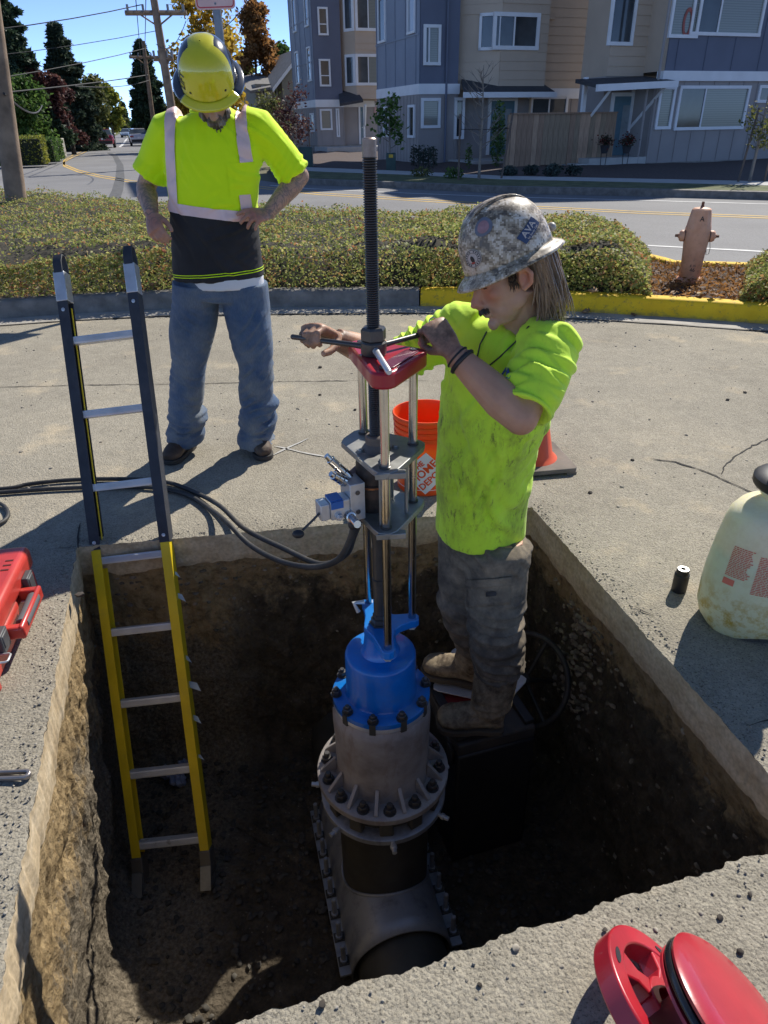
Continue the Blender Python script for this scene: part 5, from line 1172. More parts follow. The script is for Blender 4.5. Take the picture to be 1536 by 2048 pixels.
    lv = obj('lever', MB().tube([Mv @ V((-.105, -.02, -.014)), Mv @ V((-.135, -.035, -.026)), Mv @ V((-.170, -.05, -.040))], .0035, 8), M_NUT, vs_)
    kn = Mv @ V((-.185, -.055, -.046)); obj('knob', MB().ell(kn, (.017, .012, .012)), M_BLKP, vs_); obj('knob', MB().ell(Mv @ V((-.012, -.03, -.072)), (.017, .017, .018)), M_BLKP, vb)
    for (a, b, l, m_) in (((.0, .02, .05), (-.055, .03, .12), 3, M_STEEL), ((-.02, .0, .05), (-.06, -.005, .085), 2, M_STEEL)):
        p0, p1 = Mv @ V(a), Mv @ V(b); d = (p1-p0); pts = [p0+d*t for t in (0, .12, .13, .30, .31, .34, .35, .60, .61, .64, .65, .92, .93, 1.12)]; obj('hose_coupler', MB().tube(pts, [.013, .013, .015, .015, .012, .012, .0135, .0135, .011, .011, .013, .013, .009, .008], 14), m_, vb, smooth=40)
    obj('hose_stub', MB().tube([Mv @ V((.0, .03, .05)), Mv @ V((.05, .06, .06)), V((AX.x-.02, AX.y+.06, zc+.03))], .011, 10), plain('pinkish hose fitting', (.32, .22, .20), .5), vb)
    # blue three armed yoke
    yk = []; order = sorted((RA, RB, RC), key=lambda q: math.atan2(q.y-AX.y, q.x-AX.x))
    for k, q in enumerate(order):
        d = (q-AX).normalized(); s_ = V((-d.y, d.x)); nx = order[(k+1) % 3]
        yk += [q+d*(.024*math.cos(a))+s_*(.024*math.sin(a)) for a in (-1.9, -1.3, -.65, 0, .65, 1.3, 1.9)]
        a0 = q+s_*.022-d*.035; e = (nx-AX).normalized(); b0 = nx-V((-e.y, e.x))*.022-e*.035; m = (a0+b0)/2; c0 = AX+(m-AX)*.82
        if (m-AX).length < .055: c0 = AX+(m-AX).normalized()*.055
        yk += [a0.lerp(c0, .35), a0.lerp(c0, .75), c0, b0.lerp(c0, .75), b0.lerp(c0, .35)]
    yk = MB().prism([(p.x, p.y) for p in yk], zYoke-.030, zYoke)
    obj('yoke', yk, M_BLU, r, bevel=.003); obj('yoke_boss', MB().lathe([(.066, zBon+.001), (.056, zBon+.02), (.05, zYoke-.034), (.05, zYoke-.001)], 28, TM(AX.x, AX.y, 0)), M_BLU, r)
    obj('gland_nut', MB().lathe([(.033, zYoke), (.035, zYoke+.006), (.028, zYoke+.008), (.028, zYoke+.024), (.022, zYoke+.026), (.022, zYoke+.04)], 6, TM(AX.x, AX.y, 0)), M_NUT, r, smooth=25)
    for q in (RA, RB, RC): obj('rod_nut', MB().lathe([(.015, zYoke-.034), (.015, zYoke-.044), (.009, zYoke-.048)], 6, TM(q.x, q.y, 0)), M_ALU, r, smooth=25)
    obj('bleed_cock', MB().tube([(AX.x-.07, AX.y+.06, zYoke-.0), (AX.x-.085, AX.y+.07, zYoke+.03), (AX.x-.05, AX.y+.075, zYoke+.03)], .008, 8), M_ALU, r)
    return r
drill()
def stack():
    """blue adapter, reducer, flanges and the sleeve on the water main."""
    z0 = zBon
    zf = zAt(757, 1378, AX.y); r = thing('blue_adapter', 'glossy blue domed flange adapter bolted on top of the cast steel reducer', 'pipe fitting', (AX.x, AX.y, zf-.022))
    T = TM(AX.x, AX.y, 0)
    obj('body', MB().lathe([(.02, z0), (.108, z0), (.116, z0-.006), (.119, z0-.016), (.119, zf+.012), (.124, zf+.003), (.135, zf)], 48, T, cap=False), M_BLU, r, smooth=40)
    fl = obj('flange', MB().lathe([(.10, zf-.0005), (.163, zf-.0005), (.168, zf-.004), (.168, zf-.022), (.10, zf-.022)], 48, T, cap=False), M_BLU, r, smooth=40)
    NB = 10
    for i in range(NB):
        a = 2*PI*(i+.22)/NB; p = V((AX.x+.155*math.cos(a), AX.y+.155*math.sin(a), 0))
        b_ = obj('nut', MB().hexbolt(TM(p.x, p.y, zf, a), .0155, .020, .010, .009), M_NUT, r, smooth=25)
        obj('slot', MB().box((AX.x+.1605*math.cos(a), AX.y+.1605*math.sin(a), zf-.024), (.02, .020, .046), None) if False else MB().box((.162, 0, zf-.024), (.016, .021, .044), T @ Matrix.Rotation(a, 4, 'Z')), M_IRON, r)
    zg = zAt(760, 1528, AX.y); r2 = thing('reducer', 'dirty cast steel reducer with ribbed base flange under the blue adapter', 'pipe fitting', (AX.x, AX.y, zg-.03))
    zt = zf-.0225
    obj('body', MB().lathe([(.10, zt), (.164, zt), (.166, zt-.018), (.155, zt-.019), (.160, zt-.026), (.169, zt-.042), (.1715, zt-.065), (.1715, zt-.10), (.169, (zt+zg)/2), (.168, zg+.02), (.174, zg+.001)], 56, T, cap=False), M_CAST, r2, smooth=50)
    obj('rim', MB().lathe([(.1642, zt-.001), (.1655, zt-.003), (.1668, zt-.016), (.164, zt-.0175)], 56, T, cap=False), M_ALU, r2)
    obj('base_flange', MB().lathe([(.15, zg), (.236, zg), (.242, zg-.005), (.242, zg-.026), (.15, zg-.026)], 64, T, cap=False), M_CAST, r2, smooth=40)
    NB = 14
    rib = MB().add([(.170, -.006, 0), (.228, -.006, 0), (.228, -.006, .006), (.172, -.006, .065), (.170, .006, 0), (.228, .006, 0), (.228, .006, .006), (.172, .006, .065)], [(0, 1, 2, 3), (7, 6, 5, 4), (1, 5, 6, 2), (2, 6, 7, 3), (0, 3, 7, 4)]).mesh('rib'); rib.materials.append(M_CAST)
    nut = MB().hexbolt(Matrix.Identity(4), .0185, .022, .018, .011).mesh('nut'); nut.materials.append(M_NUT)
    base = V((0, 0, zg-(zg-.03)))
    for i in range(NB):
        a = 2*PI*(i-.25)/NB; link('nut', nut, None, r2, TM(.208*math.cos(a), .208*math.sin(a), base.z, a)); link('rib', rib, None, r2, TM(0, 0, base.z, 2*PI*(i+.25)/NB))
    zh = zg-.118; r3 = thing('tapping_outlet', 'dark iron outlet pipe with a wide steel flange below the cast reducer', 'pipe', (AX.x, AX.y, -1.0))
    obj('flange', MB().lathe([(.14, zh), (.228, zh), (.234, zh-.004), (.234, zh-.024), (.14, zh-.024)], 64, T, cap=False), M_SLEEVE, r3, smooth=40)
    obj('gasket_ring', MB().lathe([(.178, zg-.0262), (.186, zg-.04), (.186, zh+.004), (.178, zh)], 40, T, cap=False), M_IRON, r3)
    for i in range(12):
        a = 2*PI*(i+.1)/12; obj('flange_lug', MB().box((.205, 0, (zg+zh)/2-.013), (.03, .05, zg-zh-.03), T @ Matrix.Rotation(a, 4, 'Z')), M_IRON, r3, bevel=.006)
    for i in range(7):
        a = 2*PI*(i+.27)/7+.12; obj('set_screw', MB().lathe([(.008, 0), (.008, .012), (.012, .013), (.012, .024), (.0085, .025), (.0085, .042)], 10, frame((AX.x+.232*math.cos(a), AX.y+.232*math.sin(a), zh-.013), (-math.sin(a), math.cos(a), 0), (0, 0, 1), (math.cos(a), math.sin(a), 0))), M_ALU, r3, smooth=30)
    obj('outlet_pipe', MB().lathe([(.150, zh-.024), (.178, zh-.028), (.176, zh-.05), (.172, zh-.055), (.172, -1.19)], 56, T, cap=False), M_IRON, r3, smooth=40)
    # the main and its two piece sleeve
    d = V((.235, -.972, 0)).normalized(); s_ = V((-d.y, d.x, 0)); c = V((AX.x-.01, AX.y-.02, -1.29)); rs = .195
    mm = thing('water_main', 'dark buried water main running along the pit floor', 'pipe', (c.x, c.y, -1.3)); obj('pipe', MB().tube([c-d*1.6, c+d*1.5], .172, 40), M_IRON, mm, smooth=60)
    c0_ = c; c = c-d*.06; sv = thing('tapping_sleeve', 'stainless tapping sleeve bolted along both sides of the water main', 'pipe sleeve', (c.x, c.y, -1.3)); half = .37
    sh = MB(); vv = []; n = 24; ks = 12
    for k in range(ks+1):
        o = c+d*(-half+2*half*k/ks)
        for i in range(n+1):
            a = PI*i/n; vv.append(o+s_*(rs*math.cos(a))+V((0, 0, rs*math.sin(a))))
    sh.add(vv, [(k*(n+1)+i, k*(n+1)+i+1, (k+1)*(n+1)+i+1, (k+1)*(n+1)+i) for k in range(ks) for i in range(n)]); solid(obj('shell', sh, M_SLEEVE, sv, smooth=60), .008, 0)
    obj('weld', MB().tube([(AX.x+.176*math.cos(t), AX.y+.176*math.sin(t), -1.29+math.sqrt(max(.001, (rs+.004)**2-(V((AX.x+.176*math.cos(t)-c.x, AX.y+.176*math.sin(t)-c.y, 0)).dot(s_))**2))) for t in [2*PI*i/40 for i in range(40)]], .007, 8, closed=True), M_SLEEVE, sv, smooth=60)
    for sg in (-1, 1):
        bar_c = c+s_*(sg*(rs+.022))+V((0, 0, .02)); Mb = frame(bar_c, d, s_, (0, 0, 1))
        bar = obj('side_bar', MB().box((0, 0, 0), (2*half, .045, .012), Mb).box((0, -sg*.022, -.02), (2*half, .006, .04), Mb), M_SLEEVE, sv, bevel=.002)
        for i in range(8):
            x = -half+.05+(2*half-.10)*i/7; b_ = obj('bolt', MB().lathe([(.017, .006), (.017, .010), (.014, .011), (.014, .024), (.0095, .025), (.0095, .105), (.007, .109)], 10, Mb @ Matrix.Translation((x, 0, 0))), M_SLEEVE, bar, smooth=30)
            obj('saddle_washer', MB().box((x, 0, .009), (.034, .040, .008), Mb), M_IRON, bar)
stack()
# ------------------------------------------------------------------ hydraulic hoses
def hose(label, pts, r, m=None, name='hydraulic_hose', cat='hose', group=None):
    q = [V(p) for p in pts]; out = []
    for i in range(len(q)-1):
        p0, p1, p2, p3 = q[max(i-1, 0)], q[i], q[i+1], q[min(i+2, len(q)-1)]
        for k in range(8):
            t = k/8; out.append(.5*((2*p1)+(p2-p0)*t+(2*p0-5*p1+4*p2-p3)*t*t+(3*p1-p0-3*p2+p3)*t**3))
    out.append(q[-1]); return obj(name, MB().tube(out, r, 10), m or M_RUB, smooth=80, label=label, cat=cat, group=group, origin=q[0])
def G(x, y, z=.014): return atz(x, y, z)
hose('black hydraulic hose looping from the valve over the pit edge behind the ladder', [(-.088, 1.775, zAt(705, 1040, 1.775)), atY(702, 1075, 1.80), atY(675, 1120, 1.90), atY(625, 1134, 2.03), atY(560, 1122, 2.18), atY(500, 1090, 2.38), atY(455, 1050, 2.52)+V((0, 0, .012)), G(420, 1018, .02), G(370, 988), G(300, 975), G(200, 974), G(100, 978), G(0, 985), G(-200, 1000)], .0105)
hose('second black hose lying beside the looping one and running off to a coil', [(-.072, 1.80, zAt(708, 1040, 1.80)), atY(708, 1070, 1.84), atY(690, 1110, 1.94), atY(640, 1128, 2.08), atY(570, 1098, 2.28), atY(490, 1058, 2.50), G(440, 1012, .03), G(390, 985), G(330, 964), G(240, 958), G(140, 960), G(60, 968), G(0, 978), G(-200, 985)], .0105)
hose('black hose end curled into a loop beside the red tool case', [G(-80, 1000), G(-20, 1002), G(5, 1010), G(16, 1025), G(10, 1040), G(-20, 1055), G(-90, 1080)], .009)
# ------------------------------------------------------------------ ladder
def ladder():
    FL, FRt = V((-1.052, 1.862, -1.285)), V((-.772, 1.857, -1.285)); TL, TR = V((-1.312, 2.992, .955)), V((-1.012, 2.989, .955))
    e = ((TL+TR)-(FL+FRt)).normalized(); w = (TR+FRt-TL-FL); w = (w-e*w.dot(e)).normalized(); n = w.cross(e)      # n faces the camera
    O = (FL+FRt)/2; W = ((FRt-FL).length+(TR-TL).length)/2; LEN = ((TL+TR)/2-O).dot(e); r = thing('ladder', 'yellow fibreglass ladder with black upper rails leaning on the far pit edge', 'ladder', O)
    if n.y > 0: n = -n
    M_YL = plain('dirty yellow fibreglass', (.84, .60, .012), .5, var=.15, vs=8, grime=.3, gcol=(.35, .25, .08), gs=16); M_BK = plain('black ladder sleeve', (.03, .033, .042), .6, var=.25, vs=10, grime=.35, gcol=(.11, .10, .10))
    def at(u, t, q=0): return O+w*u+e*t+n*q
    def seg(name, u, t0, t1, m, s_, parent=r, grow=0.0):
        mb_ = MB(); g = grow; Fm = frame(at(u, 0), w, n, e)
        mb_.span((-.019-g, .022, t0), (.019+g, .026+g, t1), Fm).span((s_*.014, -.026, t0), (s_*(.019+g), .022, t1), Fm).span((-.019-g, -.026-g, t0), (.019+g, -.022, t1), Fm); return obj(name, mb_, m, parent, smooth=0)
    tb = 1.42
    for s_ in (-1, 1):
        u = s_*W/2; lo = seg('rail', u, .06, tb, M_YL, s_); hi = seg('rail_sleeve', u, tb, LEN-.07, M_BK, s_, grow=.002)
        obj('rail_edge', MB().span((-s_*.0215, -.010, tb), (-s_*.0195, .0, LEN-.1), frame(at(u, 0), w, n, e)), M_YL, hi, smooth=0)
        obj('end_cap', MB().span((-.023, -.030, LEN-.075), (.023, .031, LEN+.045), frame(at(u, 0), w, n, e)), M_ALU, r, bevel=.003)
        st = [at(u, LEN+.04, .028), at(u, LEN+.085, .028), at(u, LEN+.115, .012), at(u, LEN+.115, -.012), at(u, LEN+.08, -.03), at(u, LEN-.02, -.034)]
        obj('rubber_hook', MB().tube(st, [(.019, .004)]*6, 8, ref=w, sq=6), M_BK, r, smooth=30)
        for tt in (LEN-.11, tb+.03): obj('rivet', MB().lathe([(.0075, 0), (.0075, .002), (.004, .003)], 12, frame(at(u, tt, .0285), w, e, n)), M_ALU, hi)
        ft = MB().span((-.024, -.033, .0), (.024, .034, .11), frame(at(u, 0), w, n, e)); fo = obj('foot_bracket', ft, plain('muddy foot steel', (.20, .18, .15), .6, .5, var=.3, grime=.6), r, bevel=.004)
        obj('foot_pad', MB().add([at(u-.022, .05, .04), at(u+.022, .05, .04), at(u+.022, -.035, .075), at(u-.022, -.035, .075), at(u-.022, .05, -.03), at(u+.022, .05, -.03), at(u+.022, -.035, -.0), at(u-.022, -.035, -.0)], [(0, 1, 2, 3), (7, 6, 5, 4), (0, 4, 5, 1), (2, 6, 7, 3), (0, 3, 7, 4), (1, 5, 6, 2)]), M_PLATE, fo, smooth=0)
    t_ = .155; k = 0
    rg = MB(); Lr = W-.02; prof = [(-.016, -.010), (-.016, .004), (-.012, .013), (.012, .013), (.016, .004), (.016, -.010)]
    for (q, z) in [( -.016+.032*i/8, .0) for i in range(0)]: pass
    m_ru = NT('ribbed rung aluminium'); zc = m_ru.sep()[1]; c_ = m_ru.ramp(m_ru.noise(9, 6), [(.3, (.58, .59, .60)), (.7, (.76, .76, .76))])
    mud = m_ru.math('MULTIPLY', m_ru.ramp(m_ru.noise(22, 7, .7), [(.56, 0.0), (.66, .9)]), m_ru.ramp(m_ru.sep()[2], [(0.0, 1.0), (.35, 0.0)])); m_ru.col(m_ru.mix(mud, c_, (.13, .10, .07))); m_ru.set(.4, .15); M_RUNG = m_ru.m
    while t_ < LEN-.1:
        mb_ = MB(); Fm = frame(at(0, t_), w, n, e); ridges = 6
        pr = [(-.018, -.016), (.018, -.016), (.021, -.010)]
        for i in range(ridges): z0 = -.010+.020*i/ridges; pr += [(.0225, z0+.0005), (.0225, z0+.0022), (.0205, z0+.0026)]
        pr += [(.019, .014), (-.018, .014)]
        nn = len(pr); vv = [(x, p[0], p[1]) for x in (-Lr/2, Lr/2) for p in pr]; mb_.add(vv, [tuple(range(nn)), tuple(reversed(range(nn, 2*nn)))]+[(i, nn+i, nn+(i+1) % nn, (i+1) % nn) for i in range(nn)], Fm)
        obj('rung', mb_, M_RUNG, r, smooth=0); t_ += .3045
    # torn strips of a blue and white sticker on the outer rail
    M_ST = plain('torn pale sticker', (.45, .55, .66), .6, var=.2)
    for (t0, l, dx) in ((1.18, .05, .02), (.80, .06, .035), (.92, .04, .012), (.66, .05, .02), (1.28, .03, .01), (.5, .03, .012)):
        p = at(W/2+.016, t0, .0); q = p+w*dx-e*l*.2; obj('sticker_strip', MB().add([p, p+e*l*.45, q+e*l*.45, q+e*.0+w*.012-e*.01, p+n*.001, p+e*l*.45+n*.001, q+e*l*.45+n*.001, q+w*.012-e*.01+n*.001], [(0, 1, 2, 3), (7, 6, 5, 4), (0, 4, 5, 1), (1, 5, 6, 2), (2, 6, 7, 3), (3, 7, 4, 0)]), M_ST, r, smooth=0)
ladder()
# ------------------------------------------------------------------ orange bucket
def bucket():
    b = atz(850, 968, 0); r = thing('bucket', 'bright orange plastic bucket with white logo standing at the far pit edge', 'bucket', (b.x, b.y, 0), -.35)
    t = NT('fluorescent orange plastic'); t.col(t.ramp(t.noise(6, 4), [(.3, (.80, .075, .008)), (.7, (.88, .10, .012))])); t.set(.42, 0, .4, sss=(.15, (1, .3, .05), .01)); t.bump(t.noise(80, 4), .06, .002); MO = t.m
    s = MB().lathe([(.124, .004), (.126, 0), (.130, .004), (.1375, .23), (.1395, .265), (.146, .266), (.146, .285), (.1415, .286), (.142, .305), (.147, .306), (.147, .313), (.1425, .314), (.143, .330), (.149, .331), (.149, .339), (.144, .340), (.1445, .355), (.152, .356), (.153, .364), (.150, .369), (.1445, .369), (.141, .35), (.136, .20), (.126, .012), (.0, .012)], 56, cap=False); obj('shell', s, MO, r, local=True, smooth=40)
    mw = plain('white bucket print', (.78, .74, .72), .5, var=.05)
    def wrap(me, ph0, z0, rot):
        co = get_co(me).astype(float); c, q = math.cos(rot), math.sin(rot); x = co[:, 0]*c-co[:, 1]*q; y = co[:, 0]*q+co[:, 1]*c; z = z0+y; rr = .130+(.1375-.130)*z/.23+.0006+co[:, 2]; ph = ph0+x/.134; set_co(me, np.stack([rr*np.cos(ph), rr*np.sin(ph), z], 1)); return me
    # square logo set on its corner with the wording knocked out in orange
    g = MB(); N = 16; side = .15; vv = [((i/N-.5)*side, (j/N-.5)*side, 0) for i in range(N+1) for j in range(N+1)]; g.add(vv, [(i*(N+1)+j, (i+1)*(N+1)+j, (i+1)*(N+1)+j+1, i*(N+1)+j+1) for i in range(N) for j in range(N)])
    ph = -PI/2+.30; lg = obj('logo_square', wrap(g.mesh('logo_square'), ph, .118, PI/4), mw, r, local=True, smooth=60)
    for tx, dy, s_ in (('THE', .048, .034), ('HOME', .010, .052), ('DEPOT', -.038, .044)):
        me = text_mesh(tx, s_, .0, bold=.0012); bm2 = bmesh.new(); bm2.from_mesh(me); bmesh.ops.subdivide_edges(bm2, edges=bm2.edges[:], cuts=1); bm2.to_mesh(me); bm2.free(); co = get_co(me).astype(float); co[:, 1] += dy; co[:, 2] += .0012; set_co(me, co); obj('lettering', wrap(me, ph, .118, PI/4), MO, lg, local=True, smooth=0)
    obj('base_stripe', MB().lathe([(.1312, .030), (.1314, .033)], 56, cap=False), mw, r, local=True)
    hp = [(.150*math.cos(a), .150*math.sin(a)-.02*math.sin(a), .30-.10*abs(math.sin(a))) for a in [PI+PI*i/16 for i in range(17)]]; obj('wire_handle', MB().tube([(x, -y*1.06, z) for x, y, z in hp], .002, 6), M_STEEL, r, local=True)
    obj('barcode_mark', MB().box((-.118, -.073, .235), (.004, .012, .02)), M_BLKP, r, local=True)
bucket()
# ------------------------------------------------------------------ traffic cone behind the pit worker
def cone():
    c = atz(1062, 925, 0); r = thing('traffic_cone', 'orange traffic cone with dusty black base behind the worker in the pit', 'cone', (c.x, c.y, 0), .15); n = 8; q = .175
    def rr(w, k): return [(sx*(w-k)+k*math.cos(t), sy*(w-k)+k*math.sin(t)) for sx, sy, t0 in ((1, 1, 0), (-1, 1, PI/2), (-1, -1, PI), (1, -1, 1.5*PI)) for t in [t0+PI/2*i/4 for i in range(5)]]
    MBk = plain('dusty black cone base', (.17, .145, .12), .9, var=.3, vs=9, bump=.3, bs=70); obj('base', MB().prism(rr(q, .03), .012, .035), MBk, r, local=True, bevel=.004)
    for sx in (-1, 1):
        for sy in (-1, 1): obj('foot', MB().box((sx*(q-.03), sy*(q-.03), .0065), (.05, .05, .013)), MBk, r, local=True)
    obj('cone_body', MB().lathe([(.125, .035), (.115, .045), (.10, .06), (.024, .44), (.02, .44)], 32), plain('faded orange vinyl', (.72, .10, .03), .5, var=.1), r, local=True); obj('reflective_band', MB().lathe([(.0705, .215), (.0505, .315)], 32, cap=False), plain('white reflective band', (.7, .7, .7), .4), r, local=True)
cone()
# ------------------------------------------------------------------ pump sprayer
def sprayer():
    b = atz(1504, 1238, 0); r = thing('pump_sprayer', 'translucent yellowed pump sprayer with red printed label on the right of the pit', 'sprayer', (b.x, b.y, 0)); S = 1.0
    t = NT('yellowed translucent polyethylene'); z = t.sep()[2]; c = t.ramp(z, [(.0, (.66, .62, .34)), (.28, (.66, .70, .48)), (.31, (.80, .72, .48)), (.6, (.86, .80, .60))])
    st = t.math('MULTIPLY', t.ramp(t.noise(22, 8, .75), [(.45, 0.0), (.60, .9)]), t.ramp(z, [(.08, 1.0), (.2, .15)])); c = t.mix(st, c, (.45, .29, .02)); t.col(c); t.set(.4, 0, .4, sss=(.35, (.95, .8, .35), .03)); t.bump(t.noise(9, 4), .15, .01)
    prof = [(.78, .012), (.86, .0), (.93, .02), (.99, .07), (1.0, .13), (.985, .20), (.93, .30), (.86, .38), (.82, .41), (.72, .435), (.5, .447), (.40, .452), (.36, .47), (.36, .50)]
    vv = []; n = 48
    for (q, z_) in prof:
        for i in range(n):
            a = 2*PI*i/n; lob = 1+.02*math.cos(4*a)*(1 if z_ < .1 else .3); vv.append((.195*q*lob*math.cos(a), .15*q*lob*math.sin(a), z_+(.012*math.cos(4*a+.5) if z_ < .03 else 0)+.006))
    m = MB().add(vv, [(k*n+i, k*n+(i+1) % n, (k+1)*n+(i+1) % n, (k+1)*n+i) for k in range(len(prof)-1) for i in range(n)]+[tuple(reversed(range(n)))]); obj('tank', m, t.m, r, local=True, smooth=60)
    cp = obj('pump_cap', MB().lathe([(.055, .50), (.105, .505), (.112, .515), (.112, .535), (.10, .545), (.07, .548), (.05, .55)], 28), M_BLKP, r, local=True); obj('funnel_collar', MB().lathe([(.072, .452), (.075, .47), (.10, .503), (.06, .504)], 28), t.m, r, local=True)
    obj('pump_handle', MB().tube([(-.07, -.02, .545), (-.085, -.02, .60), (-.06, -.02, .655), (.04, -.02, .67), (.1, -.02, .66), (.08, -.02, .56)], [(.014, .008)]*6, 10, ref=(0, 1, 0), sq=5), M_BLKP, cp, local=True)
    MR = plain('red label print', (.62, .16, .10), .6, var=.1)
    def dash(a0, a1, z_, h):
        mb_ = MB(); k = 5; q = []
        def rad(zz): 
            for (p0, z0), (p1, z1) in zip(prof[:-1], prof[1:]):
                if z0 <= zz <= z1: return p0+(p1-p0)*(zz-z0)/max(1e-6, z1-z0)
            return .9
        for i in range(k+1):
            a = a0+(a1-a0)*i/k
            for zz in (z_, z_+h): qf = rad(zz)*(1+.006*math.cos(4*a)); q.append(((.195*qf+.0012)*math.cos(a), (.15*qf+.0012)*math.sin(a), zz+.006))
        return mb_.add(q, [(2*i, 2*i+2, 2*i+3, 2*i+1) for i in range(k)])
    lab = MB(); rd = random.Random(4)
    for col, (a0, a1, zt, zb_) in enumerate([(-PI*.86, -PI*.72, .325, .225), (-PI*.695, -PI*.555, .315, .185)]):
        z_ = zt
        while z_ > zb_:
            a = a0; e_ = a1-rd.random()*(a1-a0)*.2
            while a < e_-.02: w = rd.uniform(.03, .09); d_ = dash(a, min(a+w, e_), z_, .0032); lab.add(d_.v, d_.f); a += w+.012
            z_ -= .0058
    d_ = dash(-PI*.86, -PI*.79, .195, .022); lab.add(d_.v, d_.f); obj('label_print', lab, MR, r, local=True, smooth=0)['kind'] = 'stuff'
    mh = NT('braided brown hose'); mh.col(mh.ramp(mh.voro(220), [(.2, (.05, .035, .03)), (.6, (.16, .11, .09))])); mh.set(.6); p = r.location
    pts = [(.19, -.1, .42), (.10, -.17, .40), (.04, -.185, .25), (.015, -.19, .12), (.03, -.21, .03), (.10, -.30, .012), (.25, -.42, .012)]; o = hose('brown braided sprayer hose hanging down the tank', [V(q)+V(p) for q in pts], .0075, mh.m, 'sprayer_hose')
sprayer()
# ------------------------------------------------------------------ socket, wrench, tool case
b = atz(1357, 1181, 0); r = thing('impact_socket', 'black impact socket with bright steel end standing beside the sprayer', 'socket', (b.x, b.y, 0)); obj('body', MB().lathe([(.024, 0), (.026, .003), (.026, .072), (.022, .076), (.022, .090), (.019, .092), (.008, .092), (.008, .06)], 28, cap=False), plain('black phosphate steel', (.028, .027, .026), .5, .3, var=.2), r, local=True); obj('drive_end', MB().lathe([(.0195, .0923), (.0195, .0945), (.009, .0945), (.009, .088)], 24, cap=False), M_STEEL, r, local=True)
def tool_case():
    b = atz(40, 1408, 0); r = thing('tool_case', 'scuffed red plastic tool case with black latches at the left of the pit', 'tool case', (b.x-.09, b.y+.03, 0), R(10)); MR = mat_red('scuffed red plastic', (.50, .045, .032)); MR2 = MR; L, W, Hh = .58, .42, .185
    obj('base', MB().box((-W/2, L/2, .05), (W, L, .10)), MR, r, local=True, bevel=.018); ld = obj('lid', MB().box((-W/2, L/2, .147), (W+.012, L+.012, .088)), MR, r, local=True, bevel=.024, seg=4)
    obj('lid_panel', MB().box((-W/2-.03, L/2, .193), (W-.12, L-.10, .008)), MR, ld, local=True, bevel=.004)
    for y in (.10, L-.16):
        la = obj('latch', MB().box((.016, y+.03, .112), (.022, .062, .07)).box((.026, y+.03, .118), (.008, .048, .045)), plain('dark grey latch', (.07, .07, .072), .5, var=.2), r, local=True, bevel=.005)
        obj('padlock_loop', MB().tube([(.004, y-.045, .085), (.038, y-.045, .085), (.044, y-.04, .085), (.044, y-.01, .085), (.038, y-.005, .085), (.004, y-.005, .085)], .0035, 8), M_ALU, r, local=True, smooth=60)
        for k in range(3): obj('lid_slot', MB().box((-.035, y+.0+.03*k, .1915), (.026, .008, .002)), plain('dark red recess', (.10, .012, .01), .7), ld, local=True, smooth=0)
    yc = L/2; hd = MB()
    obj('handle_arm', MB().box((.03, yc-.105, .10), (.07, .03, .045)).box((.03, yc+.105, .10), (.07, .03, .045)).box((.06, yc, .10), (.018, .24, .05)), MR, r, local=True, bevel=.008); gr = MB()
    obj('handle_grip', MB().lathe([(.020+.0015*(i % 2), -.075+.15*i/24) for i in range(25)], 16, frame((.052, yc, .105), (1, 0, 0), (0, 0, -1), (0, 1, 0))), plain('grey rubber grip', (.11, .11, .115), .8), r, local=True, smooth=30)
    for y in (.03, L-.06):
        obj('corner_rib', MB().box((.006, y, .055), (.012, .02, .11)), MR, r, local=True, bevel=.004)
    obj('corner_rib', MB().box((-.04, -.006, .06), (.022, .012, .12)), MR, r, local=True, bevel=.004)
tool_case()
def wrench():
    p0, p1 = atz(62, 1549, .008), atz(-120, 1556, .008); u = (p1-p0).normalized(); s_ = V((-u.y, u.x, 0)); M = frame(p0, u, s_, (0, 0, 1)); out = []; inn = []
    for i in range(32):
        a = 2*PI*i/32; c, q = math.cos(a), math.sin(a); hw = .0145; out.append(((.30 if c > 0 else 0.0)+hw*c+(.0 if c > 0 else hw), hw*q)); inn.append(((.085 if c > 0 else .012)+.006*c+(0 if c > 0 else .006), .0065*q))
    r = thing('wrench', 'steel wrench handle with a slotted end lying by the left pit edge', 'wrench', p0); mw = MB().ring_prism(out, inn, -.007, .007, M); obj('handle', mw, plain('dusty chrome steel', (.36, .33, .31), .4, .8, var=.2, grime=.4), r, bevel=.003); obj('jaw', MB().box((.32, 0, 0), (.05, .06, .014), M), M_PLATE, r, bevel=.004)
wrench()
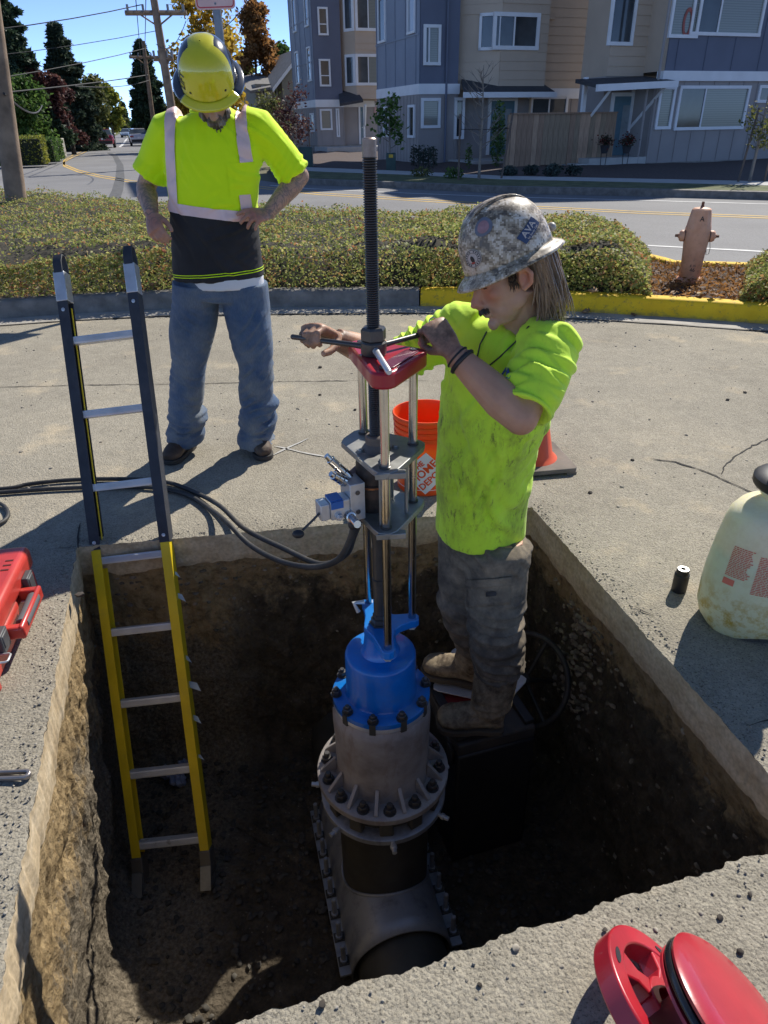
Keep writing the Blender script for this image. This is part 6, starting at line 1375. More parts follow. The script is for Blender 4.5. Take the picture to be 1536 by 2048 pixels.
# ------------------------------------------------------------------ red cutter guard in the corner of the foreground
def red_reel():
    n = V((.63, .13, .76)).normalized(); yv = V((0, 1, 0)); x = n.cross(V((.55, -.80, -.2))).normalized(); y = n.cross(x); cB = atz(1470, 2015, .155); cA = cB-n*.075-x*.0
    cA = atz(1345, 2010, .07); r = thing('red_reel', 'scratched red plastic hose reel with slotted side and black rubber edge lying on the concrete', 'reel', (cA.x, cA.y, 0))
    Ma = frame(cA, x, y, n); Rr = .150; N = 60
    side = MB(); outer_ = [(Rr*math.cos(2*PI*i/N), Rr*math.sin(2*PI*i/N)) for i in range(N)]; mid = [(.112*math.cos(2*PI*i/N), .112*math.sin(2*PI*i/N)) for i in range(N)]; hub = [(.052*math.cos(2*PI*i/N), .052*math.sin(2*PI*i/N)) for i in range(N)]; hub0 = [(.03*math.cos(2*PI*i/N), .03*math.sin(2*PI*i/N)) for i in range(N)]
    obj('rim', MB().ring_prism(outer_, mid, -.045, .0, Ma), M_REDP, r, bevel=.004, smooth=40); obj('hub', MB().ring_prism(hub, hub0, -.045, .001, Ma), M_REDP, r, bevel=.003, smooth=40)
    for k in range(4):
        a = 2*PI*k/4+.55; obj('spoke', MB().prism([(.048, -.022), (.078, -.015), (.118, -.034), (.118, .034), (.078, .015), (.048, .022)], -.043, -.002, Ma @ Matrix.Rotation(a, 4, 'Z')), M_REDP, r, bevel=.004)
        Mh = Ma @ Matrix.Rotation(a, 4, 'Z') @ Matrix.Translation((.129, 0, .0008)); obj('slot', MB().prism([(.006*math.cos(t), .020*math.sin(t)) for t in [2*PI*i/20 for i in range(20)]], -.002, .0004, Mh), M_BLKP, r, smooth=0)
    cB = atz(1478, 2040, .135); Mb = frame(cB-n*.083, x, y, n); obj('core', MB().lathe([(.085, -.06), (.085, .055)], 40, Mb), plain('dark red core', (.09, .008, .015), .5), r)
    obj('lower_disc', MB().lathe([(.02, .050), (.138, .050), (.146, .054), (.146, .060), (.138, .063)], 60, Mb), M_REDP, r, smooth=40); obj('rubber_edge', MB().lathe([(.138, .063), (.147, .066), (.149, .072), (.147, .079), (.138, .082)], 60, Mb, cap=False), plain('glossy black rubber', (.015, .015, .018), .25), r, smooth=50)
    obj('cover_disc', MB().lathe([(.136, .081), (.146, .083), (.1475, .089), (.140, .095), (.10, .101), (.05, .104), (.0, .105)], 60, Mb, cap=False), M_REDP, r, smooth=50)
red_reel()
# ------------------------------------------------------------------ things under and around the pit worker
zS = -.575
def chest():
    c = atz(925, 1400, zS); r = thing('equipment_chest', 'black and red equipment chest on the pit floor that the worker stands on', 'chest', (c.x+.06, c.y+.02, PD), .30); h = zS-PD-.02
    obj('body', MB().box((0, 0, (h-.06)/2), (.34, .42, h-.06)), M_BLKP, r, local=True, bevel=.012); ld = obj('lid', MB().box((0, 0, h-.03), (.335, .415, .06)), plain('muddy black lid', (.05, .045, .042), .7, var=.3, grime=.5, gcol=(.14, .11, .08)), r, local=True, bevel=.01); obj('red_panel', MB().box((-.06, -.02, h+.004), (.16, .30, .008)), plain('muddy red panel', (.26, .015, .02), .5, var=.3, grime=.5), ld, local=True, bevel=.002)
    for sx in (-1, 1):
        obj('edge_rail', MB().box((sx*.145, 0, h+.010), (.04, .38, .02)), M_BLKP, ld, local=True, bevel=.004)
    for y in (-.15, .15): obj('latch', MB().box((-.176, y, h-.09), (.012, .05, .08)), M_NUT, r, local=True, bevel=.003)
chest()
def rp(w, h_, q, k=5): return [(sx*(w/2-q)+q*math.cos(t), sz*(h_/2-q)+q*math.sin(t)) for sx, sz, t0 in ((1, 1, 0), (-1, 1, PI/2), (-1, -1, PI), (1, -1, 1.5*PI)) for t in [t0+PI/2*i/k for i in range(k+1)]]
pq = [atz(x, y, zS) for x, y in ((1058, 1360), (1008, 1414), (862, 1382), (908, 1296))]; pc_ = sum(pq, V((0, 0, 0)))/4; r = thing('metal_plate', 'pale aluminium plate with rounded corners laid under the muddy boots', 'plate', (pc_.x, pc_.y, zS)); poly = []
for i in range(4):
    p, a_, b_ = pq[i], pq[i-1], pq[(i+1) % 4]; poly += [p+(a_-p).normalized()*.03, p+(a_-p).normalized()*.008+(b_-p).normalized()*.008, p+(b_-p).normalized()*.03]
obj('sheet', MB().prism([(p.x, p.y) for p in poly], zS+.004, zS+.010), plain('pale worn aluminium', (.66, .67, .69), .45, .3, var=.12, vs=8, grime=.2), r, bevel=.001, smooth=30); obj('stiffener', MB().prism([(pc_.x+(p.x-pc_.x)*.6, pc_.y+(p.y-pc_.y)*.6) for p in poly], zS-.004, zS+.0035), M_PLATE, r)
def handwheel():
    c = V((.60, 2.30, -.62)); nrm = V((-.62, -.55, .55)).normalized(); x = nrm.orthogonal().normalized(); y = nrm.cross(x); r = thing('handwheel', 'black valve handwheel leaning against the pit wall behind the boots', 'handwheel', (c.x, c.y, c.z-.2)); q = .20
    obj('rim', MB().tube([c+x*(q*math.cos(2*PI*i/48))+y*(q*math.sin(2*PI*i/48)) for i in range(48)], .013, 10, closed=True), M_RUB, r, smooth=80); obj('hub', MB().ell(c, (.03, .03, .03)), M_RUB, r)
    for k in range(3): a = 2*PI*k/3+.4; obj('spoke', MB().tube([c, c+x*(q*math.cos(a))+y*(q*math.sin(a))], .009, 8), M_RUB, r)
    obj('stem', MB().tube([c-nrm*.25, c+nrm*.02], .012, 8), M_NUT, r)
handwheel()
def torch():
    a = atz(945, 1492, -.80); b_ = atz(985, 1466, -.80); d = (b_-a).normalized(); r = thing('grease_gun', 'small black grease gun with bright collars on the pit floor beside the boot', 'grease gun', a.lerp(b_, .5)); L = (b_-a).length
    obj('barrel', MB().tube([a, a+d*L*.7], .016, 12), M_BLKP, r); obj('collar', MB().tube([a+d*L*.12, a+d*L*.2], .0175, 12), M_ALU, r); obj('collar', MB().tube([a+d*L*.66, a+d*L*.76], .0175, 12), M_ALU, r); obj('nozzle', MB().tube([a+d*L*.76, a+d*L*1.25], [.006, .005], 8), M_STEEL, r)
    obj('pump_arm', MB().tube([a-d*.02, a-d*.05+V((0, -.02, -.1)), a+V((0, -.03, -.48))], .012, 8), M_NUT, r)
torch()
me = remesh(MB().ell((0, 0, 0), (.05, .035, .03)).ell((-.05, .0, .005), (.03, .035, .03)).ell((.02, -.045, -.005), (.045, .03, .025)).ell((.035, .03, .01), (.03, .03, .03)), .006, 1); folds(me, [((0, 0, 0), .12, (1, .4, .3), .028, .007), ((0, 0, 0), .12, (-.3, 1, .2), .035, .006)], base=.006, bscale=40)
p = atz(352, 1545, -1.26); o = obj('plastic_bag', me, plain('crumpled pale blue plastic', (.22, .25, .36), .35, var=.3, vs=30), smooth=30, label='crumpled pale blue plastic bag on the pit floor behind the ladder', cat='bag'); o.location = p
# ================================================================== people
def mat_skin(name, c, dirt=(.05, .04, .035), tattoo=False):
    t = NT(name); a = t.ramp(t.noise(16, 5, .6), [(.3, tuple(x*.86 for x in c)), (.7, tuple(min(1, x*1.1) for x in c))])
    red = t.math('MULTIPLY', t.attr('blush'), .6); a = t.mix(red, a, (c[0]*1.0, c[1]*.55, c[2]*.5))
    g = t.math('MULTIPLY', t.attr('grime'), t.ramp(t.noise(34, 7, .7), [(.36, .25), (.62, .95)])); a = t.mix(g, a, dirt)
    if tattoo:
        tt = t.math('MULTIPLY', t.attr('tattoo'), t.ramp(t.noise(13, 3, .6, dist=2.6), [(.44, 0.0), (.48, .75), (.54, .6), (.58, 0.0)])); a = t.mix(tt, a, (.10, .105, .10))
    t.col(a); t.set(.5, 0, .35, sss=(.18, (1.0, .35, .2), .008)); t.bump(t.noise(110, 5, .6), .12, .002); return t.m
def mat_hivis(name, dirty):
    t = NT(name); a = t.ramp(t.noise(5, 4), [(.3, (.66, .97, .045) if dirty else (.70, .98, .004)), (.7, (.70, 1.0, .06) if dirty else (.72, 1.0, .008))])
    if dirty:
        x, y, z = t.sep(); zone = t.ramp(t.math('MULTIPLY', z, .5), [(.43, .6), (.46, 1.0), (.63, 1.0), (.73, .15)])
        s1 = t.ramp(t.noise(10, 9, .78, stretch=(1.2, 1.2, .55)), [(.44, 0.0), (.62, .85)]); s2 = t.ramp(t.noise(36, 8, .8, stretch=(1.5, 1.5, .5)), [(.53, 0.0), (.62, .95)])
        blot = t.ramp(t.noise(6.0, 5), [(.42, .05), (.58, 1.0)])
        m = t.math('MULTIPLY', t.math('MULTIPLY', t.math('MAXIMUM', t.math('MULTIPLY', s1, .6), s2), zone), blot); a = t.mix(m, a, (.07, .08, .03))
        film = t.math('MULTIPLY', t.ramp(t.noise(3.0, 6), [(.4, 0.0), (.7, .32)]), zone); a = t.mix(film, a, (.34, .42, .06))
    t.col(a); t.set(.75, 0, .25, sheen=.15); t.bump(t.noise(420, 2), .10, .001); t.bump(t.noise(22, 4, .6, stretch=(1, 1, .5)), .22, .008); return t.m
def mat_denim():
    t = NT('faded work denim'); a = t.ramp(t.noise(4, 5, .6), [(.3, (.045, .082, .155)), (.7, (.085, .135, .225))]); x, y, z = t.sep()
    fade = t.math('MULTIPLY', t.ramp(t.noise(6, 4), [(.38, 0.0), (.66, .75)]), t.ramp(z, [(.25, 1.0), (.8, .6)])); a = t.mix(fade, a, (.26, .27, .26))
    w = t.ramp(t.noise(300, 2, .5, stretch=(1, 1, .2)), [(.35, .75), (.65, 1.2)]); t.col(t.mix(.5, a, w, 'MULTIPLY')); t.set(.9, 0, .2, sheen=.1); t.bump(t.noise(260, 2), .2, .001); t.bump(t.noise(24, 5, .6), .25, .007); return t.m
def mat_mud(name, base, mud, scale=7, th=(.42, .62), rough=.8):
    t = NT(name); a = t.ramp(t.noise(9, 5), [(.3, tuple(x*.7 for x in base)), (.7, tuple(x*1.3 for x in base))]); m = t.ramp(t.noise(scale, 9, .72), [(th[0], 0.0), (th[1], .9)])
    t.col(t.mix(m, a, t.ramp(t.noise(30, 6), [(.3, tuple(x*.6 for x in mud)), (.7, mud)]))); t.set(rough, 0, .3); t.bump(t.noise(24, 5, .6), .3, .008); t.bump(t.noise(140, 4, .7), .3, .002); return t.m
def mat_hair(name, c):
    t = NT(name); t.col(t.ramp(t.noise(60, 3, .5, stretch=(1, 1, .12)), [(.3, tuple(x*.45 for x in c)), (.7, tuple(min(1, x*1.5) for x in c))])); t.set(.45, 0, .5); return t.m
def hand(mb, wrist, kn, back, thumb_sgn, curl, sc=1.0, thumb=None, spread=.0):
    """palm, four jointed fingers of unequal length and a thumb leaving the side of the palm."""
    w, k = V(wrist), V(kn); u = (k-w).normalized(); n = V(back); n = (n-u*n.dot(u)).normalized(); s = n.cross(u)*thumb_sgn
    mb.tube([w-u*.03*sc, w, w.lerp(k, .45), k-u*.006*sc, k+u*.008*sc], [(.027*sc, .021*sc), (.028*sc, .020*sc), (.040*sc, .018*sc), (.043*sc, .016*sc), (.038*sc, .011*sc)], 14, ref=s)
    L = [.076, .084, .078, .060]; rr = [.0098, .0100, .0096, .0085]
    for i in range(4):
        lat = (.0315-.0205*i)*sc; p = k+s*lat-u*(.004+.004*abs(i-1.2))*sc; a = 0; pts = [p-u*.012*sc, p]; rad = [rr[i]*sc*1.1]*2
        side = s*(spread*(1.5-i)*.12); cv = curl[i] if isinstance(curl[0], (list, tuple)) else curl
        for f_, c in zip((.46, .30, .24), cv):
            a += R(c); d = (u*math.cos(a)-n*math.sin(a)+side).normalized(); p = p+d*L[i]*f_*sc; pts.append(p); rad.append(rr[i]*sc*(1.0 if f_ > .4 else .93 if f_ > .25 else .78))
        mb.tube(pts, rad, 10)
        for q in pts[2:-1]: mb.ell(q, (rr[i]*1.06*sc,)*3, n=8, m=6)
    tb = w.lerp(k, .28)+s*.026*sc-n*.006*sc; td = thumb or [(.55, .75, -.25), (.9, .35, -.25), (1.0, .05, -.2)]; pts = [w.lerp(k, .15)+s*.012*sc, tb]; rad = [.016*sc, .0145*sc]; p = tb
    for (cu, cs, cn), l, q in zip(td, (.036, .034, .027), (.0125, .0112, .009)):
        p = p+(u*cu+s*cs+n*cn).normalized()*l*sc; pts.append(p); rad.append(q*sc)
    mb.tube(pts, rad, 10); return u, n, s
def head(mb, M, k=1.0):
    def E(c, r_): mb.ell((c[0]*k, c[1], c[2]), (r_[0]*k, r_[1], r_[2]), M, 18, 12)
    E((0, -.012, .035), (.074, .096, .086)); E((0, .030, -.020), (.064, .066, .088)); E((0, .038, -.078), (.050, .050, .040)); E((0, .084, -.112), (.019, .015, .017)); E((0, .045, -.104), (.032, .042, .020))
    for a, b, r0, r1 in (((0, .086, .010), (0, .103, -.026), .0105, .0145), ((0, .098, -.02), (0, .116, -.044), .0135, .0145)): mb.tube([M @ V(a), M @ V(b)], [r0, r1], 10)
    E((0, .119, -.046), (.0120, .012, .009)); E((0, .085, -.060), (.024, .018, .016)); E((0, .097, -.055), (.017, .020, .013)); E((0, .082, .020), (.046, .016, .012)); E((0, .094, -.072), (.023, .011, .0065)); E((0, .092, -.084), (.020, .011, .007))
    for s in (-1, 1):
        E((s*.011, .106, -.050), (.009, .010, .0075)); E((s*.036, .062, -.030), (.022, .024, .022)); E((s*.030, .079, -.004), (.015, .012, .0095)); E((s*.045, .018, -.062), (.014, .035, .030))
        mb.tube([M @ V((s*.071, .006, .004)), M @ V((s*.083, -.012, .010)), M @ V((s*.088, -.022, -.008)), M @ V((s*.083, -.018, -.030)), M @ V((s*.072, .004, -.044))], [.007, .0075, .008, .008, .007], 8); E((s*.075, -.006, -.018), (.009, .016, .026))
def attr_set(me, name, vals):
    a = me.attributes.new(name, 'FLOAT', 'POINT'); a.data.foreach_set('value', np.clip(vals, 0, 1).astype(np.float32))
def near(co, pts, rad):
    d = np.full(len(co), 9.0)
    for p in pts: d = np.minimum(d, np.linalg.norm(co-np3(p), axis=1))
    return np.clip(1.25-d/rad, 0, 1)
def seglist(a, b, n): return [V(a).lerp(V(b), i/(n-1)) for i in range(n)]
def ringz(n, a0=0): return [a0+2*PI*i/n for i in range(n)]
def boot(root, heel, toe, ank, m_up, m_sole, sh_top=None, w=.048, laces=None, name='boot', sole_z=0.0, shr=.055):
    h, t = V(heel), V(toe); u = V((t.x-h.x, t.y-h.y, 0)); L = u.length; u.normalize(); s = V((-u.y, u.x, 0)); z0 = sole_z
    def P(a, z): return V((h.x, h.y, z0))+u*(L*a)+V((0, 0, z))
    mb = MB(); mb.tube([P(-.02, .055), P(.08, .058), P(.30, .062), P(.55, .055), P(.78, .047), P(.93, .042), P(1.0, .036)], [(w*.72, .040), (w*.82, .046), (w*.84, .050), (w*.98, .045), (w*1.04, .038), (w*.86, .030), (w*.45, .017)], 16, ref=s)
    A = V(ank); top = V(sh_top) if sh_top else A+V((0, 0, .03)); mb.tube([P(.17, .05), P(.19, .10).lerp(A, .4), A, A.lerp(top, .5), top], [(.046, .056), (shr*.86, .058), (shr*.9, shr), (shr*1.04, shr*1.08), (shr*1.1, shr*1.15)], 16, ref=s)
    me = remesh(mb, .006, 4); folds(me, [(P(.32, .09), .07, (u.x, u.y, -.8), .022, .004), (A, .10, (0, 0, 1), .035, .005), (P(.6, .08), .05, (u.x, u.y, 0), .02, .003)], base=.003, bscale=18)
    b = obj(name, me, m_up, root, smooth=70)
    out = []
    for (a, q) in ((-.04, .55), (.0, .78), (.15, .86), (.4, .84), (.6, 1.02), (.8, 1.06), (.93, .92), (1.0, .66), (1.04, .3)): out.append((a, q))
    poly = [P(a, 0)+s*(w*q*1.04) for a, q in out]+[P(a, 0)-s*(w*q*1.04) for a, q in reversed(out)]
    obj('sole', MB().prism([(p.x, p.y) for p in poly], z0+.001, z0+.026), m_sole, b, smooth=30, bevel=.004)
    if laces:
        for i in range(4):
            c = P(.36+.075*i, .112-.012*i); obj('lace', MB().tube([c-s*.024+u*.010, c+V((0, 0, .006)), c+s*.024-u*.010], .0022, 6).tube([c-s*.024-u*.010, c+V((0, 0, .009)), c+s*.024+u*.010], .0022, 6), laces, b)
            for q in (-1, 1): obj('eyelet', MB().ell(c+s*(q*.026)-V((0, 0, .003)), (.0035, .0035, .003), n=8, m=5), M_STEEL, b)
    return b
# ------------------------------------------------------------------ man standing on the yard
def standing_man():
    root = thing('person', 'bearded man in yellow hard hat, hi-vis shirt and jeans, hand on hip, watching', 'person', (-.80, 3.38, 0))
    MS = mat_skin('freckled fair skin', (.46, .27, .19), tattoo=True); skin = MB()
    neck = V((-.705, 3.385, 1.545)); hc = V((-.672, 3.300, 1.640)); f = V((.12, -.75, -.64)).normalized(); up = V((.03, -.64, .75)); up = (up-f*up.dot(f)).normalized(); rt = f.cross(up)
    MH = frame(hc, rt, f, up)
    shR, elR, wrR, knR = V((-.885, 3.40, 1.49)), atY(291, 376, 3.46), atY(304, 430, 3.27), atY(312, 452, 3.225)
    shL, elL, wrL, knL = V((-.515, 3.40, 1.49)), atY(600, 352, 3.47), atY(534, 428, 3.335), atY(510, 430, 3.270)
    head(skin, MH); skin.tube([neck+V((0, .01, -.06)), neck, neck.lerp(hc, .6), hc+up*-.02], [.075, .062, .058, .06], 14)
    skin.tube([(-.75, 3.40, .86), (-.74, 3.40, 1.1), (-.715, 3.40, 1.3), (-.70, 3.40, 1.45), (-.70, 3.395, 1.53)], [(.15, .10), (.14, .10), (.16, .11), (.15, .09), (.07, .06)], 16, ref=(1, 0, 0))
    for sh, el, wr in ((shR, elR, wrR), (shL, elL, wrL)):
        skin.tube([sh, sh.lerp(el, .5), el], [.052, .049, .041], 14); m = el.lerp(wr, .3); skin.tube([el, m, el.lerp(wr, .7), wr], [.041, .046, .036, .029], 14); skin.ell(el, (.041, .041, .041))
    hand(skin, wrR, knR+V((.0, -.02, -.015)), (-.35, -.75, .45), +1, [(28, 38, 30), (34, 42, 32), (38, 44, 34), (42, 46, 36)], 1.0, thumb=[(.75, .55, -.35), (.9, .25, -.3), (.9, .1, -.25)])
    hand(skin, wrL, knL, (.25, -.55, .75), -1, [(10, 22, 18), (20, 34, 24), (30, 38, 26), (36, 40, 28)], 1.0, thumb=[(.2, .7, -.6), (.5, .4, -.7), (.7, .2, -.7)], spread=1.0)
    # legs inside the jeans
    hipz = .84; LEG = [[(-.865, 3.40, .86), (-.885, 3.40, .74), (-.925, 3.39, .60), (-.958, 3.375, .44), (-.992, 3.385, .29), (-1.03, 3.41, .14), (-1.032, 3.415, .06)], [(-.640, 3.40, .86), (-.640, 3.40, .74), (-.630, 3.385, .60), (-.617, 3.37, .44), (-.640, 3.385, .29), (-.648, 3.41, .14), (-.648, 3.415, .06)]]
    for L_ in LEG: skin.tube(L_, [.085, .08, .07, .055, .055, .042, .04], 12)
    body = remesh(skin, .0048, 3); co = get_co(body)
    attr_set(body, 'tattoo', near(co, seglist(elR, wrR, 6)+seglist(elL, wrL, 6)+seglist(shR, elR, 4)[2:], .085)); attr_set(body, 'blush', near(co, [wrR.lerp(knR, .8), knR, knL], .07)); attr_set(body, 'grime', near(co, [knL+V((-.03, -.02, -.03))], .05)*.25)
    obj('body', body, MS, root, smooth=70)
    # hi-vis shirt
    sm = MB(); X = (1, 0, 0)
    sm.tube([(-.748, 3.395, .885), (-.750, 3.395, .95), (-.745, 3.39, 1.04), (-.738, 3.385, 1.15), (-.728, 3.385, 1.26), (-.718, 3.388, 1.36), (-.705, 3.393, 1.44), (-.700, 3.395, 1.50), (-.70, 3.395, 1.54), (-.703, 3.392, 1.565)], [(.208, .135), (.205, .135), (.198, .135), (.192, .137), (.196, .140), (.204, .142), (.212, .130), (.190, .108), (.130, .090), (.078, .078)], 36, ref=X, sq=2.3)
    def sleeve(sh, el, tip, r0, r1, hang):
        a = sh.lerp(el, .0); b = sh.lerp(el, .55); c = tip; sm.tube([sh+V((.06 if sh.x < -.7 else -.06, 0, .015)), a, b, c], [(.075, .085), (.083, .088), (r1*.96, r1), (r1, r1*1.02)], 24)
    sleeve(shR, elR, atY(297, 355, 3.43), .08, .078, 1); sleeve(shL, elL, atY(588, 350, 3.45), .08, .076, 1)
    sh_me = remesh(sm, .0075, 5)
    folds(sh_me, [((-.93, 3.32, 1.40), .12, (.8, 0, -.6), .045, .006), ((-.50, 3.33, 1.40), .14, (-.6, 0, -.8), .045, .008), (elL, .14, (-.8, .1, .5), .032, .007), (elR, .13, (.3, .2, 1), .040, .006), ((-.74, 3.26, .98), .16, (.9, 0, .5), .07, .007), ((-.60, 3.27, 1.12), .13, (-.5, 0, 1), .045, .008), ((-.86, 3.28, 1.2), .12, (.9, 0, .5), .05, .006), ((-.72, 3.25, 1.40), .14, (1, 0, .2), .07, .004)], base=.006, bscale=6)
    zL, zR = atY(343, 425, 3.27).z, atY(510, 446, 3.27).z; xL, xR = -.92, -.55; sl = (zR-zL)/(xR-xL); nb = V((-sl, 0, 1)).normalized(); pb = V((xL, 3.3, zL)); pt = V((xL, 3.3, zL+.042))
    MY = mat_hivis('clean hi-vis yellow knit', False); MT = plain('pinkish reflective tape', (.80, .57, .54), .5, .15, var=.08, vs=14, bump=.15, bs=60); MK = plain('black knit cloth', (.018, .018, .021), .85, var=.3, vs=6, bump=.3, bs=40)
    shirt = obj('shirt', cut(sh_me, [(pb, -nb)], 'shirt'), MY, root, smooth=70)
    obj('lower_panel', cut(sh_me, [(pb+nb*.001, nb)], 'lower_panel', .001), MK, shirt, smooth=70)
    def tape(pl, off_=.0035): obj('reflective_tape', cut(sh_me, pl, 'reflective_tape', off_), MT, shirt, smooth=70)
    tape([(pb, -nb), (pt, nb)])
    fy = 3.40
    tape([((-.893, 0, 1.38), (-1, 0, .09)), ((-.845, 0, 1.38), (1, 0, -.09)), (pt, -nb), ((0, fy+.05, 0), (0, 1, 0)), ((0, 0, 1.60), (0, 0, 1))], .0045)
    zpk = atY(490, 325, 3.27).z; tape([((-.585, 0, 1.45), (-1, 0, -.06)), ((-.537, 0, 1.45), (1, 0, .06)), ((0, 0, zpk), (0, 0, -1)), ((0, fy+.05, 0), (0, 1, 0)), ((0, 0, 1.60), (0, 0, 1))], .0045)
    zp2 = atY(485, 390, 3.27).z; tape([((-.597, 0, 0), (-1, 0, 0)), ((-.556, 0, 0), (1, 0, 0)), (pt, -nb), ((0, 0, zp2), (0, 0, 1)), ((0, fy, 0), (0, 1, 0))], .0045)
    # breast pocket and hem piping
    obj('pocket', cut(sh_me, [((-.632, 0, 0), (-1, 0, 0)), ((-.530, 0, 0), (1, 0, 0)), ((0, 0, zpk+.0), (0, 0, 1)), ((0, 0, zp2-.005), (0, 0, -1)), ((0, 3.36, 0), (0, 1, 0))], 'pocket', .003), MY, shirt, smooth=70)
    hz = V((-.05, 0, 1)).normalized()
    for dz in (.024, .034): obj('hem_piping', cut(sh_me, [((-.748, 3.3, .885+dz), -hz), ((-.748, 3.3, .885+dz+.0035), hz)], 'hem_piping', .003), MY, shirt, smooth=70)
    obj('undershirt', remesh(MB().tube([(-.722, 3.393, .846), (-.722, 3.393, .90)], [(.178, .131), (.178, .131)], 28, ref=X), .008, 2), plain('white undershirt cotton', (.72, .72, .74), .9, var=.05), shirt, smooth=70)
    obj('collar', MB().tube([(-.703+.076*math.cos(a), 3.388+.074*math.sin(a), 1.563+.016*math.sin(a)) for a in ringz(28)], .008, 8, closed=True), MY, shirt, smooth=70)
    # jeans with stacked folds above the boots
    jm = MB(); jm.tube([(-.752, 3.40, .92), (-.752, 3.40, .86), (-.755, 3.40, .79)], [(.175, .108), (.192, .122), (.205, .125)], 28, ref=X)
    for s_, L_ in zip((-1, 1), LEG):
        pts = []; rad = []
        for i in range(30):
            t = i/29*6; k = min(5, int(t)); p = V(L_[k]).lerp(V(L_[k+1]), t-k); z = p.z; base = .112 if z > .7 else .092+(.02*max(0, (z-.5)/.2)) if z > .5 else .086 if z > .3 else .084
            wob = 0
            if z < .30: wob = .017*math.sin((z-.05)*58+s_)+.004; p = p+V((.015*math.sin(z*47+s_*1.5), .015*math.cos(z*42), 0))
            pts.append(p); rad.append((base+wob, base*1.06+wob))
        jm.tube(pts, rad, 24, ref=X)
    jme = remesh(jm, .0075, 4)
    folds(jme, [((-.90, 3.30, .70), .13, (.7, 0, .7), .05, .006), ((-.63, 3.30, .70), .13, (-.7, 0, .7), .05, .007), ((-.76, 3.28, .78), .10, (0, 0, 1), .04, .006), ((-.95, 3.30, .46), .12, (.3, 0, 1), .05, .007), ((-.60, 3.29, .44), .13, (-.5, 0, 1), .045, .008), ((-1.0, 3.32, .22), .13, (.25, 0, 1), .042, .009), ((-.65, 3.32, .22), .13, (-.25, 0, 1), .042, .009), ((-1.03, 3.34, .1), .1, (-.2, 0, 1), .035, .007), ((-.65, 3.34, .1), .1, (.2, 0, 1), .035, .007)], base=.007, bscale=7, seed=4)
    MD = mat_denim(); j = obj('jeans', jme, MD, root, smooth=70)
    MD2 = mat_denim(); MD2.name = 'knee patch denim'; obj('knee_patch', cut(jme, [((-1.08, 0, .315), (0, 0, -1)), ((0, 0, .735), (0, 0, 1)), ((0, 3.36, 0), (0, 1, 0)), ((-.775, 0, 0), (1, 0, .25))], 'knee_patch', .0035), MD2, j, smooth=70); obj('knee_patch', cut(jme, [((-1.08, 0, .315), (0, 0, -1)), ((0, 0, .745), (0, 0, 1)), ((0, 3.36, 0), (0, 1, 0)), ((-.725, 0, 0), (-1, 0, .15))], 'knee_patch', .0035), MD2, j, smooth=70)
    MBt = mat_mud('scuffed brown boot leather', (.085, .06, .045), (.20, .155, .115), 9, (.50, .72), .7); MSo = plain('dark boot sole', (.045, .04, .035), .85); MLc = plain('striped boot lace', (.16, .11, .07), .8)
    hA, tA = atz(381, 894), atz(338, 930); hB, tB = atz(512, 884), atz(531, 921)
    boot(root, hA, tA, V((-1.03, 3.41, .12)), MBt, MSo, laces=MLc); boot(root, hB, tB, V((-.648, 3.41, .12)), MBt, MSo, laces=MLc)
    # beard
    bd = MB(); bd.ell((0, .072, -.112), (.047, .040, .040), MH); bd.ell((0, .085, -.145), (.036, .030, .036), MH); bd.ell((.045, .035, -.085), (.020, .045, .036), MH); bd.ell((-.045, .035, -.085), (.020, .045, .036), MH); bd.ell((0, .098, -.062), (.032, .014, .011), MH); bd.ell((0, .094, -.088), (.034, .018, .024), MH)
    bm3 = remesh(bd, .0055, 3); folds(bm3, [(MH @ V((0, .07, -.11)), .12, rt, .012, .004)], base=.006, bscale=60); tb = NT('greying brown beard'); tb.col(tb.ramp(tb.noise(55, 4, .6, stretch=(1, 1, .2)), [(.3, (.05, .038, .03)), (.5, (.13, .10, .08)), (.7, (.34, .31, .28))])); tb.set(.6); tb.bump(tb.noise(160, 3, .6, stretch=(1, 1, .15)), .6, .006)
    obj('beard', bm3, tb.m, root, smooth=70)
    st = MB(); rd = random.Random(2)
    for i in range(130):
        a = rd.uniform(-1.25, 1.25); p = MH @ V((.046*math.sin(a), .060+.045*math.cos(a)+rd.uniform(-.02, .01), -.115+rd.uniform(-.03, .02))); d = (-up*.8+f*rd.uniform(0, .5)+rt*rd.uniform(-.3, .3)+V((0, 0, -.6))).normalized(); st.tube([p, p+d*.03, p+d*rd.uniform(.045, .065)+V((0, 0, -.006))], [.0022, .0016, .0004], 4)
    obj('beard_strands', st, tb.m, root, smooth=0)['kind'] = 'stuff'
    return root, MH
MAN, MHM = standing_man()
def shell_pts(prof, ax, ay, M, n=56, shift=0.0):
    """lathe with separate half widths across (ax) and along (ay) the head."""
    mb = MB(); vv = []
    for (r_, z) in prof:
        for i in range(n): a = 2*PI*i/n; vv.append((ax*r_*math.cos(a), ay*r_*math.sin(a)+shift*(1-z/.16), z))
    fs_ = [(k*n+i, k*n+(i+1) % n, (k+1)*n+(i+1) % n, (k+1)*n+i) for k in range(len(prof)-1) for i in range(n)]
    return mb.add(vv, fs_, M)
DOME = [(1.0, .0), (1.0, .02), (.985, .05), (.94, .085), (.86, .113), (.74, .137), (.58, .155), (.40, .167), (.2, .173), (.02, .175)]
def sticker_on(me_poly, M, ax, ay, name, m, parent):
    return obj(name, me_poly, m, parent, smooth=60)
def dome_point(a, z, ax, ay, lift=.002):
    for (r0, z0), (r1, z1) in zip(DOME[:-1], DOME[1:]):
        if z0 <= z <= z1: r_ = r0+(r1-r0)*(z-z0)/max(1e-6, z1-z0); break
    else: r_ = .02
    return V(((ax*r_+lift)*math.cos(a), (ay*r_+lift)*math.sin(a), z+lift*.4))
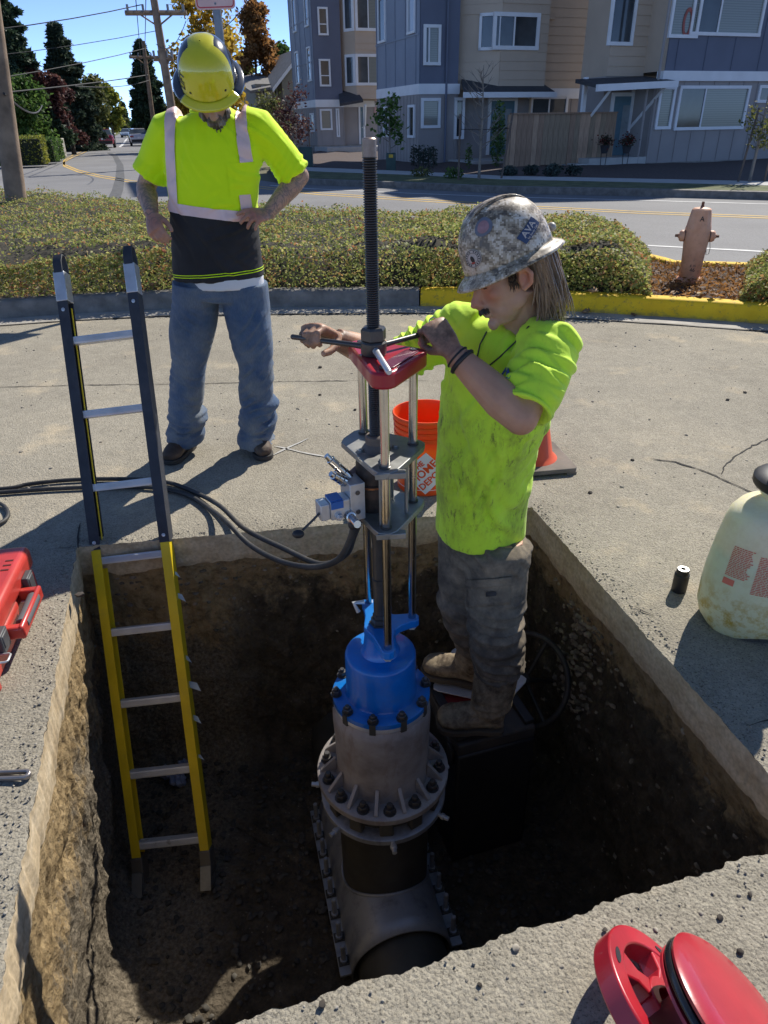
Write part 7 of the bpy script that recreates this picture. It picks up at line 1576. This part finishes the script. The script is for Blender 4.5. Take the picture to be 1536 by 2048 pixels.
def decal(poly, a0, z0, ax, ay, M, rot=0.0, lift=.002, n=None):
    """map flat decal coordinates (u across, v up, in metres) on to the dome at azimuth a0, height z0."""
    out = []
    for (u, v) in poly:
        c, s = math.cos(rot), math.sin(rot); uu, vv_ = u*c-v*s, u*s+v*c; rr = (ax+ay)/2
        out.append(M @ dome_point(a0+uu/rr, max(.001, min(.172, z0+vv_*.92)), ax, ay, lift))
    return out
def decal_grid(w, h, a0, z0, ax, ay, M, rot=0.0, lift=.002, round_=False, k=8):
    mb = MB(); pts = []
    if round_:
        pts = [(0, 0)]+[(w/2*q/3*math.cos(t), h/2*q/3*math.sin(t)) for q in (1, 2, 3) for t in ringz(24)]
        fs_ = [(0, 1+i, 1+(i+1) % 24) for i in range(24)]+[(1+24*q+i, 1+24*(q+1)+i, 1+24*(q+1)+(i+1) % 24, 1+24*q+(i+1) % 24) for q in range(2) for i in range(24)]
    else:
        pts = [((i/k-.5)*w, (j/k-.5)*h) for i in range(k+1) for j in range(k+1)]; fs_ = [(i*(k+1)+j, (i+1)*(k+1)+j, (i+1)*(k+1)+j+1, i*(k+1)+j+1) for i in range(k) for j in range(k)]
    return mb.add(decal(pts, a0, z0, ax, ay, M, rot, lift), fs_)
def decal_text(tx, size, a0, z0, ax, ay, M, rot=0.0, lift=.0028, bold=.0006, dv=0.0, du=0.0):
    me = text_mesh(tx, size, 0.0, bold=bold); co = get_co(me); set_co(me, np.array([tuple(p) for p in decal([(c[0]+du, c[1]+dv) for c in co], a0, z0, ax, ay, M, rot, lift)])); return me
def helmet_man():
    M = MHM @ Matrix.Translation((0, -.005, .036)) @ Matrix.Diagonal((1, 1, .84, 1)); ax, ay = .112, .132
    MYl = plain('glossy yellow helmet', (.66, .60, .02), .22, var=.04, vs=5, coat=.7); MCf = NT('carbon black helmet shell'); MCf.col(MCf.ramp(MCf.noise(6, 3), [(.3, (.018, .02, .028)), (.7, (.035, .04, .055))])); MCf.set(.2, 0, .5, coat=.8); MCf = MCf.m
    sh = shell_pts(DOME, ax, ay, M); h = obj('hard_hat', sh, MCf, MAN, smooth=60); solid(h, .003)
    # yellow front and crown panel
    yp = MB(); vv = []; na, nz = 40, 18
    for i in range(na+1):
        for j in range(nz+1):
            z = .002+.170*j/nz; wid_ = 1.02 if z < .02 else 1.02+.0*z; a = PI/2+(i/na-.5)*2*(wid_+.25*(z/.17)); vv.append(M @ dome_point(a, z, ax, ay, .0045))
    yp.add(vv, [(i*(nz+1)+j, (i+1)*(nz+1)+j, (i+1)*(nz+1)+j+1, i*(nz+1)+j+1) for i in range(na) for j in range(nz)]); obj('yellow_panel', yp, MYl, h, smooth=70)
    cr = MB(); vv = []
    for q, z in ((.80, .131), (.6, .1555), (.4, .1695), (.2, .1765), (.02, .1785)):
        for i in range(40):
            a = ringz(40)[i]; y = ay*q*math.sin(a); vv.append(M @ V((ax*q*math.cos(a)*.9, max(y, -ay*.55), z+.001)))
    cr.add(vv, [(k*40+i, k*40+(i+1) % 40, (k+1)*40+(i+1) % 40, (k+1)*40+i) for k in range(4) for i in range(40)]); obj('yellow_crown', cr, MYl, h, smooth=70)
    # full brim: yellow peak in front, dark round the back
    def brim(a0, a1, m, name, ext=1.0):
        mb = MB(); vv = []; n = 36
        for i in range(n+1):
            a = a0+(a1-a0)*i/n; fr_ = max(0, math.sin(a)); e = .020+.012*fr_**2+.012*abs(math.cos(a)); dz = -.006-.010*fr_**1.5
            for (q, z) in ((0.0, .004), (.35, .0), (.8, -.004), (1.0, -.009)): vv.append(M @ V(((ax+e*q)*math.cos(a), (ay+e*q)*math.sin(a), z+dz*q)))
        mb.add(vv, [(i*4+j, (i+1)*4+j, (i+1)*4+j+1, i*4+j+1) for i in range(n) for j in range(3)]); o = obj(name, mb, m, h, smooth=70); solid(o, .004, 1); return o
    brim(PI*.20, PI*.80, MYl, 'front_brim'); brim(PI*.80, PI*2.20, MCf, 'rear_brim')
    MB_ = plain('black helmet print', (.012, .012, .012), .5)
    obj('lettering', decal_text('LIFT', .044, PI*.5-.95, .062, ax, ay, M, PI/2, .0062, .0012), MB_, h, smooth=0)
    for a in (PI/2-.62, PI/2+.62): obj('vent_hole', MB().add(decal([(.0055*math.cos(t), .0055*math.sin(t)) for t in ringz(14)], a, .030, ax, ay, M, 0, .0056), [tuple(range(14))]), MB_, h, smooth=0)
    rib = MB(); 
    for k in range(9): q = decal([(-.020, .012*k*.6-.03), (.020, .012*k*.6-.022), (.020, .012*k*.6-.0195), (-.020, .012*k*.6-.0275)], PI-.32, .045, ax, ay, M, 0, .0035); rib.add(q, [(0, 1, 2, 3)])
    obj('grip_ribs', rib, plain('grey rubber rib', (.10, .11, .13), .5), h, smooth=0)['kind'] = 'stuff'
helmet_man()
# ------------------------------------------------------------------ worker standing in the pit turning the feed handle
def pit_worker():
    root = thing('person', 'worker in camouflage hard hat and dirty lime shirt turning the machine handles in the pit', 'person', (.33, 2.10, zS))
    MS = mat_skin('sun reddened skin', (.56, .32, .20), dirt=(.055, .04, .033)); skin = MB()
    hc = V((.350, 1.955, 1.146)); f = V((-.93, -.22, -.30)).normalized(); up = V((-.25, .10, .96)); up = (up-f*up.dot(f)).normalized(); rt = f.cross(up); MH = frame(hc, rt, f, up)
    neck = V((.405, 1.995, 1.005))
    shN, elN, wrN = atY(1098, 700, 1.895), atY(1042, 836, 1.74), atY(908, 708, 1.845)
    shF, elF, wrF = V((.235, 2.13, .955)), atY(792, 726, 2.14), V((-.128, 2.000, .962))
    head(skin, MH, .92); skin.tube([neck+V((.0, .01, -.08)), neck, neck.lerp(hc, .5), hc-up*.03-f*.02], [.07, .058, .056, .06], 14)
    skin.tube([(.345, 2.10, .22), (.345, 2.08, .45), (.36, 2.04, .70), (.37, 2.02, .88), (.39, 2.0, .98)], [(.09, .07), (.09, .07), (.10, .08), (.10, .07), (.06, .055)], 16, ref=(.3, -.9, 0))
    for sh, el, wr in ((shN, elN, wrN), (shF, elF, wrF)):
        skin.tube([sh, sh.lerp(el, .5), el], [.052, .050, .046], 14); skin.ell(el, (.046, .046, .046)); skin.tube([el, el.lerp(wr, .28), el.lerp(wr, .65), wr], [.046, .053, .043, .031], 14)
    zh = zNut-.030; HL = V((-.245, 1.905, zh+.008)); HRr = V((.135, 1.945, zh+.004))
    # far hand: fingers over the left bar, thumb beneath; near hand closed on the end of the right bar
    kF = V((-.186, 1.912, zh+.030)); hand(skin, wrF, kF, (-.1, .1, .98), +1, [(38, 70, 46), (40, 72, 46), (42, 74, 46), (46, 74, 46)], .98, thumb=[(.5, .3, -.8), (.75, -.1, -.65), (.75, -.2, -.4)])
    kN = V((.142, 1.905, zh+.036)); hand(skin, wrN, kN, (.05, -.55, .83), +1, [(58, 66, 40), (60, 68, 40), (62, 68, 42), (62, 66, 42)], .98, thumb=[(.6, .25, -.75), (.8, .0, -.6), (.8, -.1, -.4)])
    # legs in the trousers
    kneeN, kneeF = atY(990, 1228, 1.985), atY(928, 1205, 2.16); bN, bF = atY(1000, 1312, 2.02), atY(962, 1285, 2.21)
    hN, tN = atz(1000, 1462, zS), atz(876, 1456, zS); hF, tF = atz(960, 1374, zS), atz(848, 1346, zS)
    aN, aF = V((hN.x-.045, hN.y+.005, zS+.12)), V((hF.x-.045, hF.y+.01, zS+.12))
    hipN, hipF = V((.385, 2.02, .27)), V((.315, 2.16, .27))
    for L_ in ([hipN, kneeN, bN, aN, aN-V((0, 0, .06))], [hipF, kneeF, bF, aF, aF-V((0, 0, .06))]): skin.tube(L_, [.085, .058, .05, .042, .04], 12)
    body = remesh(skin, .0042, 2); co = get_co(body)
    attr_set(body, 'grime', np.maximum(near(co, seglist(wrF, kF+V((-.03, -.03, -.02)), 5), .06), np.maximum(near(co, seglist(wrN.lerp(kN, .5), kN+V((-.03, 0, -.02)), 5), .07)*.85, near(co, [elN+V((0, 0, -.02))], .05)*.3)))
    attr_set(body, 'blush', np.maximum(near(co, [MH @ V((-.035, .085, -.03)), MH @ V((0, .12, -.045)), MH @ V((-.085, -.01, -.02))], .035), near(co, seglist(elN, wrN, 5), .06)*.55)); attr_set(body, 'tattoo', np.zeros(len(co)))
    obj('body', body, MS, root, smooth=70)
    # lime shirt
    sm = MB(); pts = [atY(960, 1060, 2.09), atY(962, 1030, 2.085), atY(966, 960, 2.075), atY(975, 880, 2.06), atY(992, 800, 2.04), atY(1008, 740, 2.02), V((.372, 2.01, .900)), V((.385, 2.005, .942)), V((.396, 2.0, .968)), V((.400, 1.998, .982))]
    refs = [V((.25, -.85, 0))]*3+[V((.40, -.75, 0)), V((.52, -.62, 0)), V((.58, -.58, 0)), V((.62, -.54, 0)), V((.64, -.52, 0)), V((.6, -.5, 0)), V((.6, -.5, 0))]
    rad = [(.142, .148), (.143, .150), (.150, .152), (.160, .152), (.175, .148), (.182, .138), (.178, .120), (.150, .098), (.098, .080), (.064, .066)]
    sm.tube(pts, rad, 36, ref=refs, sq=2.3)
    inN = shN.lerp(V((.38, 2.0, .95)), .45); inF = shF.lerp(V((.38, 2.0, .95)), .45); cufN = shN.lerp(elN, .87); cufF = shF.lerp(elF, .92)
    sm.tube([inN, shN, shN.lerp(elN, .35), shN.lerp(elN, .65), cufN], [.085, .088, .084, .080, .070], 24); sm.tube([inF, shF, shF.lerp(elF, .45), cufF, cufF.lerp(wrF, .12)], [.082, .080, .072, .066, .060], 24)
    sme = remesh(sm, .007, 5); dN = (elN-shN).normalized(); dF = (elF-shF).normalized()
    folds(sme, [(shN.lerp(elN, .8), .12, dN, .045, .010), (shN.lerp(elN, .45), .11, (dN+V((.5, 0, .2))), .045, .010), (shN+V((.03, -.03, .02)), .10, (.7, -.2, .6), .04, .008), (shF.lerp(elF, .6), .13, dF, .032, .010), (V((.30, 1.94, .86)), .13, (.9, 0, -.5), .055, .008), (V((.26, 1.94, .66)), .18, (.95, 0, .35), .075, .009), (V((.36, 1.93, .55)), .18, (.85, 0, -.5), .07, .008), (V((.36, 1.93, .38)), .14, (.9, 0, .45), .06, .009), (V((.47, 2.02, .6)), .16, (.4, -.6, .8), .06, .008), (V((.40, 1.92, .78)), .12, (.6, 0, .8), .05, .008)], base=.008, bscale=6, seed=2)
    MY = mat_hivis('dirty hi-vis lime knit', True); shirt = obj('shirt', sme, MY, root, smooth=70)
    nd = V((.6, -.5, 0)).normalized(); nq = V((nd.y, -nd.x, 0))
    obj('collar', MB().tube([V((.398, 1.997, .978))+nd*(.066*math.cos(a))+nq*(.066*math.sin(a))+V((0, 0, -.012*math.sin(a))) for a in ringz(28)], .0075, 8, closed=True), MY, shirt, smooth=70)
    e0 = cufN; ex = dN.orthogonal().normalized(); ey = dN.cross(ex)
    obj('cuff', MB().tube([e0+ex*(.069*math.cos(a))+ey*(.069*math.sin(a)) for a in ringz(28)], .006, 8, closed=True), MY, shirt, smooth=70)
    MBl = plain('blue chest print', (.02, .08, .32), .6); cpos = atY(1010, 748, 1.88)
    from mathutils.bvhtree import BVHTree
    bvh = BVHTree.FromPolygons([v.co+WORLD[root] for v in sme.vertices], [tuple(p.vertices) for p in sme.polygons])
    def press(poly, lift):
        out = []
        for (px, py) in poly:
            d = ray(px, py).normalized(); h_ = bvh.ray_cast(CAMP, d); q = h_[0] if h_[0] is not None else atY(px, py, 1.9); nn = h_[1] if h_[1] is not None else -d
            if nn.dot(d) > 0: nn = -nn
            out.append(q+nn*lift)
        return out
    for poly in ([(1012, 735), (1018, 735), (1019, 757), (1014, 755)], [(1012, 735), (1014, 742), (1005, 752), (1002, 750)], [(1018, 735), (1022, 752), (1020, 757), (1019, 757)]): obj('chest_print', MB().add(press(poly, .003), [(0, 1, 2, 3)]), MBl, shirt, smooth=0)
    # necklace cord, bracelets, ring
    cord = press([(955, 690), (952, 720), (958, 728)], .004); lead = [neck+V((.05, -.02, .0))]+press([(1058, 655), (1030, 685), (1000, 715), (975, 735), (960, 740), (955, 715), (962, 690), (975, 665)], .004)
    obj('neck_cord', MB().tube(lead, .0022, 6), M_BLKP, root, smooth=60); obj('bead_necklace', MB().tube([V((.397, 1.994, .992))+nd*(.062*math.cos(a))+nq*(.062*math.sin(a))+V((0, 0, -.018*math.sin(a))) for a in ringz(40)], [.0035 if i % 2 else .0048 for i in range(40)], 6, closed=True), M_BLKP, root, smooth=30)
    wd = (wrN-elN).normalized(); wx = wd.orthogonal().normalized(); wy = wd.cross(wx)
    for k, (t, rr, th) in enumerate(((-.012, .0335, .0028), (-.030, .0355, .0065))): c = wrN+wd*t; obj('bracelet', MB().tube([c+wx*(rr*math.cos(a))+wy*(rr*math.sin(a)) for a in ringz(24)], th, 8, closed=True), M_BLKP, root, smooth=60)
    u = (kN-wrN).normalized(); n_ = V((.05, -.55, .83)); n_ = (n_-u*n_.dot(u)).normalized(); s_ = n_.cross(u); fp = kN+s_*(-.0095)*1+u*.012-n_*.012; fd = (u*.55-n_*.83).normalized(); fx = fd.orthogonal().normalized(); fy = fd.cross(fx); obj('ring', MB().tube([fp+fx*(.0112*math.cos(a))+fy*(.0112*math.sin(a)) for a in ringz(16)], .0018, 6, closed=True), M_STEEL, root, smooth=60)
    # trousers
    tm_ = MB(); tm_.tube([atY(962, 1040, 2.09), (.350, 2.09, .30), (.350, 2.09, .23), (.352, 2.09, .16)], [(.095, .095), (.118, .120), (.146, .140), (.140, .125)], 28, ref=(.25, -.85, 0))
    for (hp, kn, bt, sg) in ((hipN, kneeN, bN, 1), (hipF, kneeF, bF, -1)):
        p = []; rd_ = []
        for i in range(22):
            t = i/21*2; q = hp.lerp(kn, t) if t < 1 else kn.lerp(bt+V((0, 0, -.045 if sg > 0 else -.01)), t-1); base = (.085 if t < .02 else .122-.024*min(1, t)) if t < 1 else .098-.002*(t-1); wob = .009*math.sin(t*22+sg) if t > .8 else 0; p.append(q); rd_.append((base+wob, base*1.03+wob))
        tm_.tube(p, rd_, 24)
    tme = remesh(tm_, .007, 4); folds(tme, [(kneeN+V((0, -.08, 0)), .13, (.1, 0, 1), .040, .010), (bN+V((0, -.06, .03)), .12, (.25, 0, 1), .036, .012), (kneeF+V((0, -.07, 0)), .12, (.3, 0, 1), .045, .009), (bF, .10, (.2, 0, 1), .036, .008), (V((.36, 1.95, .22)), .14, (.8, 0, .6), .05, .008), (V((.30, 1.98, .1)), .12, (.8, 0, .5), .05, .007)], base=.008, bscale=7, seed=9)
    MP = mat_mud('muddy grey work trousers', (.125, .105, .08), (.38, .30, .20), 9, (.44, .68), .9); tr = obj('trousers', tme, MP, root, smooth=70)
    bv2 = BVHTree.FromPolygons([v.co+WORLD[root] for v in tme.vertices], [tuple(p.vertices) for p in tme.polygons])
    def press2(px, py, lift):
        d = ray(px, py).normalized(); h_ = bv2.ray_cast(CAMP, d); q = h_[0] if h_[0] is not None else atY(px, py, 1.93); nn = h_[1] if h_[1] is not None else -d
        return q+(nn if nn.dot(d) < 0 else -nn)*lift
    def patch(x0, y0, x1, y1, lift, slant=0, k=6): return MB().add([press2(x0+(x1-x0)*i/k, y0+(y1-y0)*j/k+slant*i/k, lift) for i in range(k+1) for j in range(k+1)], [(i*(k+1)+j, i*(k+1)+j+1, (i+1)*(k+1)+j+1, (i+1)*(k+1)+j) for i in range(k) for j in range(k)])
    pk = obj('cargo_pocket', patch(936, 1165, 1020, 1215, .005, -8), MP, tr, smooth=70); solid(pk, .004, -1); fl = obj('pocket_flap', patch(935, 1160, 1022, 1176, .009, -8), MP, tr, smooth=70); solid(fl, .004, -1)
    obj('pocket_label', patch(974, 1181, 992, 1190, .011, -1, 2), M_BLKP, pk, smooth=0)
    # tall muddy rubber boots
    MBo = mat_mud('muddy rubber boot', (.085, .062, .042), (.44, .35, .23), 13, (.38, .60), .75); MSo = plain('mud caked sole', (.09, .072, .052), .95, var=.3, bump=.8, bs=40)
    boot(root, hN, tN, aN, MBo, MSo, sh_top=bN+V((0, 0, .01)), w=.062, name='boot', sole_z=zS+.022, shr=.076); boot(root, hF, tF, aF, MBo, MSo, sh_top=bF+V((0, 0, .01)), w=.062, name='boot', sole_z=zS+.022, shr=.072)
    # hair: mullet, sideburn, brow, moustache
    MHa = mat_hair('light brown hair', (.20, .125, .07)); MHd = mat_hair('dark brown hair', (.055, .033, .02)); rd = random.Random(12); base = MB()
    for sx in (-1, 1):
        base.ell((sx*.052, -.055, .005), (.028, .045, .05), MH)
    base.ell((0, -.085, -.03), (.058, .032, .075), MH); base.ell((-.035, -.075, -.085), (.034, .028, .065), MH); base.ell((.02, -.085, -.09), (.038, .025, .06), MH); hb = remesh(base, .006, 3); folds(hb, [(MH @ V((-.04, -.08, -.05)), .14, f, .012, .004)], base=.004, bscale=30); hr = obj('hair', hb, MHa, root, smooth=70)
    st = MB()
    for i in range(230):
        t = rd.random(); a = rd.uniform(-.2, 1.15); x0 = -.080*math.cos(a)*rd.uniform(.85, 1.02) if rd.random() < .72 else rd.uniform(-.03, .06); y0 = -.015-.085*math.sin(max(0, a))-rd.uniform(0, .015) if x0 < -.02 else -.105
        p = MH @ V((x0, y0-.018, rd.uniform(-.01, .035))); L = rd.uniform(.10, .185); dn = V((0, 0, -1)); out = (MH.to_3x3() @ V((x0*.9, -.25, -.2)))
        q1 = p+(-up*.6+dn*.5-f*.15).normalized()*L*.4+out*.02; q2 = q1+(dn*.9-f*rd.uniform(.0, .35)+V((rd.uniform(-.15, .15), rd.uniform(-.12, .05), 0))).normalized()*L*.35; q3 = q2+(dn*.8+V((rd.uniform(-.25, .35), rd.uniform(-.2, .1), 0))).normalized()*L*.3; st.tube([p, q1, q2, q3], [.0034, .0034, .0026, .0006], 5)
    obj('hair_strands', st, MHa, hr, smooth=70)['kind'] = 'stuff'
    mo = MB()
    for i in range(90):
        s0 = rd.uniform(-1, 1); p = MH @ V((s0*.026, .108-.013*s0*s0+rd.uniform(-.002, .002), -.064+rd.uniform(-.003, .004))); d = (rt*(s0*.9+rd.uniform(-.2, .2))-up*rd.uniform(.5, .9)+f*.25).normalized(); mo.tube([p, p+d*.008, p+d*.015-f*.002], [.0016, .0013, .0003], 4)
    obj('moustache', mo, MHd, root, smooth=0)['kind'] = 'stuff'
    br = MB()
    for sx in (-1, 1):
        for i in range(26): t = rd.random(); p = MH @ V((sx*(.012+.034*t), .094-.016*t*t, .013+.006*math.sin(t*3)+rd.uniform(-.002, .002))); d = (rt*sx*.9+up*.3+f*.3).normalized(); br.tube([p-f*.003, p+d*.010], [.0013, .0004], 4)
    obj('eyebrows', br, MHd, root, smooth=0)['kind'] = 'stuff'
    sb = MB()
    for sx in (-1, 1):
        for i in range(60): p = MH @ V((sx*.071, .012+rd.uniform(0, .020), .020-rd.uniform(0, .042))); d = (-up*.9+f*rd.uniform(-.1, .35)).normalized(); sb.tube([p-rt*sx*.004, p+rt*sx*.003+d*.010, p+d*.020], [.0016, .0014, .0004], 4)
    obj('sideburns', sb, MHd, root, smooth=0)['kind'] = 'stuff'
    for sx in (-1, 1): obj('eyelid_line', MB().tube([MH @ V((sx*(.030+.013*math.cos(a)), .0905-.004*abs(math.cos(a)), -.0075+.0025*math.sin(a))) for a in [PI+PI*i/6 for i in range(7)]], [.0006, .0012, .0014, .0014, .0014, .0012, .0006], 5), MHd, root)
    # camouflage full brim hard hat with stickers
    M = MH @ Matrix.Translation((0, -.006, .036)) @ Matrix.Rotation(R(-4), 4, 'X') @ Matrix.Diagonal((1, 1, .88, 1)); ax, ay = .106, .124
    t = NT('worn digital camouflage'); sn = t.node('ShaderNodeVectorMath', operation='SNAP'); sn.inputs[1].default_value = (.0048, .0048, .0048); t.l.new(t.co, sn.inputs[0]); pc = sn.outputs[0]
    a = t.ramp(t.noise(21, 6, .8, co=pc, stretch=(1, 1, 1.5)), [(.0, (.12, .09, .06)), (.43, (.24, .185, .125)), (.48, (.40, .32, .22)), (.53, (.62, .53, .41)), (.59, (.72, .65, .54))], True)
    b = t.ramp(t.noise(42, 3, .7, co=pc), [(.0, 0.0), (.62, 1.0)], True); a = t.mix(t.math('MULTIPLY', b, .8), a, (.12, .105, .09)); dz = t.ramp(t.noise(6, 6), [(.45, 0.0), (.7, .35)]); a = t.mix(dz, a, (.34, .28, .20)); t.col(a); t.set(.45, 0, .4, coat=.15); t.bump(t.noise(60, 5), .10, .002); MC = t.m
    sh = shell_pts(DOME, ax, ay, M); h = obj('hard_hat', sh, MC, root, smooth=60); solid(h, .003)
    bm4 = MB(); vv = []; n = 64
    for i in range(n+1):
        a_ = 2*PI*i/n; fr_ = max(0, math.sin(a_)); e = .027+.008*fr_**2; dzz = -.008-.010*fr_
        for (q, z) in ((0.0, .006), (.12, .001), (.5, -.001), (.85, -.006), (1.0, -.011)): vv.append(M @ V(((ax+e*q)*math.cos(a_), (ay+e*q)*math.sin(a_), z+dzz*q)))
    bm4.add(vv, [(i*5+j, (i+1)*5+j, (i+1)*5+j+1, i*5+j+1) for i in range(n) for j in range(4)]); br_ = obj('brim', bm4, MC, h, smooth=70); solid(br_, .0035, 1)
    rg = MB()                                   # raised centre ridge with two side seams
    for dx, wd_ in ((0, .016), (-.034, .004), (.034, .004)):
        pr = []
        for i in range(25):
            b_ = PI*i/24; y = math.cos(b_)*.93; z = math.sin(b_)
            zz = .174*max(0.02, z)**.62; r_ = 1
            pr.append(M @ V((dx*(.4+.6*z), ay*y*(.995), min(.178, .172*(1-abs(y)**2.6)**.55+.0015))))
        rg.tube(pr, [(wd_, .004 if dx == 0 else .0025)]*25, 8, ref=M.to_3x3() @ V((1, 0, 0)))
    obj('crown_ridge', rg, MC, h, smooth=70)
    obj('ratchet_knob', MB().ell((0, -ay-.012, .028), (.016, .012, .014), M), plain('pale plastic knob', (.4, .38, .34), .5), h)
    MW = plain('pale sticker print', (.50, .44, .40), .5, var=.08, vs=20); MN = plain('navy sticker', (.035, .06, .13), .45); MK_ = plain('black sticker ink', (.02, .02, .02), .5); MPk = plain('faded pink sticker', (.36, .20, .21), .5, var=.25, vs=60); MGs = plain('grey blue sticker ring', (.16, .17, .21), .5, var=.15, vs=60)
    aS = PI+.62; rot = .0
    s1 = obj('name_sticker', decal_grid(.072, .034, PI+.34, .062, ax, ay, M, .55, .0026), MN, h, smooth=70); obj('lettering', decal_text('AVA', .026, PI+.34, .062, ax, ay, M, .55, .0036, .0006, dv=.004), MW, s1, smooth=0); obj('lettering', decal_text('by Sandy Gas', .0085, PI+.34, .062, ax, ay, M, .55, .0036, .0002, dv=-.011), MW, s1, smooth=0)
    s2 = obj('round_sticker', decal_grid(.056, .050, PI-.62, .122, ax, ay, M, 0, .0026, True), MGs, h, smooth=70); obj('centre_print', decal_grid(.036, .034, PI-.62, .122, ax, ay, M, 0, .0034, True), MPk, s2, smooth=70)
    aR = PI/2+.52; s3 = obj('round_sticker', decal_grid(.056, .056, aR, .052, ax, ay, M, 0, .0026, True), MW, h, smooth=70)
    rgm = MB()
    for (r0, r1) in ((.0262, .0248), (.0175, .0165)):
        for i in range(32):
            q = decal([(r_*math.cos(t_), r_*math.sin(t_)) for r_, t_ in ((r0, i*PI/16), (r1, i*PI/16), (r1, (i+1)*PI/16), (r0, (i+1)*PI/16))], aR, .052, ax, ay, M, 0, .0034); rgm.add(q, [(0, 1, 2, 3)])
    for i in range(18):
        if i in (4, 13): continue
        t_ = i*2*PI/18; q = decal([(.0232*math.cos(t_), .0232*math.sin(t_)), (.0192*math.cos(t_), .0192*math.sin(t_)), (.0192*math.cos(t_+.16), .0192*math.sin(t_+.16)), (.0232*math.cos(t_+.16), .0232*math.sin(t_+.16))], aR, .052, ax, ay, M, 0, .0034); rgm.add(q, [(0, 1, 2, 3)])
    obj('ring_print', rgm, MK_, s3, smooth=0)['kind'] = 'stuff'; obj('emblem', decal_grid(.012, .022, aR, .050, ax, ay, M, .3, .0034, True), MK_, s3, smooth=60); obj('emblem', decal_grid(.014, .006, aR, .040, ax, ay, M, 0, .0036, True), plain('red emblem ink', (.35, .05, .04), .5), s3, smooth=60)
pit_worker()
